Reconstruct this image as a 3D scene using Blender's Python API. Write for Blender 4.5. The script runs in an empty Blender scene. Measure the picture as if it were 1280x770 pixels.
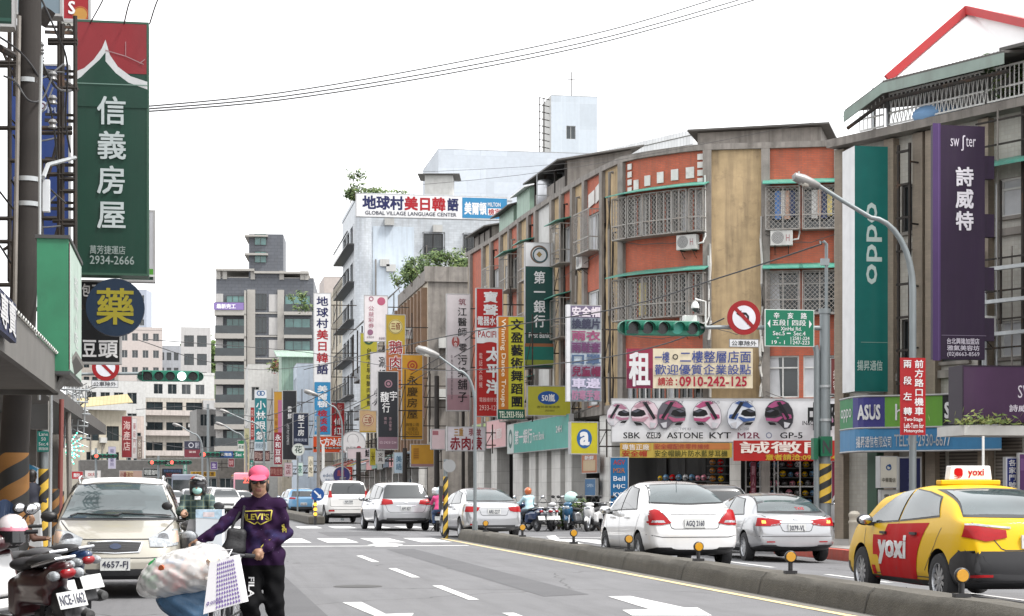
import bpy,bmesh,math,random
import numpy as np
from mathutils import Vector,Matrix,noise as mnoise
from mathutils.bvhtree import BVHTree
R=math.radians
random.seed(7)
SC=bpy.context.scene
COL=SC.collection
# ---------------------------------------------------------------- camera, world, sun, exposure
FPX,VPX,HZ,CH=2300.0,240.0,614.0,1.4  # focal length in photo pixels, street vanishing point, horizon row, eye height
TH=math.atan((640-VPX)/FPX); CT,ST=math.cos(TH),math.sin(TH)
cam=bpy.data.cameras.new('camera'); cam_ob=bpy.data.objects.new('camera',cam); COL.objects.link(cam_ob)
cam_ob.location=(0,0,CH); cam_ob.rotation_euler=(R(90),0,-TH)
cam.sensor_width=36; cam.lens=FPX/1280*36; cam.shift_y=(HZ-385)/1280
cam.clip_start=0.3; cam.clip_end=3000
SC.camera=cam_ob
world=bpy.data.worlds.new('World'); SC.world=world; world.use_nodes=True
SUN_EL,SUN_AZ=R(58),R(125)  # azimuth measured from +Y (up the street) towards +X
nt=world.node_tree; nt.nodes.clear()
sky=nt.nodes.new('ShaderNodeTexSky'); sky.sky_type='NISHITA'; sky.sun_disc=False
sky.sun_elevation=SUN_EL; sky.sun_rotation=SUN_AZ; sky.air_density=1.0; sky.dust_density=4.0
hs=nt.nodes.new('ShaderNodeHueSaturation'); hs.inputs['Saturation'].default_value=0.10
mx=nt.nodes.new('ShaderNodeMixRGB'); mx.inputs[0].default_value=0.62; mx.inputs[2].default_value=(13.5,13.6,13.8,1)
bg=nt.nodes.new('ShaderNodeBackground'); bg.inputs['Strength'].default_value=0.07
wo=nt.nodes.new('ShaderNodeOutputWorld')
nt.links.new(sky.outputs[0],hs.inputs['Color']); nt.links.new(hs.outputs[0],mx.inputs[1])
nt.links.new(mx.outputs[0],bg.inputs[0]); nt.links.new(bg.outputs[0],wo.inputs[0])
sl=bpy.data.lights.new('sun','SUN'); sl.energy=1.5; sl.angle=R(10); sl.color=(1,.965,.92)
so=bpy.data.objects.new('sun',sl); COL.objects.link(so)
sdir=Vector((math.sin(SUN_AZ)*math.cos(SUN_EL),math.cos(SUN_AZ)*math.cos(SUN_EL),math.sin(SUN_EL)))
so.rotation_euler=sdir.to_track_quat('Z','Y').to_euler(); so.location=sdir*200
SC.view_settings.view_transform='Standard'; SC.view_settings.look='None'; SC.view_settings.gamma=1
SC.view_settings.use_curve_mapping=False
SC.view_settings.exposure=1.5
SC.cycles.max_bounces=6; SC.cycles.use_denoising=True

# ---------------------------------------------------------------- measuring helpers (photo pixel + distance -> place on the street)
def ray(px):
 u=(px-640)/FPX
 return ST+u*CT,CT-u*ST
def W(px,py,d):
 a,b=ray(px); return Vector((a*d,b*d,CH+(HZ-py)*d/FPX))
def G(px,d,z=0.0):
 a,b=ray(px); return Vector((a*d,b*d,z))
def Zat(py,d):return CH+(HZ-py)*d/FPX
def XY(px,Y):  # x and depth where the sight line of a column meets the plane y = Y
 a,b=ray(px); t=Y/b; return a*t,t
 # ---------------------------------------------------------------- objects
def tag(o,label=None,cat=None,group=None,kind=None):
 if label:o['label']=label
 if cat:o['category']=cat
 if group:o['group']=group
 if kind:o['kind']=kind
 return o
def thing(name,label,cat,loc=(0,0,0),rz=0.0,group=None):
 o=bpy.data.objects.new(name,None); COL.objects.link(o)
 o.location=loc; o.rotation_euler=(0,0,rz); o.empty_display_size=.2
 return tag(o,label,cat,group)
def dup(root,loc,rz,label=None,group=None):
 r=root.copy(); COL.objects.link(r); r.location=loc; r.rotation_euler=(0,0,rz)
 if label:r['label']=label
 if group:r['group']=group
 for ch in list(root.children):
  c=ch.copy(); COL.objects.link(c); c.parent=r
  for g in list(ch.children):
   e=g.copy(); COL.objects.link(e); e.parent=c
 return r
def link(name,me,parent=None,label=None):
 o=bpy.data.objects.new(name,me); COL.objects.link(o)
 if parent is not None:o.parent=parent
 if label:o['label']=label
 return o

def lin(c):
 return c/12.92 if c<=.04045 else((c+.055)/1.055)**2.4
def hx(s,k=1.0):
 s=s.lstrip('#'); return tuple(min(1,lin(int(s[i:i+2],16)/255)*k)for i in(0,2,4))
MATS={}
def mat(name,col,rough=.6,metal=0.,var=.12,nscale=2.5,fine=0.,streak=0.,bump=0.,coat=0.,ior=None,emit=None,
brick=None,alpha=1.,trans=0.,spec=None,dirtcol=(.10,.09,.08),spots=0.,cracks=0.):
 """Procedural surface; coordinates are metres (box mapped). brick = (w, h, mortar colour, offset, mortar size)"""
 if name in MATS:return MATS[name]
 if isinstance(col,str):col=hx(col)
 m=bpy.data.materials.new(name); m.use_nodes=True; MATS[name]=m
 n=m.node_tree.nodes; L=m.node_tree.links.new; p=n['Principled BSDF']
 p.inputs['Roughness'].default_value=rough; p.inputs['Metallic'].default_value=metal
 if coat:p.inputs['Coat Weight'].default_value=coat; p.inputs['Coat Roughness'].default_value=.04
 if ior:p.inputs['IOR'].default_value=ior
 if spec is not None:p.inputs['Specular IOR Level'].default_value=spec
 if trans:p.inputs['Transmission Weight'].default_value=trans
 if alpha<1:p.inputs['Alpha'].default_value=alpha
 c4=(*col,1); m.diffuse_color=c4
 out=None
 if var or fine or streak or brick or bump or spots:
  tc=n.new('ShaderNodeTexCoord'); uv=tc.outputs['UV']
  def rgb(c):x=n.new('ShaderNodeRGB'); x.outputs[0].default_value=(*c,1); return x.outputs[0]
  out=rgb(col); hgt=None
  def mul(a,fac):
   x=n.new('ShaderNodeMixRGB'); x.blend_type='MULTIPLY'; x.inputs[0].default_value=1
   L(a,x.inputs[1]); L(fac,x.inputs[2]); return x.outputs[0]
  def rng(a,lo,hi,f0=.25,f1=.75):
   x=n.new('ShaderNodeMapRange'); x.inputs[1].default_value=f0; x.inputs[2].default_value=f1
   x.inputs[3].default_value=lo; x.inputs[4].default_value=hi; L(a,x.inputs[0]); return x.outputs[0]
  def noi(scale,det=4,sx=1,sy=1,rgh=.55):
   mp=n.new('ShaderNodeMapping'); mp.inputs['Scale'].default_value=(sx,sy,1); L(uv,mp.inputs[0])
   oi=n.new('ShaderNodeObjectInfo'); L(oi.outputs['Location'],mp.inputs['Location'])
   t=n.new('ShaderNodeTexNoise'); t.inputs['Scale'].default_value=scale; t.inputs['Detail'].default_value=det
   t.inputs['Roughness'].default_value=rgh; L(mp.outputs[0],t.inputs['Vector']); return t.outputs['Fac']
  if brick:
   b=n.new('ShaderNodeTexBrick'); L(uv,b.inputs['Vector']); b.inputs['Scale'].default_value=1
   b.offset=brick[3]if len(brick)>3 else .5
   b.inputs['Brick Width'].default_value=brick[0]; b.inputs['Row Height'].default_value=brick[1]
   b.inputs['Mortar Size'].default_value=brick[4]if len(brick)>4 else min(brick[0],brick[1])*.09
   b.inputs['Color1'].default_value=c4; b.inputs['Color2'].default_value=(*[x*.86 for x in col],1)
   b.inputs['Mortar'].default_value=(*brick[2],1); out=b.outputs['Color']; hgt=b.outputs['Fac']
  if var:out=mul(out,rng(noi(nscale,5),1-var,1+var*.6))
  if fine:out=mul(out,rng(noi(90,2),1-fine,1+fine))
  if streak:
   s=rng(noi(1.0,6,3.2,.22,.62),0,streak,.46,.74)
   x=n.new('ShaderNodeMixRGB'); L(s,x.inputs[0]); L(out,x.inputs[1]); x.inputs[2].default_value=(*dirtcol,1); out=x.outputs[0]
  if spots:
   s=rng(noi(1.7,8,1,1,.7),0,spots,.55,.70)
   x=n.new('ShaderNodeMixRGB'); L(s,x.inputs[0]); L(out,x.inputs[1]); x.inputs[2].default_value=(*dirtcol,1); out=x.outputs[0]
  if cracks:
   vd=n.new('ShaderNodeTexVoronoi'); vd.feature='DISTANCE_TO_EDGE'; vd.inputs['Scale'].default_value=.22
   wv=n.new('ShaderNodeMixRGB'); wv.inputs[0].default_value=.35; ns=n.new('ShaderNodeTexNoise'); ns.inputs['Scale'].default_value=1.3; ns.inputs['Detail'].default_value=6
   L(uv,ns.inputs['Vector']); L(uv,wv.inputs[1]); L(ns.outputs['Color'],wv.inputs[2]); L(wv.outputs[0],vd.inputs['Vector'])
   s=rng(vd.outputs['Distance'],cracks,0,.0008,.004)
   x=n.new('ShaderNodeMixRGB'); L(s,x.inputs[0]); L(out,x.inputs[1]); x.inputs[2].default_value=(.045,.045,.045,1); out=x.outputs[0]
  L(out,p.inputs['Base Color'])
  if bump:
   bn=n.new('ShaderNodeBump'); bn.inputs['Strength'].default_value=min(1,bump); bn.inputs['Distance'].default_value=.02
   L(noi(38,4),bn.inputs['Height']); L(bn.outputs[0],p.inputs['Normal'])
 else:
  p.inputs['Base Color'].default_value=c4
 if emit:p.inputs['Emission Color'].default_value=(*emit[:3],1); p.inputs['Emission Strength'].default_value=emit[3]
 return m
_pl={}
def plain(h,rough=.5,k=1.0,**kw):  # painted / printed colour given as hex
 key=f'paint_{h}_{rough}_{k}'+''.join(kw.keys())
 kw.setdefault('var',.07); kw.setdefault('streak',0)
 return mat(key,hx(h,k),rough,**kw)

 # ---------------------------------------------------------------- text
TXT={}
def text_mesh(s):
 key=s
 if key in TXT:return TXT[key]
 cu=bpy.data.curves.new('txt','FONT'); cu.body=s; cu.size=1; cu.resolution_u=2; cu.fill_mode='BOTH'
 ob=bpy.data.objects.new('txt',cu); COL.objects.link(ob)
 dg=bpy.context.evaluated_depsgraph_get(); ev=ob.evaluated_get(dg); me=ev.to_mesh()
 v=[(a.co.x,a.co.y)for a in me.vertices]; f=[tuple(p.vertices)for p in me.polygons]
 ev.to_mesh_clear(); bpy.data.objects.remove(ob); bpy.data.curves.remove(cu)
 if v:
  x0=min(a[0]for a in v); x1=max(a[0]for a in v); y0=min(a[1]for a in v); y1=max(a[1]for a in v)
 else:x0=y0=0; x1=y1=1
 TXT[key]=(v,f,(x0,y0,x1,y1)); return TXT[key]

 # ---------------------------------------------------------------- mesh collector
class MB:
 def __init__(s):s.v=[]; s.f=[]; s.fm=[]; s.mats=[]; s.M=None; s.sm=[]
 def mi(s,m):
  if m not in s.mats:s.mats.append(m)
  return s.mats.index(m)
 def add(s,vs,fs,m,smooth=False):
  b=len(s.v); i=s.mi(m)
  if s.M is not None:vs=[s.M@Vector(a)for a in vs]
  s.v+=[tuple(a)for a in vs]
  for f in fs:s.f.append(tuple(b+k for k in f)); s.fm.append(i); s.sm.append(smooth)
  return s
 def poly(s,pts,m):return s.add(pts,[tuple(range(len(pts)))],m)
 def box(s,x0,x1,y0,y1,z0,z1,m):
  return s.add([(x,y,z)for z in(z0,z1)for y in(y0,y1)for x in(x0,x1)],
  [(0,2,3,1),(4,5,7,6),(0,1,5,4),(2,6,7,3),(0,4,6,2),(1,3,7,5)],m)
 def obox(s,c,size,m,rot=None):  # centred box with rotation (euler tuple or matrix)
  q=Matrix.Identity(3)if rot is None else(rot if isinstance(rot,Matrix)else __import__('mathutils').Euler(rot).to_matrix())
  h=[a/2 for a in size]; c=Vector(c)
  return s.add([c+q@Vector((x,y,z))for z in(-h[2],h[2])for y in(-h[1],h[1])for x in(-h[0],h[0])],
  [(0,2,3,1),(4,5,7,6),(0,1,5,4),(2,6,7,3),(0,4,6,2),(1,3,7,5)],m)
 def prism(s,pts,vec,m):  # polygon swept along vec
  n=len(pts); vec=Vector(vec); a=[Vector(p)for p in pts]; b=[p+vec for p in a]
  return s.add(a+b,[tuple(range(n))[::-1],tuple(range(n,2*n))]+[(i,(i+1)%n,n+(i+1)%n,n+i)for i in range(n)],m)
 def tube(s,path,r,m,n=8,caps=True,smooth=True):
  path=[Vector(p)for p in path]; k=len(path); rs=r if isinstance(r,(list,tuple))else[r]*k
  vs=[]; fs=[]; up=None
  for i,p in enumerate(path):
   t=(path[min(i+1,k-1)]-path[max(i-1,0)])
   if t.length<1e-9:t=Vector((0,0,1))
   t.normalize()
   if up is None:up=Vector((0,0,1))if abs(t.z)<.9 else Vector((1,0,0))
   a=t.cross(up); a=a.normalized()if a.length>1e-6 else t.orthogonal().normalized(); b=t.cross(a).normalized(); up=-b if False else up
   for j in range(n):
    g=2*math.pi*j/n; vs.append(p+(a*math.cos(g)+b*math.sin(g))*rs[i])
  for i in range(k-1):
   for j in range(n):
    fs.append((i*n+j,i*n+(j+1)%n,(i+1)*n+(j+1)%n,(i+1)*n+j))
  s.add(vs,fs,m,smooth)
  if caps:s.add(vs[:n],[tuple(range(n))],m); s.add(vs[-n:],[tuple(range(n))],m)
  return s
 def lathe(s,prof,m,c=(0,0,0),axis='z',n=20,smooth=True):
  vs=[]; fs=[]; c=Vector(c)
  for r,h in prof:
   for j in range(n):
    g=2*math.pi*j/n; a,b=r*math.cos(g),r*math.sin(g)
    vs.append(c+Vector({'z':(a,b,h),'y':(a,h,b),'x':(h,a,b)}[axis]))
  for i in range(len(prof)-1):
   for j in range(n):fs.append((i*n+j,i*n+(j+1)%n,(i+1)*n+(j+1)%n,(i+1)*n+j))
  return s.add(vs,fs,m,smooth)
 def ell(s,c,rad,m,nu=14,nv=9,rot=None):
  c=Vector(c); q=Matrix.Identity(3)if rot is None else __import__('mathutils').Euler(rot).to_matrix()
  vs=[]; fs=[]
  for i in range(nv+1):
   ph=math.pi*i/nv
   for j in range(nu):
    g=2*math.pi*j/nu
    vs.append(c+q@Vector((rad[0]*math.sin(ph)*math.cos(g),rad[1]*math.sin(ph)*math.sin(g),rad[2]*math.cos(ph))))
  for i in range(nv):
   for j in range(nu):fs.append((i*nu+j,i*nu+(j+1)%nu,(i+1)*nu+(j+1)%nu,(i+1)*nu+j))
  return s.add(vs,fs,m,True)
 def disc(s,c,r,m,U=(1,0,0),V=(0,0,1),n=28,r0=0.0):
  c=Vector(c); U=Vector(U); V=Vector(V)
  o=[c+(U*math.cos(2*math.pi*j/n)+V*math.sin(2*math.pi*j/n))*r for j in range(n)]
  if not r0:return s.add(o,[tuple(range(n))],m)
  i=[c+(U*math.cos(2*math.pi*j/n)+V*math.sin(2*math.pi*j/n))*r0 for j in range(n)]
  return s.add(o+i,[(j,(j+1)%n,n+(j+1)%n,n+j)for j in range(n)],m)
 def text(s,t,O,w,h,m,bold=0.0,U=(1,0,0),V=(0,0,1),stretch=False,fn=None,align='c'):
  """lettering fitted into the w x h rectangle whose lower left corner is O"""
  v,f,(x0,y0,x1,y1)=text_mesh(t)
  if not v:return s
  bw,bh=max(x1-x0,.05),max(y1-y0,.05)
  if len(t)==1 and ord(t)>0x2e80:  # full-width glyph: fit its em square so strokes like 一 keep their place
   x0,x1,y0,y1=0,1,-.12,.88; bw=bh=1
  sx,sy=w/bw,h/bh
  if not stretch:sx=sy=min(sx,sy)
  ox={'c':(w-bw*sx)/2,'l':0,'r':w-bw*sx}[align]; oy=(h-bh*sy)/2
  O=Vector(O); U=Vector(U); V=Vector(V)
  N=U.cross(V); k=0  # heavier weights: the glyph is laid again a little aside, each layer a touch prouder
  for da,db in(((-bold,bold),(bold,bold),(bold,-bold),(-bold,-bold))if bold else((0,0),)):
   vs=[O+U*((a+da-x0)*sx+ox)+V*((b+db-y0)*sy+oy)+N*(k*.0007)for a,b in v]; k+=1
   s.add([fn(p)for p in vs]if fn else vs,f,m)
  return s
 def vtext(s,t,O,w,h,m,bold=0.0,U=(1,0,0),V=(0,0,1),pad=.06,fn=None):
  n=len(t); ch=h/n; O=Vector(O); V=Vector(V)
  for i,c in enumerate(t):
   if c!=' ':s.text(c,O+V*(h-(i+1)*ch+ch*pad),w,ch*(1-2*pad),m,bold,U,V,stretch=(ord(c)>0x2e80),fn=fn)
  return s
 def mesh(s,name,sharp=38):
  me=bpy.data.meshes.new(name); me.from_pydata(s.v,[],s.f)
  for m in s.mats:me.materials.append(m)
  me.polygons.foreach_set('material_index',s.fm)
  me.polygons.foreach_set('use_smooth',s.sm)
  me.update()
  bm=bmesh.new(); bm.from_mesh(me); bmesh.ops.recalc_face_normals(bm,faces=bm.faces)
  uvl=bm.loops.layers.uv.new('UVMap');
  for f in bm.faces:
   n=f.normal
   if abs(n.z)>.75:
    for l in f.loops:l[uvl].uv=(l.vert.co.x,l.vert.co.y)
   else:
    tx,ty=-n.y,n.x; q=math.hypot(tx,ty)or 1; tx/=q; ty/=q
    for l in f.loops:l[uvl].uv=(l.vert.co.x*tx+l.vert.co.y*ty,l.vert.co.z)
  bm.to_mesh(me); bm.free()
  if any(s.sm):me.set_sharp_from_angle(angle=R(sharp))
  return me
 def build(s,name,parent=None,label=None,bevel=0.0,loc=None):
  o=link(name,s.mesh(name),parent,label)
  if loc:o.location=loc
  if bevel:
   b=o.modifiers.new('edge','BEVEL'); b.width=bevel; b.segments=2; b.limit_method='ANGLE'; b.angle_limit=R(40)
  return o
  # ---------------------------------------------------------------- smooth solids: one continuous surface grown from tapered limbs and rounded lumps
def sdf_build(prims,res,k=.03,disp=None,pad=.06):
 """prims: ('cap', a, b, ra, rb, tag) tapered limb | ('ell', c, (rx,ry,rz), rot, tag) | ('box', c, (hx,hy,hz), rot, r, tag); an optional
    last item is that piece's own blend width. Returns verts, quads, tag per quad."""
 lo=np.full(3,1e9); hi=-lo
 def bounds(p):
  if p[0]=='cap':
   a,b=np.array(p[1]),np.array(p[2]); r=max(p[3],p[4]); return np.minimum(a,b)-r,np.maximum(a,b)+r
  c=np.array(p[1]); r=float(np.linalg.norm(p[2]))if p[0]=='box' else max(p[2]); return c-r,c+r
 for p in prims:
  a,b=bounds(p); lo=np.minimum(lo,a); hi=np.maximum(hi,b)
 lo-=pad; hi+=pad
 N=np.ceil((hi-lo)/res).astype(int)+1
 D=np.full(N,9.0,np.float32)
 ax=[lo[i]+res*np.arange(N[i])for i in range(3)]
 from mathutils import Euler
 for p in prims:
  a,b=bounds(p); kk=p[-1]if isinstance(p[-1],float)else k
  i0=np.maximum(0,np.floor((a-kk*2-2.5*res-lo)/res).astype(int)); i1=np.minimum(N,np.ceil((b+kk*2+2.5*res-lo)/res).astype(int)+1)
  sl_=tuple(slice(i0[i],i1[i])for i in range(3))
  X,Y,Z=np.meshgrid(ax[0][sl_[0]],ax[1][sl_[1]],ax[2][sl_[2]],indexing='ij')
  P=np.stack([X,Y,Z],-1)
  if p[0]=='cap':
   A,B=np.array(p[1]),np.array(p[2]); d=B-A; t=np.clip(((P-A)@d)/max(d@d,1e-9),0,1)
   q=np.linalg.norm(P-A-t[...,None]*d,axis=-1)-(p[3]+(p[4]-p[3])*t)
  else:
   Q=P-np.array(p[1])
   if p[3]is not None:Q=Q@np.array(Euler(p[3]).to_matrix())
   if p[0]=='ell':
    r=np.array(p[2]); k0=np.linalg.norm(Q/r,axis=-1); k1=np.linalg.norm(Q/(r*r),axis=-1)+1e-9; q=k0*(k0-1)/k1
   else:
    h=np.array(p[2])-p[4]; e=np.abs(Q)-h
    q=np.linalg.norm(np.maximum(e,0),axis=-1)+np.minimum(e.max(-1),0)-p[4]
  o=D[sl_]; h=np.clip(.5+.5*(o-q)/kk,0,1); D[sl_]=o*(1-h)+q*h-kk*h*(1-h)
 if disp is not None:
  X,Y,Z=np.meshgrid(*ax,indexing='ij'); D=D+disp(X,Y,Z).astype(np.float32)
  # surface nets
 s=D<0; n=N-1
 c=np.zeros(n,np.int8)
 for i in(0,1):
  for j in(0,1):
   for l in(0,1):c+=s[i:i+n[0],j:j+n[1],l:l+n[2]]
 act=(c>0)&(c<8); idx=np.argwhere(act); vid=np.full(n,-1,np.int64); vid[act]=np.arange(len(idx))
 acc=np.zeros((len(idx),3)); cnt=np.zeros(len(idx))
 cor=[(i,j,l)for i in(0,1)for j in(0,1)for l in(0,1)]
 for a in range(8):
  for b in range(a+1,8):
   if sum(abs(cor[a][q]-cor[b][q])for q in range(3))!=1:continue
   ca,cb=np.array(cor[a]),np.array(cor[b])
   da=D[tuple((idx+ca).T)]; db=D[tuple((idx+cb).T)]; m=(da<0)!=(db<0)
   t=np.where(m,da/np.where(m,da-db,1),0)
   acc[m]+=(ca+t[:,None]*(cb-ca))[m]; cnt[m]+=1
 V=lo+res*(idx+acc/cnt[:,None])
 quads=[]
 for axn in range(3):
  u,v=[(1,2),(2,0),(0,1)][axn]
  sa=[slice(0,-1)if q==axn else slice(1,-1)for q in range(3)]; sb=[slice(1,None)if q==axn else slice(1,-1)for q in range(3)]
  e=np.argwhere(s[tuple(sa)]!=s[tuple(sb)]);
  if not len(e):continue
  e=e+np.array([0 if q==axn else 1 for q in range(3)])
  flip=s[tuple(e.T)]
  du=np.zeros(3,int); du[u]=1; dv=np.zeros(3,int); dv[v]=1
  q0=vid[tuple((e-du-dv).T)]; q1=vid[tuple((e-dv).T)]; q2=vid[tuple(e.T)]; q3=vid[tuple((e-du).T)]
  Q=np.stack([q0,q1,q2,q3],1); Q[~flip]=Q[~flip][:,::-1]; quads.append(Q)
 F=np.concatenate(quads); F=F[(F>=0).all(1)]
 # which piece does each quad belong to
 C=V[F].mean(1); best=np.full(len(C),9.0); tg=np.zeros(len(C),int); names=[]
 for p in prims:
  t_=p[5]if p[0]in('cap','box')else p[4]
  if t_ not in names:names.append(t_)
  if p[0]=='cap':
   A,B=np.array(p[1]),np.array(p[2]); d=B-A; t=np.clip(((C-A)@d)/max(d@d,1e-9),0,1)
   q=np.linalg.norm(C-A-t[:,None]*d,axis=-1)-(p[3]+(p[4]-p[3])*t)
  else:
   Q=C-np.array(p[1])
   if p[3]is not None:Q=Q@np.array(Euler(p[3]).to_matrix())
   if p[0]=='ell':
    r=np.array(p[2]); k0=np.linalg.norm(Q/r,axis=-1); k1=np.linalg.norm(Q/(r*r),axis=-1)+1e-9; q=k0*(k0-1)/k1
   else:
    h=np.array(p[2])-p[4]; e=np.abs(Q)-h
    q=np.linalg.norm(np.maximum(e,0),axis=-1)+np.minimum(e.max(-1),0)-p[4]
  m=q<best-1e-4; best[m]=q[m]; tg[m]=names.index(t_)
 return V,F,[names[i]for i in tg]
def sdf_obj(name,prims,res,mats,parent=None,k=.03,disp=None,label=None,recolour=None):
 V,F,T=sdf_build(prims,res,k,disp); mb=MB()
 if recolour:T=recolour(V[F].mean(1),T)
 mb.v=[tuple(map(float,a))for a in V]; mb.f=[tuple(map(int,f))for f in F]
 mb.fm=[mb.mi(mats[t])for t in T]; mb.sm=[True]*len(F)
 return link(name,mb.mesh(name,80),parent,label)
def surf(o):  # ray target of a mesh object with its modifiers, in its own coordinates
 dg=bpy.context.evaluated_depsgraph_get(); ev=o.evaluated_get(dg); me=ev.to_mesh()
 t=BVHTree.FromPolygons([v.co.copy()for v in me.vertices],[tuple(p.vertices)for p in me.polygons]); ev.to_mesh_clear(); return t
def resample(pl,n):
 pl=[Vector((*p,0))for p in pl]; L=[0]
 for a,b in zip(pl,pl[1:]):L.append(L[-1]+(b-a).length)
 out=[]; j=0
 for i in range(n):
  t=L[-1]*i/(n-1)
  while j<len(pl)-2 and L[j+1]<t:j+=1
  q=(t-L[j])/max(L[j+1]-L[j],1e-9); p=pl[j].lerp(pl[j+1],min(1,q)); out.append((p.x,p.y))
 return out
class Skin:
 """lays patches, seams and lettering on a body; view is one of 'rear' (a = x), 'front' (a = x), 'left', 'right' (a = y), 'top' (a = x, b = y)"""
 def __init__(s,tree,ext=(1,2)):s.t=tree; s.ext=ext
 def hit(s,view,a,b,eps,lim=.03):
  o,d={'rear':((a,-9,b),(0,1,0)),'front':((a,9,b),(0,-1,0)),'left':((-9,a,b),(1,0,0)),
  'right':((9,a,b),(-1,0,0)),'top':((a,b,9),(0,0,-1))}[view]
  p,n,i,q=s.t.ray_cast(Vector(o),Vector(d))
  if p is None and lim<.1:  # past the outline: the nearest place on the body
   X,Y=s.ext; q_={'rear':(a,-Y,b),'front':(a,Y,b),'left':(-X,a,b),'right':(X,a,b),'top':(a,b,2)}[view]
   p,n,i,q=s.t.find_nearest(Vector(q_)); d=Vector(d)
   if p is None or(p-Vector(q_)).length>.35:return None
   if n.dot(p-Vector((0,p.y*.8,.7)))<0:n=-n
   return p+n*eps
  if p is None:return None
  if n.dot(Vector(d))>0:n=-n
  if-n.dot(Vector(d))<lim:return None
  return p+n*eps
 def patch(s,mb,view,top,bot,m,eps=.008,n=14,rows=6,lim=.03):
  T,B=resample(top,n),resample(bot,n); vs=[]; ok=[]
  for r in range(rows+1):
   for i in range(n):
    q=r/rows; a=T[i][0]*(1-q)+B[i][0]*q; b=T[i][1]*(1-q)+B[i][1]*q
    p=s.hit(view,a,b,eps,lim); ok.append(p is not None); vs.append(p or Vector((0,0,0)))
  fs=[]
  for r in range(rows):
   for i in range(n-1):
    f=(r*n+i,r*n+i+1,(r+1)*n+i+1,(r+1)*n+i)
    if all(ok[k]for k in f):fs.append(f)
  return mb.add(vs,fs,m,True)
 def line(s,mb,view,pts,w,m,eps=.004,n=24):
  P=resample(pts,n); up=[]; dn=[]
  for i,p in enumerate(P):
   a=Vector(P[max(0,i-1)]); b=Vector(P[min(n-1,i+1)]); t=(b-a).normalized(); q=Vector((-t.y,t.x))*w/2
   up.append(Vector(p)+q); dn.append(Vector(p)-q)
  return s.patch(mb,view,[tuple(x)for x in up],[tuple(x)for x in dn],m,eps,n,1)
 def lay(s,view,eps):
  def fn(p):
   a,b=(p.x,p.z)if view in('rear','front')else((p.y,p.z)if view!='top' else(p.x,p.y))
   return s.hit(view,a,b,eps)or p
  return fn
def pchip(xs,ys,x):
 n=len(xs); h=[xs[i+1]-xs[i]for i in range(n-1)]; d=[(ys[i+1]-ys[i])/h[i]for i in range(n-1)]; m=[0]*n
 m[0]=d[0]; m[-1]=d[-1]
 for i in range(1,n-1):
  if d[i-1]*d[i]>0:
   w1=2*h[i]+h[i-1]; w2=h[i]+2*h[i-1]; m[i]=(w1+w2)/(w1/d[i-1]+w2/d[i])
 for i in range(n-1):
  if x<=xs[i+1]or i==n-2:
   t=(x-xs[i])/h[i]; t2,t3=t*t,t*t*t
   return(2*t3-3*t2+1)*ys[i]+(t3-2*t2+t)*h[i]*m[i]+(-2*t3+3*t2)*ys[i+1]+(t3-t2)*h[i]*m[i+1]
   # ---------------------------------------------------------------- vehicles
RUB=mat('tyre_rubber',(.018,.018,.02),.8,var=.2)
BLK=mat('black_plastic',(.02,.02,.022),.45,var=.1)
GLS=mat('car_glass',(.012,.016,.018),.04,ior=1.75,var=0)
GLSL=mat('car_glass_pale',(.055,.075,.08),.05,ior=1.9,var=.5,nscale=1.2)
CHR=mat('chrome_metal',(.72,.73,.75),.18,1,var=0)
ALU=mat('alloy_rim',(.50,.51,.53),.32,.9,var=.1)
REDL=mat('tail_lens_red',(.30,.004,.007),.3,coat=.12,spec=.25,var=.15,nscale=20)
ORGL=mat('amber_lens',(.62,.20,.02),.15,coat=1,var=0)
CLRL=mat('clear_lens',(.34,.36,.38),.10,coat=.6,var=.55,nscale=14)
PLW=mat('plate_white',(.58,.59,.58),.4,var=.05)
PLB=mat('plate_ink',(.02,.022,.05),.5,var=0)
def paint(name,col,metal=0.,rough=.28,coat=1.,spec=None):return mat('car_paint_'+name,col,rough,metal,coat=coat,spec=spec,var=.03,nscale=.8,streak=.10,dirtcol=(.2,.19,.18))
P_WHITE=paint('white',(.62,.62,.62)); P_PEARL=paint('pearl',(.56,.555,.54)); P_SILVER=paint('silver',(.36,.365,.38),.6,.3)
P_SILV2=paint('pale_silver',(.38,.385,.40),.55,.3); P_CHAMP=paint('champagne',(.42,.395,.335),.35,.3); P_BLACK=paint('black',(.025,.025,.028))
P_GREY=paint('grey',(.22,.225,.235),.4); P_BLUE=paint('sky_blue',(.10,.25,.42)); P_YEL=paint('yellow',(.66,.40,.001),0,.45,.10,.22); P_RED=paint('signal_red',(.43,.004,.006),0,.55,.0,.08)
P_PINK=paint('pink',(.72,.25,.33))
WH_CACHE={}
def wheel_meshes(r,spokes,w=.20):
 key=(r,spokes)
 if key in WH_CACHE:return WH_CACHE[key]
 t=MB(); h=w/2
 t.lathe([(r*.62,-h),(r*.74,-h),(r*.93,-h*.92),(r*.985,-h*.6),(r,-h*.3),(r,h*.3),(r*.985,h*.6),(r*.93,h*.92),(r*.74,h),(r*.62,h),(r*.62,-h)],RUB,axis='x',n=36)
 q=MB(); q.lathe([(r*.62,-h),(r*.62,h*.9),(r*.66,h*1.0),(r*.60,h*.95),(r*.56,h*.35),(.02,h*.45)],ALU,axis='x',n=32)
 q.lathe([(r*.555,h*.38),(.02,h*.42)],BLK,c=(.012,0,0),axis='x',n=32)
 for k in range(spokes):
  a=2*math.pi*k/spokes; c,s_=math.cos(a),math.sin(a)
  rot=Matrix(((1,0,0),(0,c,-s_),(0,s_,c)))
  q.obox(rot@Vector((h*.62,0,r*.33)),(.03,r*.20*(5/max(5,spokes))**.5,r*.56),ALU,rot)
 q.lathe([(.0,h*.85),(r*.12,h*.8),(r*.14,h*.4)],ALU,axis='x',n=14)
 WH_CACHE[key]=(t.mesh('wheel'),q.mesh('rim')); return WH_CACHE[key]

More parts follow.
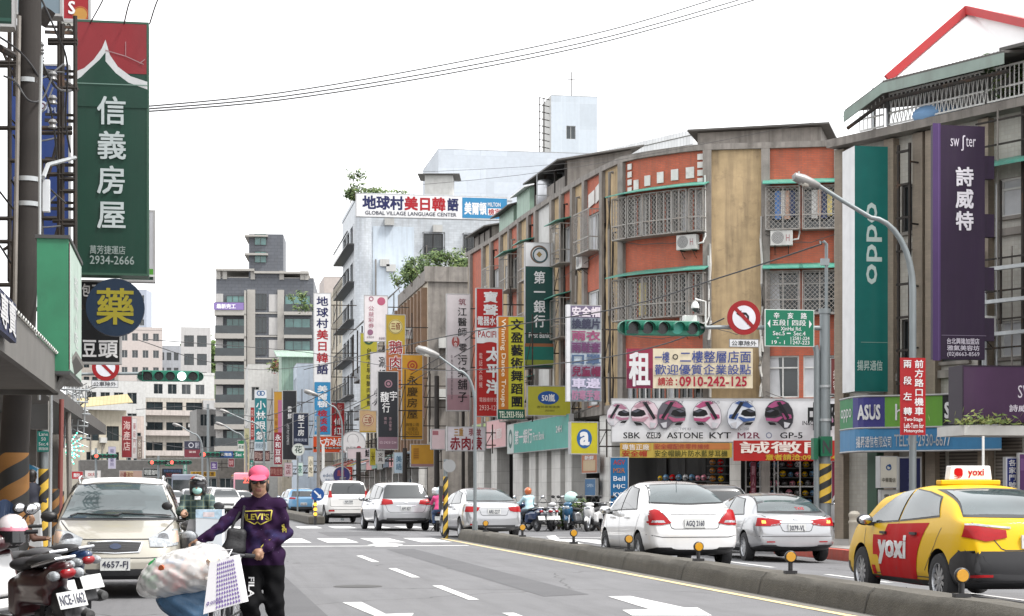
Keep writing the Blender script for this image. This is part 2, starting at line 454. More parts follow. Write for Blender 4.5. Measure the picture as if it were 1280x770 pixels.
def car(name,label,loc,rz,sp,cat='car',group=None,lod=2):
 """sp: top, sho, wid, roofw, bot = control curves along y (rear negative); wheels (yr, yf, r); paint; tail, plate, windows ..."""
 L,Wd=sp['L'],sp['W']; root=thing(name,label,cat,loc,rz,group)
 ys=set()
 for k in('top','sho','wid','roofw','bot'):ys|={round(a,4)for a,b in sp[k]}
 ys=sorted(ys); full=[]
 for a,b in zip(ys,ys[1:]):
  n=max(1,int(round((b-a)/(.12 if lod>1 else .25)))); full+=[a+(b-a)*i/n for i in range(n)]
 full.append(ys[-1])
 def ev(k,y):c=sp[k]; return pchip([a for a,b in c],[b for a,b in c],y)
 mb=MB(); ring=None; PN=sp['paint']; n=0; vs=[]
 for y in full:
  zt,zb,w,wt=ev('top',y),ev('bot',y),ev('wid',y),ev('roofw',y); zs=min(ev('sho',y),zt-.035); zb=min(zb,zs-.05)
  cab=max(0,zt-zs); wr=w*.955+(min(wt,w*.95)-w*.955)*min(1,cab/.30)
  hh=[(0,zb),(w*.80,zb),(w*.965,zb+min(.06,.2*(zs-zb))),(w,zb+.48*(zs-zb)),(w*.99,zs-.18*(zs-zb)),(w*.955,zs),
  (w*.955+(wr-w*.955)*.50+.012*(cab>.2),zs+cab*.47),(wr,zt-min(.075,cab*.28)),(wr*.84,zt-min(.02,cab*.1)),(wr*.45,zt),(0,zt+.004)]
  r=[(x,y,z)for x,z in hh]+[(-x,y,z)for x,z in hh[-2:0:-1]]
  vs+=r; n=len(r)
 fs=[]
 for i in range(len(full)-1):
  for j in range(n):fs.append((i*n+j,i*n+(j+1)%n,(i+1)*n+(j+1)%n,(i+1)*n+j))
 m_=n//2
 for b,flip in((0,0),((len(full)-1)*n,1)):
  for j in range(m_):
   q=(b+j,b+j+1,b+(n-j-1)%n,b+(n-j)%n)
   q=tuple(dict.fromkeys(q))
   if len(q)>2:fs.append(q)
 under=[f for f in fs if max(vs[k][2]for k in f)<.42 and len({round(vs[k][1],5)for k in f})==2 and abs(sum(vs[k][0]for k in f))<2*Wd*.90 and any(abs(vs[k][0])<1e-6 or k%n in(1,n-1)for k in f)]  # underside faces coloured black to deepen the shade beneath the car
 us=set(under); mb.add(vs,[f for f in fs if f not in us],PN,True); mb.f+=under; mb.fm+=[mb.mi(BLK)]*len(under); mb.sm+=[True]*len(under)
 body=mb.build('body',None)
 ss=body.modifiers.new('s','SUBSURF'); ss.levels=ss.render_levels=1
 yr,yf,rw=sp['wheels']; cut=MB()
 for sx in(-1,1):
  for y in(yr,yf):
   a,b=sx*(Wd/2-.30),sx*(Wd/2+.3); q=rw*1.13
   cut.lathe([(0,min(a,b)),(q,min(a,b)),(q,max(a,b)),(0,max(a,b))],BLK,c=(0,y,rw+.01),axis='x',n=32)
 bm=bmesh.new(); bm.from_mesh(cut.mesh('c')); bmesh.ops.remove_doubles(bm,verts=bm.verts,dist=1e-4); bmesh.ops.recalc_face_normals(bm,faces=bm.faces)
 cme=bpy.data.meshes.new('c'); bm.to_mesh(cme); bm.free(); cme.materials.append(BLK); cob=link('cut',cme)
 body.data.materials.append(BLK)
 bo=body.modifiers.new('b','BOOLEAN'); bo.operation='DIFFERENCE'; bo.object=cob; bo.solver='EXACT'; bo.material_mode='TRANSFER'
 dg=bpy.context.evaluated_depsgraph_get(); me2=bpy.data.meshes.new_from_object(body.evaluated_get(dg)); body.modifiers.clear()
 bpy.data.objects.remove(cob); body.data=me2; me2.name='body'; me2.set_sharp_from_angle(angle=R(40))
 body.parent=root
 sk=Skin(surf(body),(Wd/2,L/2)); X=Wd/2
 # seams, sills, lower trim: surface detail of the body
 tr=MB()
 for v in('left','right'):
  for pts in sp.get('seams',[]):sk.line(tr,v,pts,.012,BLK,.003,20)
  if sp.get('sill',True):sk.patch(tr,v,[(yr+rw*1.2,.30),(yf-rw*1.2,.30)],[(yr+rw*1.2,.20),(yf-rw*1.2,.20)],BLK,.004,10,2)
  if sp.get('mould'):z=sp['mould']; sk.patch(tr,v,[(yr+rw*1.15,z+.03),(yf-rw*1.15,z+.03)],[(yr+rw*1.15,z-.03),(yf-rw*1.15,z-.03)],PN,.014,10,2)
 for pts in sp.get('rear_seams',[]):sk.line(tr,'rear',pts,.012,BLK,.004,30)
 for pts in sp.get('front_seams',[]):sk.line(tr,'front',pts,.012,BLK,.004,30)
 if 'rear_black' in sp:z0,z1,hw=sp['rear_black']; sk.patch(tr,'rear',[(-hw,z1),(hw,z1)],[(-hw,z0),(hw,z0)],BLK,.006,24,4)
 if 'front_black' in sp:z0,z1,hw=sp['front_black']; sk.patch(tr,'front',[(-hw,z1),(hw,z1)],[(-hw,z0),(hw,z0)],BLK,.006,24,4)
 if tr.v:tr.build('trim',root)
 # glass
 def pane(view,poly_t,poly_b,g=GLS,frame=.022):
  f=MB(); ex=lambda pl,s_:[(a,b+s_*frame)for a,b in pl]
  ct=sum(a for a,b in poly_t+poly_b)/len(poly_t+poly_b)
  sc=lambda pl:[(a+(frame if a>ct else-frame),b)for a,b in pl]
  sk.patch(f,view,sc(ex(poly_t,1)),sc(ex(poly_b,-1)),BLK,.005,18,6); fr=f.build('window',root)
  q=MB(); sk.patch(q,view,poly_t,poly_b,g,.011,18,6); q.build('pane',fr)
 for t_,b_ in sp.get('rear_win',[]):pane('rear',t_,b_,sp.get('rear_glass',GLS))
 for t_,b_ in sp.get('front_win',[]):pane('front',t_,b_,sp.get('front_glass',GLS))
 for t_,b_ in sp.get('side_win',[]):
  for v in('left','right'):pane(v,t_,b_,sp.get('side_glass',GLS),.018)
  # lights: list of (view, top, bottom, material); mirrored for rear / front
 for nm,view,t_,b_,m in sp.get('lights',[]):
  for sx in(1,-1):
   q=MB(); sk.patch(q,view,[(a*sx,b)for a,b in t_],[(a*sx,b)for a,b in b_],m,.014,18,8,.20); q.build(nm,root)
 for nm,view,t_,b_,m in sp.get('single',[]):
  q=MB(); sk.patch(q,view,t_,b_,m,.016,16,3); q.build(nm,root)
  # licence plate
 for view,z,txt in sp.get('plates',[]):
  yy=-L/2 if view=='rear' else L/2; sg=1 if view=='rear' else-1
  p=sk.hit(view,0,z,.0)or Vector((0,yy,z)); q=MB(); y0=p.y-.035*sg
  q.box(-.19,.19,min(y0,p.y),max(y0,p.y),z-.078,z+.078,PLW)
  if txt:q.text(txt,(-.165*sg,y0-.004*sg,z-.062),.33,.105,PLB,.012,U=(sg,0,0),stretch=True)
  q.build('license_plate',root)
  # wheels
 tm,rm=wheel_meshes(rw,sp.get('spokes',5),.195)
 for sx in(-1,1):
  for y in(yr,yf):
   o=link('wheel',tm,root); o.location=(sx*(X-.10),y,rw); o.rotation_euler=(random.random()*3,0,0 if sx>0 else math.pi)
   if lod>0:link('rim',rm,o)
   # mirrors and handles
 if 'mirror' in sp:
  y,z,mm=sp['mirror']
  for sx in(-1,1):
   p=sk.hit('right' if sx>0 else 'left',y,z,0)or Vector((sx*X*.95,y,z)); q=MB()
   q.ell((p.x+sx*.13,y,z+.07),(.115,.055,.075),mm,14,9); q.obox((p.x+sx*.03,y+.01,z+.015),(.10,.05,.045),BLK)
   q.ell((p.x+sx*.13,y-.035,z+.07),(.095,.025,.06),CHR,12,7); q.build('side_mirror',root)
 for y,z in sp.get('handles',[]):
  for sx,v in((-1,'left'),(1,'right')):
   p=sk.hit(v,y,z,.02)
   if p:q=MB(); q.obox(p,(.03,.20,.032),sp.get('handle_mat',PN)); q.build('door_handle',root)
 return root,sk,body

def sedan_spec(L=4.5,W=1.70,H=1.50,deck=1.02,belt=.93,paint_=P_WHITE,wb=2.6,rw=.31,roof_r=-.80,roof_f=.42,base_r=-1.62,base_f=1.28,nose=.72,**kw):
 h=L/2; X=W/2
 sp=dict(L=L,W=W,paint=paint_,
 top=[(-h,.60),(-h+.025,.72),(-h+.07,deck-.12),(-h+.13,deck-.01),(-h+.25,deck+.02),(base_r,deck+.05),(base_r+.35,deck+.05+.42*(H-deck)),(roof_r,H-.055),(-.2,H),(roof_f,H-.05),(base_f-.4,belt+.40),(base_f,belt+.10),(base_f+.35,belt+.03),(h-.35,nose+.06),(h-.12,nose-.06),(h-.03,nose-.2),(h,.44)],
 sho=[(-h,.55),(-h+.3,belt),(-1,belt+.03),(0,belt),(base_f,belt-.05),(h-.3,nose-.05),(h,.40)],
 wid=[(-h,X*.80),(-h+.04,X*.875),(-h+.16,X*.945),(-h+.5,X*.99),(-.3,X),(1.0,X),(h-.5,X*.97),(h-.15,X*.86),(h-.03,X*.74),(h,X*.66)],
 roofw=[(-h,X*.8),(base_r,X*.82),(roof_r,X*.70),(0,X*.70),(roof_f,X*.70),(base_f,X*.86),(h,X*.7)],
 bot=[(-h,.34),(-h+.12,.29),(-h+.6,.22),(0,.19),(h-.6,.20),(h-.1,.22),(h,.27)],
 wheels=(-wb/2-.08,wb/2-.08+.06,rw),spokes=5,mirror=(base_f-.48,belt-.02,paint_))
 sp.update(kw); return sp
def box_spec(L=4.8,W=1.85,H=1.72,belt=1.0,paint_=P_SILVER,wb=2.9,rw=.34,nose=.85,roof_f=.55,base_f=1.45,rake=.18,**kw):
 h=L/2; X=W/2
 sp=dict(L=L,W=W,paint=paint_,
 top=[(-h,.62),(-h+.03,.80),(-h+.06,belt),(-h+.12+rake*.25,belt+.14),(-h+.12+rake,H-.20),(-h+.22+rake,H-.06),(-h+.5+rake,H-.015),(-.3,H),(roof_f,H-.06),(base_f-.42,belt+.45),(base_f,belt+.12),(base_f+.3,belt+.05),(h-.3,nose+.05),(h-.1,nose-.08),(h-.02,nose-.25),(h,.48)],
 sho=[(-h,.58),(-h+.12,belt-.02),(-1,belt+.02),(0,belt),(base_f,belt-.04),(h-.3,nose-.06),(h,.44)],
 wid=[(-h,X*.84),(-h+.05,X*.915),(-h+.18,X*.965),(-h+.5,X*.995),(0,X),(1,X),(h-.5,X*.97),(h-.15,X*.88),(h,X*.72)],
 roofw=[(-h,X*.8),(-h+.15,X*.80),(-h+.3+rake,X*.76),(0,X*.77),(roof_f,X*.74),(base_f,X*.86),(h,X*.7)],
 bot=[(-h,.36),(-h+.12,.31),(-h+.6,.25),(0,.22),(h-.6,.23),(h-.1,.26),(h,.32)],
 wheels=(-wb/2-.05,wb/2+.02,rw),spokes=10,mirror=(base_f-.45,belt,paint_))
 sp.update(kw); return sp
SEAMS4=lambda b,yr,ym,yf,H:[[(ym,.30),(ym+.01,b),(ym-.03,H-.10)],[(yf,.30),(yf+.05,b-.05)],[(yr+.45,.42),(yr+.12,.72),(yr-.05,b)],[(yr+.25,.34),(ym,.33),(yf,.32)]]
# ---------------------------------------------------------------- ground, road, markings, kerbs
ASP=mat('asphalt',(.142,.142,.148),.84,var=.14,nscale=.45,fine=.30,bump=.4,spots=.35,streak=.6,dirtcol=(.088,.088,.092),cracks=.8)
CON=mat('concrete',(.33,.32,.30),.85,var=.2,nscale=1.2,fine=.1,streak=.55,dirtcol=(.09,.085,.075),bump=.3)
CONM=mat('median_concrete',(.095,.087,.072),.88,var=.3,nscale=2.4,fine=.12,streak=.75,dirtcol=(.055,.05,.042),bump=.6,spots=.55)
PAV=mat('paving',(.34,.32,.30),.8,var=.14,brick=(.3,.3,(.2,.19,.18),0,.012),fine=.06,streak=.15)
LNW=mat('road_paint_white',(.66,.66,.65),.6,var=.14,fine=.12,streak=.25,spots=.75,nscale=4,dirtcol=(.30,.30,.30))
LNY=mat('road_paint_yellow',(.62,.50,.26),.6,var=.12,fine=.08,spots=.6,dirtcol=(.30,.28,.22))
def roadz(x,y):
 if x<=8.2:return 0.
 k=1 if y<50 else max(0,1-(y-50)/14)
 return-.025*min(6.1,x-8.2)*k
m=MB(); xs=[-400,-30,-2.1,3,8.2,10,12,14.3,18,30,60,400]; ys=[-40,0,20,40,50,54,58,64,72,90,150,400,1500]
vs=[(x,y,roadz(x,y))for y in ys for x in xs]; nx=len(xs)
m.add(vs,[(j*nx+i,j*nx+i+1,(j+1)*nx+i+1,(j+1)*nx+i)for j in range(len(ys)-1)for i in range(nx-1)],ASP)
tag(m.build('road'),kind='structure')
mk=MB()
def strip(pts,mt=LNW,dz=.006,target=None):
 (target or mk).add([(x,y,roadz(x,y)+dz)for x,y in pts],[tuple(range(len(pts)))],mt)
def bar(x0,x1,y0,y1,mt=LNW):strip([(x0,y0),(x1,y0),(x1,y1),(x0,y1)],mt)
for y in(-2,8,17.2,23.4,29.6,36.2):bar(3.50,3.64,y,y+3.6)
for y in(16,22,28,34,40):bar(10.95,11.08,y,y+3)
bar(7.20,7.33,-10,53.8,LNY)
for i in range(7):bar(-1.6+i*1.28+.1,-1.6+i*1.28+.95,50,54.5)
for i in range(5):bar(8.6+i*1.28,8.6+i*1.28+.85,50,54.2)
for i in range(9):bar(-1.2+i*1.3,-1.2+i*1.3+.85,69.5,73)
bar(-1.9,7.0,46.6,47.0)
bar(8.4,14.2,56.2,56.5)
for y in(82,92,103,115,128):bar(1.5,1.64,y,y+4); bar(8.6,8.74,y,y+4)
def arrow(x,y,dirn,turn=0):
 """lane arrow whose head points towards -y (oncoming lanes); turn adds a side head"""
 s=-1 if dirn<0 else 1
 strip([(x-.08,y),(x+.08,y),(x+.08,y+s*2.2),(x-.08,y+s*2.2)][::s])
 strip([(x-.30,y+s*2.2),(x+.30,y+s*2.2),(x,y+s*3.6)][::s])
 if turn:
  t=turn; strip([(x+.0,y+s*.7),(x,y+s*.3),(x+t*.62,y+s*1.15),(x+t*.62,y+s*1.55)])
  strip([(x+t*.50,y+s*.75),(x+t*.62,y+s*2.05),(x+t*1.0,y+s*1.75)])
def parrow(pts):strip(pts)  # arrows measured on the photo
def ground_poly(pxs):
 o=[]
 for px,py in pxs:d=CH*FPX/(py-HZ); a,b=ray(px); o.append((a*d,b*d))
 return o
strip(ground_poly([(760,746),(788,745.5),(856,760),(872,760),(890,770),(790,770),(778,763),(812,762)]))
strip(ground_poly([(428,753.5),(452,753),(482,768),(517,767),(512,775),(455,779),(470,771)]))
strip(ground_poly([(459,681.5),(470,680.6),(464,678.6),(478,678.4),(504,680.5),(497,683.6),(470,683.6)]))
strip(ground_poly([(683,669),(694,668),(700,672.5),(712,672.2),(738,681),(700,676),(688,673.5)]))
bar(8.4,8.52,36,50)
tag(mk.build('road_markings'),kind='structure')
gt_=MB(); strip([(7.36,-10),(7.60,-10),(7.60,53.6),(7.36,53.6)],mat('gutter',(.16,.15,.135),.9,var=.25,fine=.15,spots=.6,dirtcol=(.07,.065,.055)),.0035,gt_); tag(gt_.build('road_gutter'),kind='structure')
# patched asphalt and manholes: flat sheets on the carriageway
ASP2=mat('asphalt_patch',(.092,.092,.097),.88,var=.14,nscale=.8,fine=.18,bump=.3)
pt=MB()
def patch_(x0,x1,y0,y1,dz=.003):pt.add([(x0,y0,dz),(x1,y0+.4,dz),(x1,y1+.4,dz),(x0,y1,dz)],[(0,1,2,3)],ASP2)
patch_(.6,1.5,15,46); patch_(4.6,5.3,24,44); patch_(4.2,6.4,57,63); patch_(-1.4,.3,30,38)
tag(pt.build('road_patches'),kind='structure')
mh=MB(); mh.lathe([(0,.010),(.34,.010),(.36,.004)],mat('iron',(.07,.068,.065),.6,.6,var=.2,spots=.5),n=28); mo=mh.build('manhole_cover'); mo.location=(2.4,27,0)
tag(mo,'round dark iron manhole cover set in the near carriageway','manhole cover')
def kerb(name,pts,w,h,mt,top,painted=None):
 """raised pavement polygon with a kerb edge"""
 b=MB(); b.prism([(x,y,-.2)for x,y in pts],(0,0,h+.2),mt)
 if top:b.add([(x,y,h+.004)for x,y in pts],[tuple(range(len(pts)))],top)
 return tag(b.build(name),kind='structure')
KRED=mat('kerb_red',(.50,.10,.07),.7,var=.2,spots=.5,streak=.3,dirtcol=(.3,.27,.25))
kerb('pavement',[(14.55,-20),(60,-20),(60,28),(20.5,42),(17.2,48.2),(15.8,47.6),(14.55,44)],.15,.10,CON,PAV)
kb=MB(); kb.prism([(14.3,-20,-.25),(14.55,-20,-.25),(14.55,44,-.25),(15.8,47.6,-.25),(17.2,48.2,-.25),(17.2,48.45,-.25),(15.65,47.8,-.25),(14.3,44.1,-.25)],(0,0,.34),KRED); tag(kb.build('kerb'),kind='structure')
kerb('pavement',[(-2.1,-20),(-2.1,46),(-3.2,49),(-30,49),(-30,-20)],.15,.10,CON,PAV)
# the median barrier between the two carriageways
def median(name,x0,x1,y0,y1,h):
 b=MB(); r=.10; pf=[(x0-.04,0),(x0,h*.55),(x0+.02,h-r*.7),(x0+r,h),(x1-r,h),(x1-.02,h-r*.7),(x1,h*.55),(x1+.04,0)]
 n=int((y1-y0)/.5); vs=[]; rng=random.Random(3)
 for i in range(n+1):
  y=y0+(y1-y0)*i/n; e=1.0; dr=0
  if i>=n-1:e=.72 if i==n-1 else .30
  c=(x0+x1)/2; hh=1 if i<n else .86
  for x,z in pf:vs.append((c+(x-c)*e+rng.uniform(-.008,.008),y+(.15*(i==n)),z*hh+(rng.uniform(-.010,.006)if z>.1 else 0)))
 k=len(pf); fs=[(i*k+j,i*k+j+1,(i+1)*k+j+1,(i+1)*k+j)for i in range(n)for j in range(k-1)]+[tuple(range(n*k,n*k+k))]
 b.add(vs,fs,CONM,True)
 JN=mat('median_joint',(.045,.042,.038),.9,var=.3)
 for i in range(int((y1-y0)/4)):
  y=y0+4*i+2; o=.012; b.add([(x+(o if x>(x0+x1)/2 else-o)*(1 if 0<j<k-1 else 1),y+q,z+(.004 if z>.2 else 0))for q in(-.012,.012)for j,(x,z)in enumerate(pf)],[(j,j+1,k+j+1,k+j)for j in range(k-1)],JN)
 return b.build(name)
tag(median('concrete_median',7.60,8.15,-10,53.6,.30),'long weathered grey concrete median kerb dividing the near road','median')
def refl_posts(name,pts,lab,group):
 b=MB(); b.tube([(0,0,0),(0,0,.17)],.03,BLK,10); b.obox((0,0,.02),(.16,.12,.04),BLK); me_p=b.mesh('post')
 q=MB(); q.lathe([(0,-.03),(.07,-.03),(.082,-.02),(.082,.01),(.0,.012)],BLK,(0,0,.225),'y',20); YR=mat('reflector_yellow',(.55,.27,.012),.3,coat=.6,var=.1,nscale=40)
 q.lathe([(0,-.042),(.062,-.042),(.066,-.03)],YR,(0,0,.225),'y',20); me_r=q.mesh('reflector')
 for(x,y,z),l in zip(pts,lab):
  r=thing(name,l,'reflector',(x,y,z),random.uniform(-.1,.1),group); link('post',me_p,r); link('reflector',me_r,r)
pts=[]
for px,py in((1202,744),(988,716),(873,701),(786,691),(717,683.5),(653,676),(607,671.5),(569,667.5)):
 a,b=ray(px); pts.append((7.87,7.87/a*b,.30))
refl_posts('reflector_post',pts,['round yellow reflector on the median in front of the yellow taxi rear wheel','round yellow reflector on the median in front of the silver sedan bumper','round yellow reflector on the median under the middle of the white sedan','round yellow reflector on the median beside the white sedan front wheel',
'round yellow reflector on the median in front of the parked scooters by the blue banner','round yellow reflector on the median in front of the rider in the orange helmet','round yellow reflector on the median at the foot of the slim grey signpost','round yellow reflector at the far end of the near median by the striped post'],'yellow reflectors along the near median')
f2=MB(); pf=G(355,100),G(398,78)
md2=MB(); A,B_=G(352,104),G(396,77); t=(B_-A).normalized(); nrm=Vector((-t.y,t.x,0))*.38
md2.prism([A+nrm,A-nrm,B_-nrm*.9,B_+nrm*.9],(0,0,.36),CONM)
tag(md2.build('concrete_median',bevel=.06),'short concrete median beyond the crossing beside the blue car','median')

# ---------------------------------------------------------------- building kit
GLW=mat('window_glass',(.022,.03,.033),.05,ior=1.6,var=.5,nscale=.7)
GLG=mat('window_glass_green',(.10,.21,.20),.06,ior=1.6,var=.4,nscale=.7)
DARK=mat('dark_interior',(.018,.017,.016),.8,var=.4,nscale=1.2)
FRA=mat('window_frame_metal',(.42,.42,.41),.5,.3,var=.12,streak=.2)
FRW=mat('window_frame_white',(.68,.68,.66),.5,var=.1,streak=.2)
FRB=mat('window_frame_dark',(.05,.05,.05),.5,var=.15)
GRI=mat('grille_metal',(.30,.29,.27),.5,.3,var=.3,streak=.5,spots=.4,dirtcol=(.2,.12,.07))
AWN=mat('awning_green',(.055,.25,.19),.5,var=.12,streak=.35,dirtcol=(.25,.3,.27))
STEEL=mat('rusty_steel',(.028,.023,.02),.8,.2,var=.35,nscale=3,spots=.5,dirtcol=(.14,.07,.035))
GALV=mat('galvanised_steel',(.40,.42,.43),.45,.5,var=.15,streak=.25)
ZV=Vector((0,0,1))
class Face:
 """a wall plane: O lower left corner seen from outside, U to the right, N outwards"""
 def __init__(s,P0,P1,z0,z1):
  s.O=Vector((P0[0],P0[1],0)); q=Vector((P1[0]-P0[0],P1[1]-P0[1],0)); s.w=q.length; s.U=q/s.w; s.N=s.U.cross(ZV); s.z0,s.z1=z0,z1
 def p(s,u,z,n=0.):return s.O+s.U*u+ZV*z+s.N*n
 def wall(s,mb,m,holes=(),rev=None,dep=.16):
  xs=sorted({0,s.w,*[h[0]for h in holes],*[h[1]for h in holes]}); zs=sorted({s.z0,s.z1,*[h[2]for h in holes],*[h[3]for h in holes]})
  for a,b in zip(xs,xs[1:]):
   for c,d in zip(zs,zs[1:]):
    if any(h[0]<=a+1e-6 and b<=h[1]+1e-6 and h[2]<=c+1e-6 and d<=h[3]+1e-6 for h in holes):continue
    mb.poly([s.p(a,c),s.p(b,c),s.p(b,d),s.p(a,d)],m)
  for a,b,c,d in[h[:4]for h in holes]:
   for q in([(a,c),(b,c)],[(b,c),(b,d)],[(b,d),(a,d)],[(a,d),(a,c)]):
    mb.poly([s.p(*q[0]),s.p(*q[1]),s.p(*q[1],-dep),s.p(*q[0],-dep)],rev or m)
 def box(s,mb,a,b,c,d,n0,n1,m):
  vs=[s.p(u,z,n)for z in(c,d)for n in(n0,n1)for u in(a,b)]
  mb.add(vs,[(0,2,3,1),(4,5,7,6),(0,1,5,4),(2,6,7,3),(0,4,6,2),(1,3,7,5)],m)
def off(o,root):
 o.location=-Vector(root.location); return o
def window(root,F,a,b,c,d,frame=FRA,glass=GLW,mull=2,dep=.12,sill=None,trans=False,curtain=None):
 w=MB(); t=.05
 F.box(w,a,b,c,c+t,-dep-.02,-dep+.05,frame); F.box(w,a,b,d-t,d,-dep-.02,-dep+.05,frame)
 F.box(w,a,a+t,c+t,d-t,-dep-.02,-dep+.05,frame); F.box(w,b-t,b,c+t,d-t,-dep-.02,-dep+.05,frame)
 for k in range(1,mull):u=a+(b-a)*k/mull; F.box(w,u-.025,u+.025,c+t,d-t,-dep-.01,-dep+.04,frame)
 if trans:F.box(w,a+t,b-t,c+(d-c)*.70,c+(d-c)*.70+.05,-dep-.01,-dep+.042,frame)
 w.poly([F.p(a,c,-dep-.022),F.p(b,c,-dep-.022),F.p(b,d,-dep-.022),F.p(a,d,-dep-.022)],glass)
 if curtain:w.poly([F.p(a+t,c+t,-dep-.016),F.p(a+(b-a)*.42,c+t,-dep-.016),F.p(a+(b-a)*.36,d-t,-dep-.016),F.p(a+t,d-t,-dep-.016)],curtain)
 o=off(w.build('window',root),root)
 if sill:
  q=MB(); F.box(q,a-.06,b+.06,c-.09,c-.002,-.02,.10,sill); s_=q.build('sill',o)
 return o
def cage(win,F,a,b,c,d,proj=.45,m=GRI,style='diamond',top=None):
 """burglar cage in front of a window, a child of that window"""
 g=MB(); t=.019
 for z in(c,d,c+(d-c)*.33):
  F.box(g,a,b,z-t,z+t,proj-t,proj+t,m)
  for u in(a,b):F.box(g,u-t,u+t,z-t,z+t,.0,proj-t,m)
 nb=max(2,int(round((b-a)/.9)))
 for k in range(nb+1):u=a+(b-a)*k/nb; F.box(g,u-t,u+t,c+t,d-t,proj-t*.9,proj+t*.9,m)
 r=.0085
 if style=='diamond':
  sp=.17; H=d-c; w=b-a; k=-int(H/sp)-1
  while k*sp<w:
   for sg in(1,-1):
    if sg>0:u0,z0,u1,z1=k*sp,0,k*sp+H,H
    else:u0,z0,u1,z1=k*sp,H,k*sp+H,0
    if u0<0:z0+=sg*(-u0); u0=0
    if u1>w:z1-=sg*(u1-w); u1=w
    if u1-u0>.02:
     P,Q=F.p(a+u0,c+z0,proj),F.p(a+u1,c+z1,proj); e=(Q-P).normalized().cross(F.N)*r
     g.add([P-e,P+e,Q+e,Q-e],[(0,1,2,3)],m)
   k+=1
 else:
  n=int((b-a)/.13)
  for k in range(1,n):u=a+(b-a)*k/n; F.box(g,u-r,u+r,c,d,proj-r,proj+r,m)
 for u in(a,b):
  n=max(2,int(proj/.13))
  for k in range(1,n):q=proj*k/n; F.box(g,u-r,u+r,c,d,q-r,q+r,m)
 F.box(g,a,b,c-.03,c-.0225,0,proj,m)
 g.build('grille',win)
 if top:
  q=MB(); q.prism([F.p(a-.12,d+.30,0),F.p(a-.12,d+.33,0),F.p(a-.12,d+.10,proj+.25),F.p(a-.12,d+.06,proj+.25)],F.U*(b-a+.24),top); q.build('awning',win)
def grid(u0,u1,nx,ww,z0,fh,nz,wh):
 o=[]
 for j in range(nz):
  for i in range(nx):c=u0+(u1-u0)*(i+.5)/nx; o.append((c-ww/2,c+ww/2,z0+j*fh,z0+j*fh+wh))
 return o
def building(name,label,P0,P1,depth,ztop,wall,front=(),left=(),right=(),sidewall=None,z0=-.3,parapet=.0,pm=None,frame=FRA,glass=GLW,sill=None,mull=2,group=None,dep=.14,roof=None):
 """box building; P0-P1 the face seen from the street (left to right), depth away from it; window rows per face"""
 P0,P1=Vector((*P0[:2],0)),Vector((*P1[:2],0)); U=(P1-P0).normalized(); N=U.cross(ZV)
 B0,B1=P0-N*depth,P1-N*depth; root=thing(name,label,'building',((P0+P1)/2)[:],0,group)
 b=MB(); fs=[(P0,P1,front,wall),(B0,P0,left,sidewall or wall),(P1,B1,right,sidewall or wall),(B1,B0,(),sidewall or wall)]; faces=[]
 for p,q,hs,wm in fs:
  F=Face(p,q,z0,ztop); F.wall(b,wm,hs,dep=dep); faces.append(F)
 off(b.build('wall',root),root)
 r=MB(); c=mat('roof_slab',(.30,.30,.29),.85,var=.2,streak=.3); r.prism([v+ZV*(ztop-.02)for v in(P0,P1,B1,B0)],(0,0,.06),c)
 if parapet:
  for p,q,hs,wm in fs:F=Face(p,q,ztop,ztop+parapet); F.box(r,-.04,F.w+.04,ztop+.02,ztop+parapet,-.2,.05,pm or wm)
 off(r.build('roof',root),root)
 for F,(p,q,hs,wm)in zip(faces,fs):
  for h in hs:window(root,F,*h[:4],frame=frame,glass=glass,mull=mull,dep=dep-.02,sill=sill)
 return root,faces
 # ---------------------------------------------------------------- buildings
BRK=mat('red_brick_tile',(.47,.105,.050),.75,var=.2,brick=(.23,.065,(.26,.10,.07),.5,.008),streak=.5,spots=.35,dirtcol=(.17,.085,.06))
TAN=mat('tan_render',(.44,.325,.185),.85,var=.2,streak=.7,spots=.6,dirtcol=(.155,.115,.075),bump=.2)
GREYC=mat('grey_concrete',(.235,.215,.195),.85,var=.25,streak=.7,spots=.4,dirtcol=(.065,.058,.05),bump=.2)
WTILE=mat('white_tile',(.53,.565,.60),.5,var=.08,brick=(.48,.20,(.42,.45,.48),.5,.012),streak=.45,dirtcol=(.27,.27,.265))
CREAM=mat('cream_render',(.48,.43,.345),.8,var=.16,streak=.55,dirtcol=(.28,.25,.2))
BEIGE=mat('beige_tile',(.52,.45,.36),.7,var=.12,brick=(.12,.12,(.4,.35,.29),0,.008),streak=.45,dirtcol=(.2,.17,.14))
PINKT=mat('pale_pink_tile',(.44,.39,.365),.7,var=.1,streak=.3,dirtcol=(.3,.27,.25))
WHT=mat('white_render',(.50,.50,.485),.7,var=.14,streak=.5,dirtcol=(.36,.35,.33))
BROWN=mat('brown_render',(.22,.14,.09),.8,var=.2,streak=.4)
SHEETG=mat('sheet_metal_green',(.28,.40,.32),.55,.1,var=.12,brick=(.18,9,(.20,.30,.24),0,.02),streak=.35)
SHEETW=mat('sheet_metal_white',(.74,.75,.76),.5,.1,var=.06,brick=(.22,9,(.55,.56,.57),0,.02),streak=.15)
SHEETD=mat('sheet_metal_dark',(.085,.08,.075),.7,.1,var=.2,streak=.3)
TWH=mat('small_white_tile',(.42,.41,.37),.55,var=.12,brick=(.11,.11,(.36,.34,.30),0,.012),streak=.35,dirtcol=(.22,.19,.15))
TBR=mat('small_brown_tile',(.25,.205,.155),.65,var=.16,brick=(.22,.06,(.22,.18,.14),.5,.008),streak=.6,dirtcol=(.10,.085,.07))
CURT=mat('curtain_pale',(.55,.56,.58),.8,var=.15)
CLOTH=[mat('laundry_blue',(.10,.22,.5),.9),mat('laundry_white',(.7,.7,.68),.9),mat('laundry_peach',(.6,.38,.28),.9),mat('laundry_navy',(.04,.06,.14),.9),mat('laundry_yellow',(.6,.5,.2),.9)]
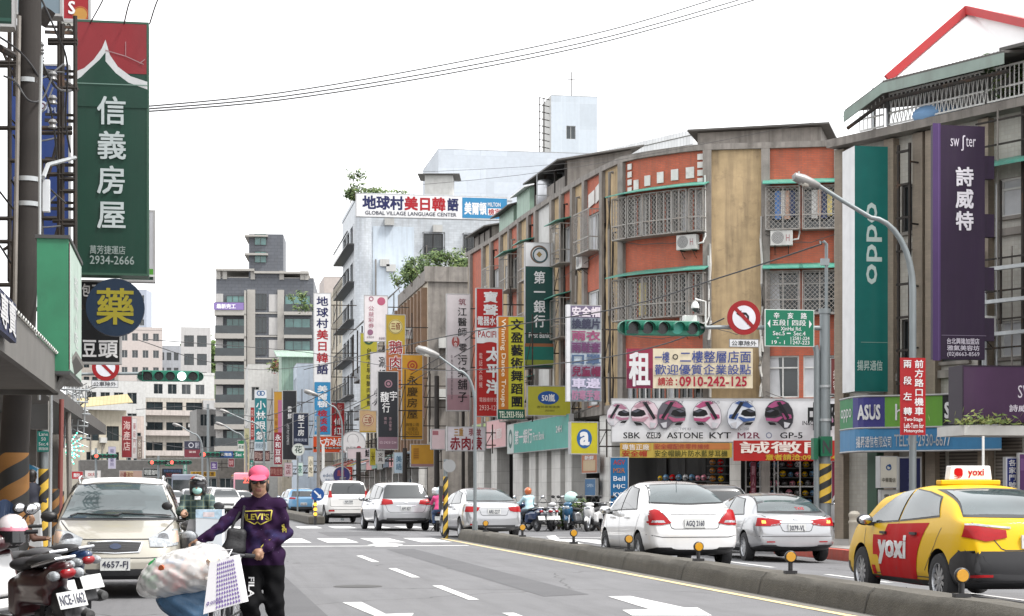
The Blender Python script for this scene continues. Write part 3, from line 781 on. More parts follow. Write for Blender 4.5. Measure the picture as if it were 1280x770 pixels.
# --- corner block with red brick panels and tan render
BX=[585,590,606,616,628,639,651,663,672,692,704,718,733,755,779,884,957,1048,1058]
ROOFY=[(585,320),(590,317),(628,294),(651,277),(704,242),(755,213),(779,201.6),(830,192),(884,186),(957,184),(1058,181)]
ZR=14.2
def dB(px):
 return(ZR-CH)*FPX/(HZ-pchip([a for a,b in ROOFY],[b for a,b in ROOFY],px))
 # sample the curve: bays wide in the picture get intermediate points
bay_pts=[]
kinds=['t','r','t','r','t','r','t','r','w','t','r','t','r','t','R','t','F','t']
bP=[G(px,dB(px))for px in BX]
rootB=thing('apartment_building','old corner apartment block with red brick panels and tan walls above the helmet shop','building',G(900,69)[:])
wl=MB(); FB={}
Z1,ZF=4.8,[4.88,8.0,11.13]  # shop ceiling, window sills of the three upper floors
def subpts(a,b,n):return[G(a+(b-a)*i/n,dB(a+(b-a)*i/n))for i in range(n+1)]
for i,k in enumerate(kinds):
 a,b=BX[i],BX[i+1]; n=6 if k=='R' else 1; P=subpts(a,b,n); m=BRK if k in 'rRF' else(WHT if k=='w' else TAN)
 for p,q in zip(P,P[1:]):
  F=Face(p,q,Z1,ZR); holes=[]
  if k=='R':holes=[(.0+.03,F.w-.03,z,z+1.55)for z in ZF]
  if k=='F':holes=[(.05,F.w*.46,z,z+1.55)for z in ZF]+[(F.w*.52,F.w-.08,z,z+1.55)for z in ZF]
  if k=='r' and a>600:holes=[(F.w*.08,F.w*.92,z,z+1.55)for z in ZF]
  if k=='t' and 606<=a<755 and i%2==0 and F.w>2.2:holes=[(F.w*.3,F.w*.7,z+.3,z+1.4)for z in ZF]
  F.wall(wl,m,holes,GREYC); FB.setdefault(i,[]).append((F,holes))
  F2=Face(p,q,-.3,Z1); n_=.35
  F.box(wl,0,F.w,Z1-.35,Z1,-.5,.06,GREYC)
back=[bP[-1]+Vector((6,14,0)),bP[0]+Vector((16,6,0))]
for p,q in((bP[-1],back[0]),(back[1],bP[0])):Face(p,q,-.3,ZR).wall(wl,GREYC)
off(wl.build('wall',rootB),rootB)
allp=[p for i in range(len(kinds))for p in(subpts(BX[i],BX[i+1],6 if kinds[i]=='R' else 1)[:-1])]+[bP[-1]]
rf=MB(); top=[p+ZV*(ZR-.01)for p in allp]+[p+ZV*(ZR-.01)for p in back]
rf.prism(top,(0,0,.08),GREYC)
for p,q in zip(allp,allp[1:]):F=Face(p,q,ZR,ZR+.2); F.box(rf,-.02,F.w+.02,ZR-.06,ZR+.16,-.15,.14,GREYC)
off(rf.build('roof',rootB),rootB)
for i in range(1,len(BX)-1):
 F=FB[i][0][0]; q=MB(); wd=.16 if BX[i]>700 else .2; F.box(q,-wd,wd,Z1-.34 if BX[i]<957 else 0,ZR-.07,-.1,.16,GREYC); off(q.build('pilaster',rootB),rootB)
rb=random.Random(5)
for i,L_ in FB.items():
 for F,hs in L_:
  for h in hs:
   k=kinds[i]; fl=ZF.index(min(ZF,key=lambda z:abs(z-h[2])))
   w=window(rootB,F,*h,frame=FRW if rb.random()<.6 else FRA,glass=GLW,mull=2 if k in 'rFR' else 1,trans=(k=='F'),curtain=CURT if rb.random()<(.2 if k=='F' else .5)else None)
   if k=='F' and fl>0:cage(w,F,h[0]-.03,h[1]+.03,h[2]-.05,h[3]-.02,.42,GRI,'diamond',AWN)
   if k=='R' and fl>0:cage(w,F,h[0]-.03,h[1]+.03,h[2]-.05,h[3]-.02,.55,GRI,'diamond',AWN)
   if k=='r' and(fl==2 or rb.random()<.5):cage(w,F,h[0]-.05,h[1]+.05,h[2]-.1,h[3],.6,GRI,'diamond',AWN if rb.random()<.4 else None)
   if k=='F' and fl==2:  # washing hung inside the cage
    q=MB()
    for j in range(4):
     u=h[0]+.3+j*(h[1]-h[0]-.5)/4; F.box(q,u,u+.22,h[2]+.35+.1*(j%2),h[3]-.15,.16,.19,CLOTH[(j+int(h[0]))%5])
    q.build('laundry',w)
   if k=='R' and fl==1 and L_.index((F,hs))==1:
    q=MB(); F.box(q,.3,.7,h[2]+.1,h[3]-.2,.2,.24,CLOTH[4]); q.build('laundry',w)
    # shop floor below: glazed fronts, pillars, signs come later
gl=MB(); STO=mat('shopfront_tile',(.64,.63,.60),.5,var=.12,brick=(.9,.6,(.42,.41,.39),0,.01),streak=.35)
for i,k in enumerate(kinds):
 P=subpts(BX[i],BX[i+1],3 if k=='R' else 1)
 for p,q in zip(P,P[1:]):
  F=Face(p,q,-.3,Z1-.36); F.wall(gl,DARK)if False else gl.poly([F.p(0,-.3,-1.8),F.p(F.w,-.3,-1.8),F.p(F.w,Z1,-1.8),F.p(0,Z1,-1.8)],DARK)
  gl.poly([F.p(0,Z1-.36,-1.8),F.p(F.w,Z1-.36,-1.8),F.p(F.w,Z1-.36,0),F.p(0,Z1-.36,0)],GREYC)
off(gl.build('arcade',rootB),rootB)
for a,b in((592,604),(613,620),(640,652),(660,668),(672,682),(688,699),(705,713),(748,763),(912,926),(1030,1046)):
 F=Face(G(a,dB(a)),G(b,dB(b)),0,Z1-.36); q=MB(); F.box(q,0,F.w,-.2,Z1-.37,-.7,-.05,STO); off(q.build('pillar',rootB),rootB)
 # shop glazing, goods and posters under the helmet board
def goods(root,px0,px1,z0,z1,n,cols,dep=-1.4,seed=1):
 F=Face(G(px0,dB(px0)),G(px1,dB(px1)),0,4); q=MB(); rg=random.Random(seed)
 for r_ in range(n):
  z=z0+(z1-z0)*r_/n; F.box(q,0,F.w,z-.03,z,dep-.1,dep+.35,FRB); u=.1
  while u<F.w-.3:
   s_=rg.uniform(.20,.27); c=rg.choice(cols); P=F.p(u+s_/2,z+s_*.5,dep+.15)
   q.ell(P,(s_/2,s_/2,s_*.5),c,10,7); F.box(q,u+.03,u+s_-.03,z+s_*.32,z+s_*.6,dep+.15,dep+.15+s_*.47,FRB); u+=s_+.05
 off(q.build('display_shelf',root),root)
HC=[P_RED,P_BLACK,P_WHITE,P_PINK,P_BLUE,P_GREY,P_YEL]
goods(rootB,932,1028,.5,3.0,7,HC,seed=2); goods(rootB,790,868,.6,2.4,3,HC,-1.7,4); goods(rootB,880,908,.5,3.0,8,[P_YEL,P_RED,plain('#a86a28')],-1.2,6)
for a,b in((932,968),(972,1028)):
 F=Face(G(a,dB(a)),G(b,dB(b)),0,4); q=MB()
 for u in(0,F.w/2,F.w):F.box(q,u-.03,u+.03,0,3.1,-.75,-.69,FRA)
 F.box(q,0,F.w,3.0,3.1,-.75,-.69,FRA); F.box(q,0,F.w,1.55,1.60,-.745,-.695,FRA); off(q.build('shop_window_frame',rootB),rootB)
 # paint ghosts of old letters, drain pipes, conduits and loose cables: the wear of that front
q=MB()
for i,(px,w,h,dz)in enumerate(((796,.26,.42,0),(810,.28,.44,.25),(826,.30,.46,.40),(844,.32,.46,.50),(863,.34,.46,.55))):
 F=Face(G(px-8,dB(px-8)),G(px+8,dB(px+8)),0,14); F.box(q,F.w/2-w/2,F.w/2+w/2,12.98+dz*.3,12.98+h*.9+dz*.3,.02,.05,mat('old_paint',(.60,.585,.56),.8,var=.15,streak=.3,spots=.4))
for k in range(4):
 for px in(788,876):F=Face(G(px-3,dB(px-3)),G(px+3,dB(px+3)),0,14); F.box(q,F.w/2-.12,F.w/2+.12,12.9+k*.30,13.12+k*.30,.02,.05,mat('old_paint',''))
F=Face(G(737,dB(737)),G(752,dB(752)),0,14); q.prism([F.p(0,12.95,.03),F.p(F.w*.5,13.05,.03),F.p(F.w*.5,13.6,.03),F.p(0,13.5,.03)],F.N*.03,mat('old_paint','')); q.prism([F.p(F.w*.6,13.0,.03),F.p(F.w,13.15,.03),F.p(F.w,13.8,.03),F.p(F.w*.6,13.65,.03)],F.N*.03,mat('old_paint',''))
off(q.build('old_paint_patch',rootB),rootB)
rp_=random.Random(77); PIPW=mat('pipe_white',(.55,.54,.51),.6,var=.15,streak=.4)
for px,zt,zb,r_,m_ in((888,10.6,4.9,.05,PIPW),(952,11.6,4.9,.045,PIPW),(951,7.9,4.9,.05,PIPW),(768,13.9,4.9,.07,GREYC),(762,13.0,4.9,.05,STEEL),(772,11.5,4.9,.04,STEEL),(1053,13.8,4.9,.06,STEEL),(726,13.6,4.9,.06,GREYC),(711,13.6,5.2,.05,STEEL),(698,12.6,5.0,.06,PIPW),(668,13.6,5.0,.06,STEEL),(645,13.5,5.0,.06,GREYC),(622,13.6,5.0,.06,STEEL),(611,12.0,5.0,.05,PIPW)):
 q=MB(); F=Face(G(px-3,dB(px-3)),G(px+3,dB(px+3)),0,14); P=[F.p(F.w/2,zt,.05),F.p(F.w/2,zt,.2)]
 k=8; P+=[F.p(F.w/2+rp_.uniform(-.05,.05),zt+(zb-zt)*(i+1)/k,.2)for i in range(k)]; q.tube(P,r_,m_,7); off(q.build('drain_pipe',rootB),rootB)
for k in range(9):
 a,b=rp_.choice([(780,884),(884,957),(957,1048),(640,755)]); z=rp_.choice([7.6,10.9,4.95,13.0])+rp_.uniform(-.3,.2); q=MB(); P=[]
 for i in range(9):t=i/8; px=a+(b-a)*t; F=Face(G(px-3,dB(px-3)),G(px+3,dB(px+3)),0,14); P.append(F.p(F.w/2,z-.35*math.sin(math.pi*t)*rp_.uniform(.8,1.1),.22))
 q.tube(P,.014,SHEETD,5); off(q.build('loose_cable',rootB),rootB)
 # --- rooftop sheds along that roof
def shed(name,label,P0,P1,depth,z0,zf,zb,wall,roof,over=.4,openf=False):
 P0,P1=Vector((*P0[:2],0)),Vector((*P1[:2],0)); F=Face(P0,P1,z0,zf); r=thing(name,label,'rooftop shed',(P0+ZV*z0)[:])
 b=MB(); B0,B1=P0-F.N*depth,P1-F.N*depth
 if openf:
  for u in[F.w*k/3 for k in range(4)]:F.box(b,u-.05,u+.05,z0,zf,-.1,0,STEEL)
  F.box(b,0,F.w,z0,z0+.9,-.08,-.04,wall)
 else:F.wall(b,wall)
 for p,q,za,zb_ in((B0,P0,zb,zf),(P1,B1,zf,zb)):b.poly([p+ZV*z0,q+ZV*z0,q+ZV*zb_,p+ZV*za],wall)
 b.poly([B1+ZV*z0,B0+ZV*z0,B0+ZV*zb,B1+ZV*zb],wall);
 o=b.build('wall',r); o.location=-r.location
 q=MB(); s=(zb-zf)/depth; a=[F.p(-over,zf-s*over+.02,over),F.p(F.w+over,zf-s*over+.02,over),F.p(F.w+over,zb+s*over+.02,-depth-over),F.p(-over,zb+s*over+.02,-depth-over)]
 q.prism(a,(0,0,.07),roof); o=q.build('roof',r); o.location=-r.location
 return r
def onB(px,back_=1.0,z=0):p=G(px,dB(px)+back_); return p
pS0,pS1=G(704,96),G(866,88); building('rooftop_shed','long white sheet metal storey rising behind the curved red brick panel',pS0,pS1,5,Zat(188,92),SHEETW,parapet=.25,pm=SHEETW)
shed('rooftop_shed','low dark flat roofed hut on the roof above the tan wall',onB(872,3),onB(1026,2.5),6,ZR,15.4,15.35,GREYC,SHEETD,.35)
shed('rooftop_shed','open rooftop lean-to with a dark sloping roof above the bank sign',onB(668,.8),onB(706,.8),3,ZR,15.7,16.3,GREYC,SHEETD,.45,True)
shed('rooftop_shed','pale green gabled rooftop shed left of the dark lean-to',onB(646,1.0),onB(662,1.0),3,ZR,15.7,16.5,SHEETG,SHEETW,.3)
shed('rooftop_shed','green walled rooftop shed with an overhanging grey roof',onB(624,1.0),onB(642,1.0),3,ZR,15.4,16.3,SHEETG,SHEETD,.4)
shed('rooftop_shed','grey rooftop shed at the far end of the red brick roof',onB(592,1),onB(612,1),3,ZR,15.2,15.8,GREYC,SHEETD,.4,True)
tk=MB(); c=onB(684,1.6);
for k in range(2):tk.lathe([(0,15.55),(.42,15.5),(.48,15.35),(.48,14.5),(.42,14.4),(0,14.4)],ALU,(c.x+k*1.1,c.y-k*.35,0),n=20)
for dx in(-.6,.6,1.7):tk.tube([(c.x+dx,c.y-.7,14.3),(c.x+dx,c.y-.7,15.7)],.025,GALV,6)
for z in(14.7,15.2,15.7):tk.tube([(c.x-.6,c.y-.7,z),(c.x+1.7,c.y-1.1,z)],.02,GALV,6)
o=tk.build('water_tank'); tag(o,'steel water tanks behind a pipe rail on the roof above the bank sign','water tank')
# --- the near right block with tiled piers (purple signs)
pA0,pA1=G(1056,50.2),G(1282,45.1); eA=(pA1-pA0).normalized(); pA2=pA1+eA*14
FA=Face(pA0,pA2,-.3,10.75)
def uA(px):
 a,b=ray(px); O,U=FA.O,FA.U  # intersection of the sight line with the wall line
 return-(O.x*b-O.y*a)/(U.x*b-U.y*a)
rootA=thing('apartment_building','old tiled apartment block with roof terrace behind the tall purple sign','building',FA.p(5,0)[:])
wA=MB(); holes=[]
win=[(1127,1150,'d'),(1158,1212,'d'),(1249,1292,'g')]
for a,b,k in win:
 for z in((4.72,5.92),(8.2,9.45)):holes.append((uA(a),uA(b)if b<1285 else uA(1280)+1.4,z[0],z[1]if k=='d' else z[1]-.3))
u=uA(1280)+3
while u<FA.w-2:holes+=[(u,u+1.6,4.7,6.0),(u,u+1.6,8.0,9.3)]; u+=3.2
FA.wall(wA,TWH,holes,GREYC); Bk=[pA0-FA.N*12,pA2-FA.N*12]
for p,q in((Bk[0],pA0),(pA2,Bk[1]),(Bk[1],Bk[0])):Face(p,q,-.3,10.75).wall(wA,TBR)
off(wA.build('wall',rootA),rootA)
for k in range(9):
 u=[0.0,uA(1118),uA(1154),uA(1170),uA(1236),uA(1280)+1.6,uA(1280)+4.8,uA(1280)+8,FA.w][k]; q=MB(); FA.box(q,u-.17,u+.17,-.2,10.7,-.05,.22,TBR); off(q.build('pier',rootA),rootA)
q=MB(); FA.box(q,-.1,FA.w,7.72,7.9,.0,.12,GREYC); FA.box(q,-.1,FA.w,4.3,4.5,0,.14,GREYC); off(q.build('floor_band',rootA),rootA)
q=MB(); q.prism([v+ZV*10.74 for v in(pA0+FA.N*.5-FA.U*.2,pA2+FA.N*.5,Bk[1],Bk[0]-FA.U*.2)],(0,0,.22),GREYC); off(q.build('terrace_slab',rootA),rootA)
for h in holes:
 g_=h[0]>uA(1240)and h[0]<uA(1262)
 w=window(rootA,FA,*h,frame=FRW if g_ else FRB,glass=GLW,mull=2,trans=g_,sill=GREYC,curtain=CURT if g_ else None)
 if g_ and h[2]>8:
  q=MB(); q.prism([FA.p(h[0]-1.0,9.62,.0),FA.p(h[0]-1.0,9.66,0),FA.p(h[0]-1.0,9.36,1.0),FA.p(h[0]-1.0,9.28,1.0)],FA.U*4.2,AWN); q.build('awning',w)
 if not g_ and h[2]>8:FA_=None
 # drain pipes and cage frames on the wall
pp=MB(); rg=random.Random(9)
for k in range(16):
 u=uA(1236)+k*.17+rg.uniform(-.04,.04); zt=rg.choice([10.8,9.0,7.4,6.5]); zb=rg.choice([2.8,4.2,4.4,5.5]); n_=rg.uniform(.28,.55)
 if zt>zb+1:pp.tube([FA.p(u,zb,n_),FA.p(u,zt,n_)],rg.choice([.025,.035,.05]),rg.choice([STEEL,GREYC,GALV]),7)
for z in(4.9,5.6,6.3,7.1,9.9,10.5):FA.box(pp,uA(1236),uA(1280)+1.2,z,z+.04,.45,.5,STEEL)
for z in(5.2,6.0,6.8):FA.box(pp,uA(1242),uA(1280)+1.0,z,z+.09,.6,.75,GALV)
off(pp.build('pipework',rootA),rootA)
lad=MB()
for u in(uA(1141),uA(1155)):FA.box(lad,u-.03,u+.03,3.0,10.4,.5,.56,STEEL)
for k in range(9):FA.box(lad,uA(1139),uA(1156),3.3+k*.86,3.36+k*.86,.5,.56,STEEL)
for k in range(5):FA.box(lad,uA(1155)-.02,uA(1155)+.02,3.5+k*1.6,3.54+k*1.6,.0,.5,STEEL)
off(lad.build('sign_rack',rootA),rootA)
# terrace: railing, posts, sloping sheet roof, things standing on it
rl=MB(); RW=mat('rail_white',(.66,.66,.64),.5,.1,var=.1,streak=.3)
for u0,u1 in((uA(1088),uA(1118)),(uA(1125),uA(1244)),(uA(1248),FA.w)):
 for z in(11.0,11.3,11.8):FA.box(rl,u0,u1,z,z+.045,.38,.42,RW)
 n=int((u1-u0)/.14)
 for k in range(n+1):
  u=u0+(u1-u0)*k/n; s_=.14 if u0>1.5 and u0<uA(1240)else 0
  rl.tube([FA.p(u,11.0,.4),FA.p(u+s_,11.8,.4)],.016,RW,5)
  if s_:rl.tube([FA.p(u,11.8,.4),FA.p(u+s_,11.0,.4)],.016,RW,5)
off(rl.build('railing',rootA),rootA)
ps=MB()
for px in(1092,1110,1156,1202,1248,1290):FA.box(ps,uA(px)-.04,uA(px)+.04,11.1,12.2,-.05,.03,GALV)
FA.box(ps,uA(1092),FA.w,11.1,12.7,-3.6,-3.5,CREAM); FA.box(ps,uA(1190),uA(1230),11.2,12.4,-3.5,-3.45,DARK); FA.box(ps,uA(1120),uA(1150),11.2,12.7,-3.5,-3.45,DARK); FA.box(ps,uA(1094),uA(1112),11.2,12.5,-3.5,-3.44,FRW)
off(ps.build('terrace_posts',rootA),rootA)
cr=MB(); z0,z1=12.15,13.5
a=[W(1056,140,48.6),W(1104,104,47.6),W(1256,66,43.9)]; a+=[p-FA.N*4.2+ZV*.75 for p in a[::-1]]
SHG=mat('sheet_roof_edge',(.20,.255,.225),.5,.1,var=.12,streak=.4)
for f in([0,1,4,5],[1,2,3,4]):cr.prism([a[k]for k in f],(0,0,.06),SHEETD)
for p,q_ in((a[0],a[1]),(a[1],a[2])):cr.prism([p-ZV*.27+FA.N*.02,q_-ZV*.27+FA.N*.02,q_+FA.N*.02,p+FA.N*.02],FA.N*.03,SHG)
for p,q_ in((a[0],a[1]),(a[1],a[2])):cr.tube([p-ZV*.42-FA.N*.1,q_-ZV*.42-FA.N*.1],.05,STEEL,6)
n=34
for k in range(n):p=a[1].lerp(a[2],k/n)+ZV*.05; cr.tube([p,a[4].lerp(a[3],k/n)+ZV*.05],.03,SHEETD,5)
off(cr.build('terrace_canopy',rootA),rootA)
q=MB(); a=[W(1249,64,44.4),W(1420,22,40.5)]; a+=[p-FA.N*4+ZV*.5 for p in a[::-1]]; q.prism(a,(0,0,.08),SHEETD); off(q.build('terrace_canopy',rootA),rootA)
bl=MB(); bl.ell(FA.p(uA(1172),11.1,-.1),(.75,.6,.30),plain('#7fa6cf',.6),14,8); o=bl.build('tarpaulin'); tag(o,'pale blue tarpaulin bundle behind the white terrace railing','tarpaulin')
# red trimmed white gable standing on the terrace block
gr=thing('rooftop_gable','white gabled rooftop structure with bright red edge beams above the terrace','rooftop shed',FA.p(6,13,-4)[:])
RB=mat('red_beam',(.42,.022,.025),.5,var=.1,streak=.15); g=MB()
def beam(mb,p,q,w,h,m):
 d_=(q-p); L_=d_.length; z=d_.normalized(); x=z.cross(ZV).normalized(); y=x.cross(z); mb.obox((p+q)/2,(w,h,L_),m,Matrix((x,y,z)).transposed())
e0,e1,e2=W(1112,99,51),W(1211,13,51),W(1420,60,44)
w_=MB(); w_.prism([e0,e1,e2,e2-ZV*3.2,e0+Vector((5,-2,-1.2))],(-FA.N*.15),mat('sheet_white_bright',(.86,.86,.86),.6,var=.03)); o=w_.build('gable_wall',gr); o.location=-gr.location
for p,q in((e0,e1),(e1,e2)):g=MB(); beam(g,p+FA.N*.1,q+FA.N*.1,.16,.22,RB); o=g.build('edge_beam',gr); o.location=-gr.location
g=MB(); g.prism([e1,e2,e2-FA.N*7+ZV*.3,e1-FA.N*7+ZV*.3],(0,0,.08),mat('red_sheet',(.62,.22,.2),.55,var=.1)); o=g.build('roof',gr); o.location=-gr.location
# ground floor of that block: roller shutters between tiled piers
SHU=mat('roller_shutter',(.19,.165,.14),.55,.3,var=.15,brick=(9,.085,(.07,.06,.05),0,.02),streak=.3)
for a,b in((1144,1182),(1188,1240),(1246,1278)):
 q=MB(); FA.box(q,uA(a),uA(b),0.1,2.9,-.02,.05,SHU); off(q.build('roller_shutter',rootA),rootA)
q=MB(); FA.box(q,uA(1094),uA(1106),.1,2.6,.02,.3,mat('dark_green_paint',(.03,.075,.045),.5)); off(q.build('pier',rootA),rootA)

# --- white language school tower and what stands round it
def front(px0,px1,d):  # a front square to the street between two photo columns
 p=G(px0,d); x,t=XY(px1,p.y); return p,Vector((x,p.y,0))
dD=156; D0,D1=front(447,640,dD); hD=[(5.65,7.3,21.7,23.4),(9.1,9.9,21.7,23.4)]; zD=Zat(246,dD)
rootD,fD=building('office_building','tall pale tiled building under the rooftop language school billboard',D0,D1,16,zD,WTILE,front=hD,
left=grid(.6,15.4,4,2.8,3.4,3.2,7,2.0),parapet=.35,frame=FRB,glass=GLW,dep=.2)
q=MB(); p=Vector((*D0[:2],0)); q.lathe([(.75,-.2),(.75,zD-1.6)],WTILE,p+Vector((.45,.0,0)),n=24); off(q.build('corner_column',rootD),rootD)
for j in range(7):
 F=fD[1]; q=MB(); z=3.2+j*3.2; F.box(q,.4,F.w,z-.1,z+.0,0,.9,FRB)
 for k in range(14):u=.5+k*(F.w-.6)/13; F.box(q,u-.02,u+.02,z,z+1.0,.84,.88,FRB)
 F.box(q,.4,F.w,z+1.0,z+1.06,.82,.9,FRB); off(q.build('balcony',rootD),rootD)
cgw=[c for c in rootD.children if c.name.startswith('window')]
for c_,h in zip(cgw[:2],hD):cage(c_,fD[0],h[0]-.1,h[1]+.1,h[2]-.1,h[3]+.05,.4,FRB,'bars')
pn=MB(); fD[0].box(pn,1.3,4.8,5,23.9,.0,.05,mat('wall_panel_blue',(.53,.60,.67),.5,var=.07,streak=.25)); off(pn.build('wall_panel',rootD),rootD)
E0,E1=front(548,790,176)
building('office_building','pale blue grey windowless block rising behind the language school billboard',E0,E1,12,Zat(186,176),mat('blue_grey_wall',(.47,.51,.56),.6,var=.08,brick=(2.6,1.2,(.40,.435,.48),.5,.03),streak=.3,dirtcol=(.42,.44,.46)),front=[(4.6,5.9,26.2,28.4)])
dW=192; p0,p1=front(689,747,dW)
building('rooftop_tower','pale blue lift tower standing highest above the roofs',p0,p1,5,Zat(119,dW),mat('blue_panel',(.43,.475,.52),.5,var=.05,brick=(1.9,2.8,(.44,.48,.52),0,.04),streak=.1),front=[(1.6,2.6,38.2,39.6)],sidewall=WHT)
la=MB(); p=G(677,dW); zt,zb=Zat(122,dW),Zat(192,dW)
for dx in(-.25,.25):la.tube([p+Vector((dx,0,zb)),p+Vector((dx,0,zt))],.06,STEEL,6)
for k in range(9):z=zb+(zt-zb)*k/8; la.tube([p+Vector((-.25,0,z)),p+Vector((1.1,1,z))],.05,STEEL,5)
la.tube([p+Vector((3.2,0,zt-1)),p+Vector((3.2,0,zt+2.8))],.05,STEEL,5); la.tube([p+Vector((2.8,0,zt+2)),p+Vector((3.6,0,zt+2))],.04,STEEL,5)
tag(la.build('steel_ladder'),'rusty caged ladder and aerial beside the pale blue lift tower','ladder')
shed('rooftop_shed','small glazed hut with dark eaves on the language school roof',G(531,160),G(566,160),4,zD,Zat(219,160),Zat(216,160),WHT,SHEETD,.6)
# --- lower street fronts between the corner block and the language school
F10,F11=front(535,596,108)
rootF,fF=building('shophouse','grey concrete shophouse with brown fins and planted roof beside the red brick block',F10,F11,15,Zat(350,108),GREYC,left=grid(.3,14.7,5,1.3,4.6,3.1,3,1.7),sidewall=CREAM,frame=FRA)
for k in range(9):q=MB(); fF[1].box(q,.1+k*1.75,.55+k*1.75,3.6,13.4,0,.35,BROWN); off(q.build('fin',rootF),rootF)
q=MB(); F=Face(F10,F11,13.9,14.7); F.box(q,-.2,F.w+.1,Zat(352,108),Zat(333,108),-.3,.12,GREYC); F2_=fF[1]; F2_.box(q,0,F2_.w-.4,Zat(352,108),Zat(336,108),-.3,.12,GREYC); off(q.build('planter',rootF),rootF)
F20,F21=front(500,540,125)
rootF2,fF2=building('shophouse','beige shophouse with a dark slanting roof awning and rusty balconies',F20,F21,25,12.6,CREAM,left=grid(.4,24.6,8,1.9,4.4,3.0,3,1.7),sidewall=CREAM,frame=FRB)
q=MB(); F=fF2[1]; a=[F.p(8,15.2,0),F.p(F.w+.5,15.2,0),F.p(F.w+.5,13.4,2.0),F.p(8,13.4,2.0)]; q.prism(a,(0,0,.08),SHEETD)
for k in range(5):F.box(q,8.3+k*3.8,8.4+k*3.8,10.2,13.4,1.7,1.8,STEEL)
off(q.build('roof_awning',rootF2),rootF2)
for j in range(3):
 q=MB(); z=4.2+3*j; F.box(q,.2,F.w,z-.08,z,0,1.0,STEEL)
 for k in range(30):u=.2+k*(F.w-.3)/29; F.box(q,u-.025,u+.025,z,z+.95,.95,.99,STEEL)
 F.box(q,.2,F.w,z+.95,z+1.0,.94,1.0,STEEL); off(q.build('balcony',rootF2),rootF2)
H0,H1=front(428,470,190)
rootG,fG=building('apartment_building','narrow cream building with bay windows left of the tall white vertical sign',H0,H1,40,Zat(361,195),CREAM,left=grid(.4,39,9,2.2,4.5,3.1,6,1.8),parapet=.5,frame=FRA)
building('rooftop_tower','small cream stair hut on top of the narrow cream building',*front(405,440,205),8,Zat(346,205),PINKT)
I0,I1=front(371,396,176)
building('shophouse','pale blue rendered gable wall below the green tin roof',I0,I1,9,Zat(454,176),mat('blue_render',(.47,.53,.60),.8,var=.1,streak=.3),left=grid(.5,8.5,3,1.6,4.5,3.1,3,1.6))
shed('rooftop_shed','pale green tin roof shed on the shops below the cream building',*front(352,398,182),6,10,Zat(446,182),Zat(434,182),SHEETG,SHEETG,.5)
J0,J1=front(352,374,200)
building('shophouse','beige shophouse with brown shuttered openings above the yellow bean milk sign',J0,J1,9,Zat(458,200),CREAM,front=[(.3,.9,10.5,13),(1.1,1.6,10.5,13)],left=grid(.5,8.5,3,1.6,4.5,3.1,3,1.6),frame=FRB)
K0,K1=front(310,356,215)
building('shophouse','grey white shophouse end wall beside the teal spectacles sign',K0,K1,12,Zat(455,215),WHT,front=[(.4,1.3,12,13.6),(.4,1.3,8,9.6)],left=grid(.5,11,4,1.6,4.5,3.1,3,1.6))
# shops along the street side of those blocks: flat panels with the recess shade put into their colour, pillars and coloured canopies
AWC=[plain(h,.6,.8)for h in('#8a8f8c','#a8574a','#c9b23c','#6f9a92','#d2cfc6','#7a5a48','#c98f8f','#50606e')]; ra=random.Random(8)
for rt,F in((rootF,fF[1]),(rootF2,fF2[1]),(rootD,fD[1]),(rootG,fG[1])):
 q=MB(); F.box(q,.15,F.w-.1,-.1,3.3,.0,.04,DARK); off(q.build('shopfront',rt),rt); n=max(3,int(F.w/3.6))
 for k in range(n+1):u=.2+(F.w-.5)*k/n; q=MB(); F.box(q,u-.18,u+.18,-.1,3.6,.042,.5,STO); off(q.build('pillar',rt),rt)
 for k in range(n):
  u0,u1=.25+(F.w-.5)*k/n,.1+(F.w-.5)*(k+1)/n; q=MB(); c=ra.choice(AWC); z=3.35+ra.uniform(-.1,.25)
  q.prism([F.p(u0,z+.55,.05),F.p(u0,z+.62,.05),F.p(u0,z+.06,1.9),F.p(u0,z,1.9)],F.U*(u1-u0),c)
  if ra.random()<.7:F.box(q,u0+.1,u1-.1,z-.5,z+.02,1.86,1.9,ra.choice(AWC))
  off(q.build('awning',rt),rt)
  q=MB(); u=u0+.5
  while u<u1-.5:F.box(q,u,u+ra.uniform(.3,.6),.1,ra.uniform(.8,2.2),.06,.5,ra.choice(AWC)); u+=ra.uniform(.7,1.1)
  off(q.build('goods',rt),rt)
inner=[G(884,69),G(779,71.6),G(755,73.6),G(704,79),G(651,88),G(592,99.5),Vector((F10.x-.1,F10.y,0)),Vector((F20.x,F20.y,0)),D0,H0]
outer=[p+Vector((-2.6 if i>2 else-1.4,-2.4 if i<5 else 0,0))for i,p in enumerate(inner)]
kerb('pavement',[(p.x,p.y)for p in inner]+[(p.x,p.y)for p in outer[::-1]],.12,.1,CON,PAV)
# --- the slate grey apartment tower at the end of the street
dT=255; SLATE=mat('slate_tile',(.10,.108,.125),.55,var=.1,brick=(.9,.45,(.07,.075,.088),.5,.04),streak=.2)
LGT=mat('light_band',(.34,.325,.30),.7,var=.08); PALE=mat('pale_grey_wall',(.42,.41,.40),.7,var=.08,streak=.2)
rootT=thing('apartment_tower','slate grey apartment tower with pale banded balconies at the end of the street','building',G(330,dT)[:])
T0,T1=G(270,dT),G(392,dT+1); FT=Face(T0,T1,-.3,Zat(347,dT));
def uT(px):return FT.w*(px-270)/122
zT=lambda y:Zat(y,dT)
b=MB(); FT.wall(b,SLATE); Q0,Q1=T0-FT.N*18,T1-FT.N*18
for p,q in((Q0,T0),(T1,Q1),(Q1,Q0)):Face(p,q,-.3,FT.z1).wall(b,SLATE)
b.prism([v+ZV*FT.z1 for v in(T0,T1,Q1,Q0)],(0,0,.1),LGT); off(b.build('wall',rootT),rootT)
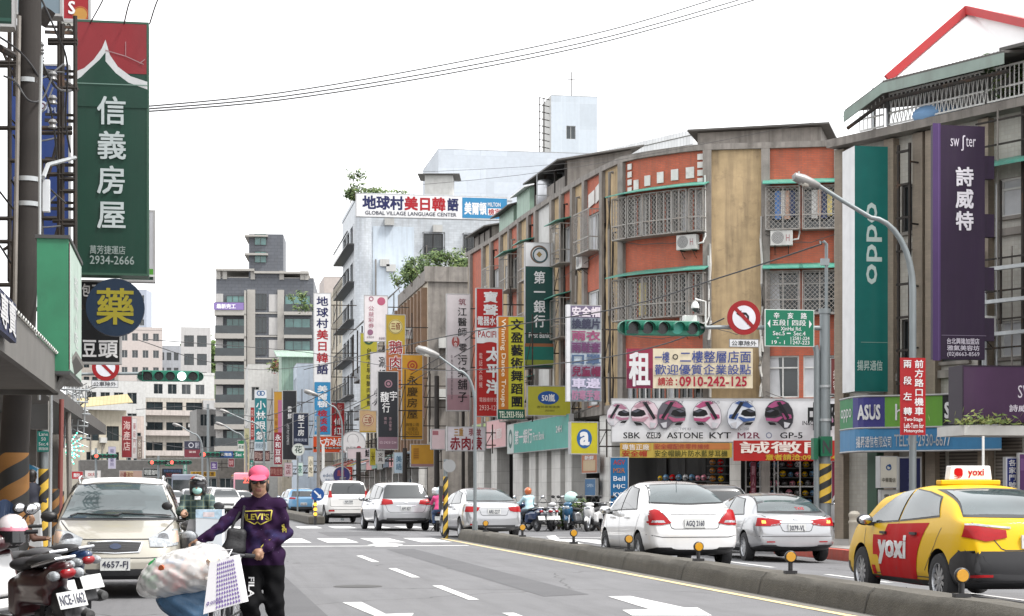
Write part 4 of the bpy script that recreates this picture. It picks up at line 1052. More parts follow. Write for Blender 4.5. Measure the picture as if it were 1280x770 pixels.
b=MB(); FT.box(b,uT(311),uT(354),zT(347),zT(292),-8,-.0,SLATE); FT.box(b,uT(306),uT(335),zT(294)-.25,zT(294),-7,1,LGT); FT.box(b,uT(306),uT(335),zT(317)-.25,zT(317),-7,1,LGT); off(b.build('stair_tower',rootT),rootT)
b=MB(); FT.box(b,uT(270),uT(318),zT(336)-.3,zT(336),-9,.6,LGT); FT.box(b,uT(318),uT(386),zT(339)-.3,zT(339),-9,.6,LGT)
for px in(273,281,316,352,378,383):FT.box(b,uT(px)-.3,uT(px)+.3,zT(349),zT(338),-.4,.2,LGT)
off(b.build('roof_frame',rootT),rootT)
b=MB()
for px,w in((314,2.2),(351,1.8)):FT.box(b,uT(px)-w/4,uT(px)+w/4,0,zT(362),.0,.35,LGT)
off(b.build('pale_pier',rootT),rootT)
yb=[391,420,448,477,506,533,560]
for y in yb:
 b=MB(); FT.box(b,uT(269),uT(308),zT(y)-.45,zT(y)+.25,0,1.5,LGT); FT.box(b,uT(270),uT(307),zT(y)+.25,zT(y)+1.35,1.38,1.44,GLW); FT.box(b,uT(306),uT(308),zT(y)+.25,zT(y)+3.0,0,1.5,LGT); FT.box(b,uT(270),uT(279),zT(y)+.3,zT(y)+2.6,.0,.5,PALE)
 off(b.build('balcony',rootT),rootT)
 for a0,a1,h,g_ in((283,306,1.9,GLG),(318,333,2.2,GLW),(356,388,2.0,GLG)):
  w=window(rootT,FT,uT(a0),uT(a1),zT(y)+.5,zT(y)+.5+h,FRB,g_,3,-.08)
 b=MB(); FT.box(b,uT(355),uT(390),zT(y)-.3,zT(y)+.15,0,1.0,LGT); FT.box(b,uT(355),uT(390),zT(y)+.15,zT(y)+1.2,.9,.96,GLW); off(b.build('balcony',rootT),rootT)
 b=MB(); FT.box(b,uT(318),uT(348),zT(y)-.1,zT(y)+.1,0,.22,LGT); FT.box(b,uT(336),uT(347),zT(y)+.2,zT(y)+2.6,0,.12,PALE); off(b.build('floor_band',rootT),rootT)
for y in(306,328):window(rootT,FT,uT(318),uT(333),zT(y),zT(y)+1.6,FRB,GLG,2,-.08)
o=MB(); FT.box(o,uT(268.5),uT(305.5),zT(388.5),zT(379.5),1.52,1.6,plain('#7d6aa0'))
o.text('最新完工',FT.p(uT(272),zT(387.5),1.62),2.6,.75,plain('#f2f0f5'),.02,U=FT.U); b=o.build('sale_banner'); tag(b,'purple banner hung on the top balcony of the slate tower','banner')
# more weathered blocks filling the gaps between the far ones
building('apartment_building','grey weathered mid rise left of the slate tower above the traffic light',G(205,345),G(238,347),10,Zat(476,345),mat('grey_render',(.33,.325,.31),.8,var=.18,streak=.5),front=grid(.3,4.6,3,.9,13.5,3.2,3,1.6))
building('apartment_building','brownish block with rows of small windows above the black hanging sign',G(100,330),G(148,333),10,Zat(440,330),mat('brown_grey_render',(.30,.265,.235),.8,var=.18,streak=.5),front=grid(.4,6.5,4,1.0,14,3.2,4,1.6),frame=FRB)
building('apartment_building','grey blue slab between the pink block and the small skyline tower',G(196,400),G(226,401),10,Zat(432,400),mat('grey_blue_render',(.32,.335,.36),.8,var=.12,streak=.35),front=grid(.3,4.9,3,1.0,20,3.3,4,1.7),frame=FRB)
building('shophouse','dark grey building with a tin penthouse right of the long cream row',G(246,262),G(276,263),8,Zat(512,262),mat('dirty_grey',(.26,.255,.245),.85,var=.2,streak=.5),front=grid(.3,3.2,2,1.1,4.5,3.1,3,1.7))
# --- far blocks on the left side of the view
building('apartment_tower','small grey tower on the skyline left of the slate tower',G(226,420),G(263,421),12,Zat(409,420),PALE,front=grid(.4,6.2,2,2.2,46-44+24,4.2,3,2.6),frame=FRB)
L0,L1=G(176,300),G(300,306)
rootL,fL=building('apartment_building','long cream apartment row with stacked balconies across the end of the street',L0,L1,14,Zat(497,300),mat('cream_tile',(.44,.41,.36),.7,var=.14,streak=.5),front=grid(.6,10.4,3,2.7,4.6,3.3,4,1.5),frame=FRB)
for j in range(4):
 q=MB(); F=fL[0]; z=4.1+3.3*j; F.box(q,0,F.w*.60,z-.2,z+.65,0,1.1,mat('balcony_band',(.50,.45,.42),.7,var=.14,streak=.45)); off(q.build('balcony',rootL),rootL)
q=MB(); F=fL[0]; F.box(q,F.w*.62,F.w,0,Zat(499,300),0,.5,mat('grey_wall_panel',(.40,.40,.40),.8,var=.12,streak=.3)); off(q.build('wall_panel',rootL),rootL)
building('apartment_building','white upper storeys with an arched window behind the traffic light',G(182,330),G(268,334),12,Zat(468,330),WHT,front=grid(1,11,4,1.6,15.5,3.4,2,1.8),parapet=.5)
building('apartment_building','pale pink apartment block with small windows behind the round medicine sign',G(146,380),G(203,382),12,Zat(412,380),PINKT,front=grid(.5,9,4,1.2,22,3.5,4,1.6),parapet=.6)
building('apartment_tower','distant blue grey tower just showing behind the round medicine sign',G(164,520),G(183,520),8,Zat(362,520),mat('far_blue',(.33,.36,.42),.6,var=.08),front=grid(.2,4,2,1.2,38,3.4,6,1.8))
M0,M1=G(100,210),G(158,213)
rootM,fM=building('shophouse','tan shophouses with paired windows and a yellow roof awning on the left',M0,M1,12,Zat(512,210),mat('tan_tile',(.44,.40,.32),.7,var=.12,streak=.35),front=grid(.3,5.1,2,1.5,4.2,3.0,2,1.7),frame=FRB)
q=MB(); F=fM[0]; q.prism([F.p(-.2,11.9,-.5),F.p(F.w+.3,12.6,-.5),F.p(F.w+.3,11.6,1.3),F.p(-.2,10.9,1.3)],(0,0,.08),mat('awning_cream',(.40,.33,.18),.7,var=.1,brick=(.4,9,(.3,.25,.14),0,.05))); off(q.build('roof_awning',rootM),rootM)
building('shophouse','red and grey shop fronts left of the long cream row',G(150,235),G(180,236),12,Zat(520,235),mat('pinkish_render',(.50,.42,.38),.7,var=.15,streak=.35),front=grid(.3,2.8,2,1.0,4.2,3.0,2,1.7))
building('apartment_building','plain white block with few windows above the yellow roof awning',G(98,290),G(182,294),12,Zat(475,290),WHT,front=grid(1,9.5,4,1.5,12,3.3,2,1.8))
# closing street fronts low at the end
building('shophouse','low grey shops under a dark signboard at the far end of the street',G(100,190),G(196,192),6,4.6,mat('dark_shop',(.10,.095,.09),.8,var=.3),front=grid(.4,7.4,4,1.5,.4,3,1,2.2),frame=FRA)
building('shophouse','low dark shops with yellow signs under the long cream row',G(196,195),G(318,200),6,4.9,mat('dark_shop2',(.12,.11,.10),.8,var=.3),front=grid(.4,10,6,1.3,.4,3,1,2.4),frame=FRA)
# hill behind
HILL=mat('hill_green',(.055,.085,.03),.95,var=.3,nscale=.08)
hb=MB(); hp=[(190,468),(205,455),(220,446),(238,441),(256,434),(275,437),(300,444),(330,468)]
a=[W(px,y,600)for px,y in hp]; c_=[W(px,y+10,760)for px,y in hp]
hb.add(a+[Vector((p.x,p.y-60,-2))for p in a]+c_,[(i,i+1,8+i+1,8+i)for i in range(7)]+[(i,i+1,16+i+1,16+i)for i in range(7)],HILL); tag(hb.build('hill'),kind='structure')
lf=MB(); rg=random.Random(4); LFM=[mat('leaf_a',(.075,.125,.03),.8,var=.2),mat('leaf_b',(.11,.17,.05),.8,var=.2),mat('leaf_c',(.045,.08,.025),.8,var=.2)]
for k in range(2600):
 t=rg.random()*7; i=int(t); p=a[i].lerp(a[i+1],t-i); z=p.z*rg.uniform(.72,1.0)+rg.uniform(-1,4*rg.random()); s_=rg.uniform(.6,1.7)
 c=Vector((p.x,p.y-8+rg.uniform(-6,0),z)); x=Vector((rg.uniform(-1,1),rg.uniform(-.5,.5),rg.uniform(-1,1))).normalized()*s_; y=x.orthogonal().normalized()*s_*.7
 lf.add([c-x,c-y,c+x,c+y],[(0,1,2,3)],LFM[rg.choice([0,0,1,1,2])])
tag(lf.build('hillside_woods'),kind='stuff')

# fittings on the language school wall and the far rows: pipes, meters, air conditioners
for rt,F,n_,zlo,zhi in((rootD,fD[0],9,12,24),(rootL,fL[0],10,4,15),(rootM,fM[0],5,4,10),(rootF,fF[0],5,5,12)):
 rg=random.Random(len(rt.name)+n_); q=MB()
 for k in range(n_):
  u=rg.uniform(.4,F.w-.5); z=rg.uniform(zlo,zhi); q.box
  if k%3:F.box(q,u-.4,u+.4,z,z+.6,.02,.42,mat('ac_white',(.50,.50,.48),.5,var=.1,streak=.4))
  else:F.box(q,u-.05,u+.05,zlo,z,.01,.14,GREYC)
 off(q.build('wall_fittings',rt),rt)
 # ---------------------------------------------------------------- signs
FRG=mat('sign_frame_grey',(.34,.34,.34),.5,.3,var=.15,streak=.2)
def pc(h,k=None):  # printed colour; papers and foils stay lighter than paints
 if k is None:k=.74 if min(hx(h))>.45 else .52
 return plain(h,.5,k,streak=.22,dirtcol=tuple(.55*c*k+.03 for c in hx(h)),var=.10,spec=.3)
class Sign:
 """box sign square to the street; item coordinates are fractions of the face from its upper left corner"""
 def __init__(s,name,label,px0,py0,px1,py1,d,face,th=.22,side=None,cat='sign',group=None,rz=0.0,frame=FRG,mount=None,back=None,mlen=1.2):
  pc_=G((px0+px1)/2,d); s.X0,t0=XY(px0,pc_.y); s.X1,t1=XY(px1,pc_.y)
  s.w=s.X1-s.X0; s.z0,s.z1=Zat(py1,d),Zat(py0,d); s.h=s.z1-s.z0
  s.root=thing(name,label,cat,((s.X0+s.X1)/2,pc_.y,s.z0),rz,group); s.th=th
  b=MB(); e=.035 if s.w>.5 else .02
  b.box(-s.w/2+e,s.w/2-e,.012,th-.012,e,s.h-e,side or face)
  s.b=b; s.face=face; s.k=0
  b.poly([(-s.w/2+e,.008,e),(s.w/2-e,.008,e),(s.w/2-e,.008,s.h-e),(-s.w/2+e,.008,s.h-e)],face)
  if back:b.poly([(-s.w/2+e,th-.006,e),(s.w/2-e,th-.006,e),(s.w/2-e,th-.006,s.h-e),(-s.w/2+e,th-.006,s.h-e)],back)
  if frame:
   f=MB()
   f.box(-s.w/2,s.w/2,0,th,0,e,frame); f.box(-s.w/2,s.w/2,0,th,s.h-e,s.h,frame)
   f.box(-s.w/2,-s.w/2+e,0,th,e,s.h-e,frame); f.box(s.w/2-e,s.w/2,0,th,e,s.h-e,frame); f.build('frame',s.root)
  if mount:  # steel arms and back rail that hold the sign off the wall
   q=MB(); sg=1 if mount=='r' else-1; xe=sg*s.w/2; n=max(2,int(s.h/1.3))
   for i in range(n):z=s.h*(i+.5)/n; q.box(min(xe,xe+sg*mlen),max(xe,xe+sg*mlen),th*.3,th*.3+.05,z-.025,z+.025,STEEL)
   q.box(*sorted((xe+sg*.32,xe+sg*.37)),th*.3+.001,th*.3+.051,-.1,s.h+.1,STEEL)
   for i in range(n-1):z=s.h*(i+.5)/n; z2=s.h*(i+1.5)/n; q.tube([(xe+sg*.04,th*.4,z),(xe+sg*.34,th*.4,z2)],.016,STEEL,5)
   q.build('bracket',s.root)
 def xz(s,u,v):return-s.w/2+s.w*u,s.h*(1-v)
 def lay(s):s.k+=1; return .006-.0025*s.k
 def rect(s,u0,v0,u1,v1,m):
  y=s.lay(); x0,z1=s.xz(u0,v0); x1,z0=s.xz(u1,v1); s.b.poly([(x0,y,z0),(x1,y,z0),(x1,y,z1),(x0,y,z1)],m); return s
 def poly(s,pts,m):
  y=s.lay(); s.b.poly([(s.xz(*p)[0],y,s.xz(*p)[1])for p in pts],m); return s
 def disc(s,u,v,r,m,r0=0.,ry=None):
  y=s.lay(); x,z=s.xz(u,v); s.b.disc((x,y,z),r*s.w,m,V=(0,0,ry or 1),r0=r0*s.w); return s
 def t(s,txt,u0,v0,u1,v1,m,bold=.014,stretch=True,align='c'):
  y=s.lay(); x0,z1=s.xz(u0,v0); x1,z0=s.xz(u1,v1); s.b.text(txt,(x0,y-.001,z0),x1-x0,z1-z0,m,bold,stretch=stretch,align=align); s.k+=1 if bold else 0; return s
 def v(s,txt,u0,v0,u1,v1,m,bold=.014,pad=.05):
  y=s.lay(); x0,z1=s.xz(u0,v0); x1,z0=s.xz(u1,v1); s.b.vtext(txt,(x0,y-.001,z0),x1-x0,z1-z0,m,bold,pad=pad); s.k+=1 if bold else 0; return s
 def rot(s,txt,u0,v0,u1,v1,m,bold=.014,stretch=True):  # lettering turned to read downwards
  y=s.lay(); x0,z1=s.xz(u0,v0); x1,z0=s.xz(u1,v1); s.b.text(txt,(x0,y-.001,z1),z1-z0,x1-x0,m,bold,U=(0,0,-1),V=(1,0,0),stretch=stretch); s.k+=1; return s
 def rotup(s,txt,u0,v0,u1,v1,m,bold=.014,stretch=True):  # lettering turned to read upwards
  y=s.lay(); x0,z1=s.xz(u0,v0); x1,z0=s.xz(u1,v1); s.b.text(txt,(x1,y-.001,z0),z1-z0,x1-x0,m,bold,U=(0,0,1),V=(-1,0,0),stretch=stretch); s.k+=1; return s
 def done(s):s.b.build('panel',s.root); return s.root
WH=pc('#e9e9ea'); INK=pc('#17181c'); NAVY=pc('#232a66'); SRED=pc('#c81f2c'); SKYB=pc('#3f9fd6'); YEL=pc('#e8d23a')
HG='hanging shop signs along the right side of the street'
def HS(label,*a,**k):k.setdefault('group',HG); k.setdefault('mount','r'); return Sign('hanging_sign',label,*a,**k)
# right side, far to near
s=HS('tall white vertical sign with navy and red characters above a blue lower part',392,366,414,546,115,WH,mlen=1.6)
s.v('地球村',.16,.02,.84,.25,NAVY,.02).v('美日韓',.16,.25,.84,.49,SRED,.02).v('語',.16,.49,.84,.57,NAVY,.02).rect(.05,.62,.95,.985,SKYB).v('美爾頓',.2,.64,.8,.80,WH,.02).v('檢核檢',.2,.81,.8,.97,SRED,.02).v('學測指考',.07,.81,.16,.97,WH,0).done()
s=HS('orange hanging sign with white characters below the tall white and blue sign',391,545,434,566,112,pc('#e8541d'),mlen=.8)
s.t('大方冰品',.12,.12,.88,.58,WH,.02).rect(.02,.64,.98,.78,pc('#5b2d20')).t('點心冷飲大批發',.1,.66,.9,.76,WH,0).t('600',.78,.82,.95,.94,WH).done()
s=HS('red hanging sign with white brush script right of the tall white and blue sign',414,503,431,548,117,pc('#c2212b'))
s.rect(.04,.02,.96,.36,pc('#a3262c')).v('北港',.2,.05,.8,.33,pc('#d7a69d'),.012).v('仙紅',.2,.42,.8,.92,WH,.014).done()
s=HS('white hanging sign with pink lottery lettering and a pink disc',455,369,485,427,104,pc('#e9e2e4'))
s.disc(.72,.13,.17,pc('#d9708f')).v('公益彩券',.18,.22,.42,.72,pc('#d99aa9'),.01).disc(.3,.08,.1,pc('#c98b9d'),.06).disc(.26,.80,.12,pc('#b07a9a')).t('台灣彩券',.12,.88,.42,.93,pc('#8a6f80'),0).t('幸運相隨',.62,.9,.92,.96,pc('#8a6f80'),0).done()
s=HS('olive yellow hanging sign with a dark column of script behind the white one',450,416,472,513,108,pc('#cfc545'))
s.disc(.5,.09,.28,pc('#3f6b50')).disc(.5,.09,.16,pc('#d9d39a')).v('台灣古早味鵝肉專賣',.36,.19,.66,.95,pc('#3c3d1c'),.006).done()
s=HS('small peach coloured hanging sign with a red emblem under the olive yellow one',449,512,471,541,107,pc('#dcb98a'))
s.rect(.0,.92,1,.99,pc('#c9a52c')).disc(.5,.45,.36,pc('#e6cfb0')).disc(.5,.45,.33,pc('#b35437'),.30).t('三佰',.3,.3,.7,.6,pc('#a2432c')).done()
s=HS('white hanging sign with black hot pot characters behind the dark sign',463,440,487,514,101,pc('#dfdee2'))
s.v('涮鍋',.42,.06,.82,.50,pc('#34343c'),.008).v('小火',.18,.60,.5,.92,pc('#3e3e46'),.006).done()
s=HS('yellow to pink hanging sign with red goose meat characters and a round emblem',482,393,507,488,97,pc('#d3b53c'))
s.rect(.03,.5,.97,.985,pc('#cf7f4e')).rect(.03,.40,.97,.5,pc('#d39b46')).disc(.5,.16,.36,pc('#e8dba0')).disc(.5,.16,.34,pc('#a08a2a'),.31).t('三佰',.28,.11,.72,.2,pc('#8d3a24')).v('鵝肉',.14,.33,.86,.74,WH,.05).v('鵝肉',.14,.33,.86,.74,pc('#b3262d'),.012).done()
s=HS('charcoal hanging sign with white brush characters and a mauve foot',472,464,498,562,92,pc('#33353c'))
s.rect(.02,.84,.98,.99,pc('#a3808f')).disc(.52,.16,.19,pc('#b68b99')).disc(.52,.16,.13,pc('#33353c')).disc(.52,.16,.08,pc('#b68b99')).t('馥',.12,.26,.56,.40,WH,.012).t('宇',.56,.25,.96,.38,WH,.012).t('行',.22,.40,.6,.53,WH,.012).v('食品饗宴',.54,.58,.68,.76,pc('#c9a7b0'),0).v('禮坊',.30,.58,.44,.68,pc('#c9a7b0'),0).t('02-29331234',.1,.895,.9,.925,pc('#d8c4cc'),0).done()
s=HS('golden yellow hanging sign with dark estate agency characters and a red ring',502,443,529,550,95,pc('#dfa52c'))
s.disc(.5,.13,.24,pc('#b9412a'),.17).disc(.5,.13,.11,pc('#b9412a'),.05).v('永慶房屋',.24,.24,.76,.76,pc('#5a4210'),.012).t('興隆公園',.2,.80,.8,.84,pc('#6d5214'),0).t('加盟店',.3,.85,.75,.89,pc('#6d5214'),0).t('2932-2222',.2,.90,.8,.94,pc('#6d5214'),0).done()
HS('plain red hanging sign mostly hidden behind the golden yellow one',524,469,530,522,98,pc('#c03a35')).v('咖啡',.2,.1,.8,.5,WH).done()
s=HS('pale mauve hanging sign with black brush characters and a small red seal',558,367,588,514,87,pc('#cfc8cb'))
s.rect(.02,.72,.98,.99,pc('#c4adb3')).rect(.02,.86,.98,.99,pc('#bb929b')).t('筑',.5,.04,.82,.10,pc('#a46a74'),.01).v('江醫師',.46,.11,.86,.37,INK,.006).t('零',.5,.42,.86,.50,INK,.006).v('污染舖子',.46,.51,.88,.93,INK,.006).disc(.38,.41,.16,pc('#c2635f'),0,1.4).v('真食',.3,.36,.46,.46,WH,0).v('有機蔬果健康食品專賣店',.18,.52,.26,.90,pc('#77686e'),0).done()
s=HS('red and white hanging sign with white electrical shop characters',595,360,629,521,82,pc('#cf2b2a'))
s.v('寶聲',.26,.02,.82,.22,WH,.022).t('電器水電',.06,.22,.94,.29,WH,.018).rect(.02,.31,.98,.40,WH).t('PACIFIC',.08,.335,.92,.385,SRED,.01).rect(.02,.40,.98,.43,WH).disc(.52,.47,.40,pc('#cf2b2a'),0,.6).v('太平洋',.36,.45,.92,.83,WH,.03).v('電話交換機',.1,.50,.24,.78,pc('#f0c2bd'),0).t('電器維修安裝',.12,.85,.9,.885,pc('#f0c2bd'),0).t('2933-1234',.12,.91,.9,.95,pc('#f0c2bd'),0).done()
s=HS('yellow and orange hanging sign of a dance troupe with a green foot',622,395,656,524,77,pc('#e3df3d'))
s.rect(.0,.0,.40,.905,pc('#e58a26')).v('文盈藝術舞蹈團',.48,.02,.94,.89,INK,.022).rot('Winning Dance Troupe',.10,.03,.30,.88,pc('#f6e9cf'),.012).rect(.0,.905,1,1,pc('#1f6b57')).t('TEL:2933-9566',.06,.925,.94,.985,pc('#eef2dc'),.012).done()
s=HS('tall dark teal bank sign with a white emblem panel at the top',656,303,692,461,79,pc('#1f5550'),mlen=.9)
s.rect(.0,.0,1,.19,pc('#dfe0e2')).disc(.5,.095,.31,pc('#8d7463'),.25).disc(.53,.10,.26,pc('#4b6f78'),.21).poly([(.5,.07),(.6,.095),(.5,.12),(.4,.095)],pc('#b79a5b')).v('第一銀行',.3,.22,.72,.68,WH,.016).t('First Bank',.14,.715,.86,.755,WH,.006).rect(0,.80,1,.825,pc('#b5734a')).rect(0,.825,1,.93,pc('#1f8a7c')).rect(0,.93,1,.97,pc('#a9b84a')).done()
s=HS('pastel hanging sign listing helmets and raincoats in lilac and pink rows',708,381,752,502,68,pc('#b3b6bc'),side=pc('#dadade'),mlen=1.0)
cols=[('#8f83a0','#e9dfe8','安全帽'),('#9aa3b0','#494a63','換鏡片'),('#b8bfbd','#b15c86','雨衣'),('#a89fb3','#7d4a78','雨鞋套'),('#b4c0cb','#61789c','口罩'),('#a99db4','#8a2f58','兒童帽'),('#b0b6cf','#d3cbe2','車邊'),('#a6b4c4','#c78fb0','防寒手套')]
for i,(bg_,fg,tx)in enumerate(cols):s.rect(.12,.01+i*.123,.98,.01+(i+1)*.123,pc(bg_))
s.rect(.0,.0,.11,1,pc('#e2e2e6'))
for i,(bg_,fg,tx)in enumerate(cols):s.t(tx,.16,.022+i*.123,.95,.122+i*.123,pc(fg),.03)
s.done()
s=HS('lime yellow hanging sign with a blue oval under the bank sign',659,482,714,520,76,pc('#cdc93f'),mlen=.5)
s.disc(.48,.40,.24,pc('#1f5fb2'),0,.62).t('50嵐',.33,.28,.63,.52,WH,.02).t('青茶專業連鎖',.22,.66,.74,.74,pc('#7d7a30'),0).t('2933-5050',.4,.79,.62,.85,pc('#7d7a30'),0).done()
s=HS('white hanging sign with red meat soup characters above a brown canopy',559,533,607,564,84,pc('#ddd6dc'),mlen=.5,th=.5)
s.t('三重',.18,.08,.42,.38,pc('#c9932f'),.02).t('現做',.56,.08,.88,.38,pc('#a62c3a'),.012).t('赤肉焿',.08,.42,.90,.94,pc('#a61f31'),.02).done()
HS('blank pinkish end of a lightbox left of the meat soup sign',539,536,557,562,86,pc('#dcc4c6'),th=.4).rect(.1,.1,.5,.3,pc('#c98088')).done()
s=HS('golden hanging sign with a tiny price table beside the meat soup sign',513,555,543,584,90,pc('#e0a638'),mlen=.4)
s.rect(.0,.86,1,1,pc('#b48a8c')).rect(.12,.18,.36,.66,pc('#cf8f2c'))
for k in range(5):s.rect(.14,.2+k*.09,.34,.235+k*.09,pc('#a3701d'))
s.done()
s=HS('yellow square hanging sign with a blue droplet beside the helmet shop',713,527,748,568,67,pc('#e2d62f'),th=.4,side=pc('#cfcfd0'))
s.disc(.5,.52,.27,pc('#2c6fb7'),0,1.25).t('a',.36,.33,.66,.70,WH,.03).done()
s=HS('teal and white spectacles shop sign with white characters',318,487,334,563,130,pc('#2b8c95'))
s.rect(0,0,1,.14,pc('#d9dee3')).disc(.38,.06,.2,pc('#2f6aa6'),.13).disc(.62,.06,.2,pc('#2f6aa6'),.13).v('小林眼鏡',.12,.17,.88,.84,WH,.012).rect(0,.86,1,1,pc('#b9c6cf')).t('眼鏡連鎖',.1,.88,.9,.97,pc('#5a7488'),0).done()
s=HS('narrow red hanging sign tucked behind the teal spectacles sign',313,509,318,550,134,pc('#b52a2c')).v('彩色印',.2,.05,.8,.95,pc('#e5cfc5'),0).done()
s=HS('soy milk sign, orange and pink above with a dark red foot',342,489,353,581,124,pc('#d9a33c'))
s.rect(.5,.12,1,.56,pc('#cf7fa5')).rect(0,.56,1,1,pc('#a3263d')).v('永和豆漿',.16,.58,.84,.98,WH,.012).v('早餐店',.12,.3,.5,.56,pc('#b5602c'),0).done()
s=HS('black hanging sign with small white script next to the soy milk sign',353,488,371,575,121,pc('#2e3036'))
s.v('雲鮮',.36,.22,.66,.42,WH,.006).v('小火鍋',.66,.30,.84,.48,pc('#a9a9ad'),0).rot('HOT POT EXPRESS',.3,.48,.46,.78,pc('#c9c9cc'),0).done()
s=HS('navy hanging sign with white brush script beside the black one',366,516,386,557,118,pc('#26304a'))
s.v('髮工房',.3,.04,.74,.72,WH,.01).t('精緻美髮',.1,.78,.9,.88,pc('#b8bfd0'),0).done()
s=HS('dark brown shop board with pale characters under the teal spectacles sign',317,563,338,577,128,pc('#5a2a30')).t('阿咖哩飯',.06,.15,.94,.85,pc('#d9b9b0'),.01).done()
s=HS('low dark red shop board below the soy milk sign',337,583,354,596,126,pc('#8e2f33')).t('早點豆漿',.06,.2,.94,.8,pc('#dba79d'),0).done()
s=HS('green topped small hanging sign far down the street',297,550,307,564,140,pc('#cfd8d2')).rect(0,0,1,.35,pc('#2e8b55')).t('茶飲',.1,.45,.9,.8,pc('#3c6b55'),0).done()
s=HS('pale yellow narrow banner sign left of the teal spectacles sign',305,535,312,595,138,pc('#cfd0a6')).v('台北市農會',.2,.1,.8,.9,pc('#41603c'),0).done()
for lab,a in(('small white sign with pink shop lettering under the black sign',(355,578,366,596,119,'#e2c9cd','#b34a5a','花店')),('small mint and white hanging board by the flower disc sign',(371,578,379,595,112,'#cfe3da','#4b8f78','茶')),('pale cream paper banner left of the round white sign',(385,570,392,596,108,'#e0d8c2','#6b6146','小吃')),
('yellow lightbox under the dark sign with the mauve foot',(462,560,470,582,95,'#d6c63f','#7a6a1c','米')),('white paper notice board below the dark sign with the mauve foot',(470,563,481,580,93,'#dcdad6','#6b5a55','文具')),('pale blue poster board hanging by the shop columns',(492,565,505,592,92,'#c4d8e6','#5f8fb0','美語')),('red shop board low behind the round purple sign',(430,583,441,602,104,'#c0392b','#f0d8d0','水果')),
('purple and white small sign beside the far crossing lights',(263,577,272,587,150,'#7a5fa0','#e6dff0','生'))):
 HS(lab,*a[:5],pc(a[5])).v(a[7],.2,.15,.8,.85,pc(a[6]),.01).done()
 # round signs
def round_sign(label,px,py,rpx,d,col,items,th=.18,name='hanging_sign',group=HG,rim=FRG):
 p=W(px,py,d); r=rpx*d/FPX; t=thing(name,label,'sign',(p.x,p.y,p.z-r),0,group); b=MB(); c=(0,0,r)
 b.lathe([(0,.0),(r*.95,.0),(r*.95,th),(0,th)],col,c,'y',32)
 for k,it in enumerate(items):
  y=-.004-.003*k
  if it[0]=='t':b.text(it[1],(it[2]*r,y,r+it[3]*r),(it[4]-it[2])*r,(it[5]-it[3])*r,it[6],it[7]if len(it)>7 else .012,stretch=True)
  else:b.disc((it[1]*r,y,r+it[2]*r),it[3]*r,it[4],r0=(it[5]if len(it)>5 else 0)*r)
 b.build('panel',t); q=MB(); q.lathe([(r*.95,-.012),(r,-.012),(r,th+.01),(r*.95,th+.01),(r*.95,-.012)],rim,c,'y',32); q.build('frame',t)
 q=MB(); q.box(r,r+1.0,th*.4,th*.4+.05,r-.03,r+.03,STEEL); q.build('bracket',t); return t
round_sign('round white sign with a line drawn moon face beside the orange sign',442,554,15.5,106,pc('#dcdadb'),[('d',-.05,.3,.46,pc('#77787c'),.43),('d',-.05,.12,.38,pc('#dcdadb')),('t','甜月亮',-.62,-.62,.2,-.28,pc('#6a6064'),0),('d',.42,-.42,.2,pc('#c0485a'))])
HS('pinkish white box sign with a black character below the round moon face sign',434,560,464,574,104,pc('#d3c5c9')).t('鮭',.74,.1,.96,.8,INK,.02).t('甜點',.4,.5,.6,.9,pc('#b0848c'),0).done()
round_sign('round white opticians sign low beside the purple disc',413,595,13,100,pc('#d9dce2'),[('t','edelta',-.7,-.1,.5,.25,pc('#3f5f8a'),0),('t','美髮沙龍',-.5,-.45,.5,-.25,pc('#8a9ab5'),0)])
round_sign('round purple sign with a red and white mark low in front of the white disc',427,594,11,97,pc('#3f3a78'),[('t','鑫屋',-.5,-.1,.3,.6,pc('#a8485c'),.02),('t','PET',-.2,-.55,.5,-.25,pc('#d8c7a8'),0)])
round_sign('round pale sign with the flower character on a thin arm',373,562,8,113,pc('#d5dbd4'),[('t','花',-.62,-.55,.62,.65,pc('#2c4a3c'),.012)])
# rooftop billboard of the language school
s=Sign('rooftop_billboard','long white rooftop billboard with navy and red characters and a blue right end',445,244,634,273,154,WH,th=.5,frame=FRG,cat='billboard')
s.t('地球村',.045,.10,.31,.66,NAVY,.035).t('美日韓',.32,.10,.585,.66,SRED,.035).t('語',.60,.10,.675,.66,NAVY,.035)
s.t('GLOBAL VILLAGE LANGUAGE CENTER',.06,.74,.66,.90,pc('#4d5060'),.012).rect(.70,.06,.998,.94,SKYB).t('美爾頓',.715,.26,.86,.78,WH,.03).rect(.87,.5,.96,.8,WH).t('檢定',.875,.52,.955,.78,SRED,.02).t('MILTON',.87,.25,.955,.42,WH).done()
# signs on the corner block
def wallsign(label,px0,py0,px1,py1,face,th=.12,name='shop_sign',d=None,off_=.12,cat='sign',frame=FRG):
 """flat sign on the corner block front, parallel to the wall there"""
 P0,P1=G(px0,(d or dB(px0))-off_),G(px1,(d or dB(px1))-off_); rz=math.atan2(P1.y-P0.y,P1.x-P0.x)
 s=Sign.__new__(Sign); c=(P0+P1)/2; dm=d or(dB(px0)+dB(px1))/2; s.w=(P1-P0).length; s.z0,s.z1=Zat(py1,dm),Zat(py0,dm); s.h=s.z1-s.z0
 s.root=thing(name,label,cat,(c.x,c.y,s.z0),rz); s.th=th; s.b=MB(); s.k=0; s.face=face
 s.b.box(-s.w/2,s.w/2,.01,th,0,s.h,face)
 if frame:
  f=MB(); e=.03; f.box(-s.w/2-e,s.w/2+e,.0,th+.01,-e,0,frame); f.box(-s.w/2-e,s.w/2+e,.0,th+.01,s.h,s.h+e,frame); f.box(-s.w/2-e,-s.w/2,0,th+.01,0,s.h,frame); f.box(s.w/2,s.w/2+e,0,th+.01,0,s.h,frame); f.build('frame',s.root)
 return s
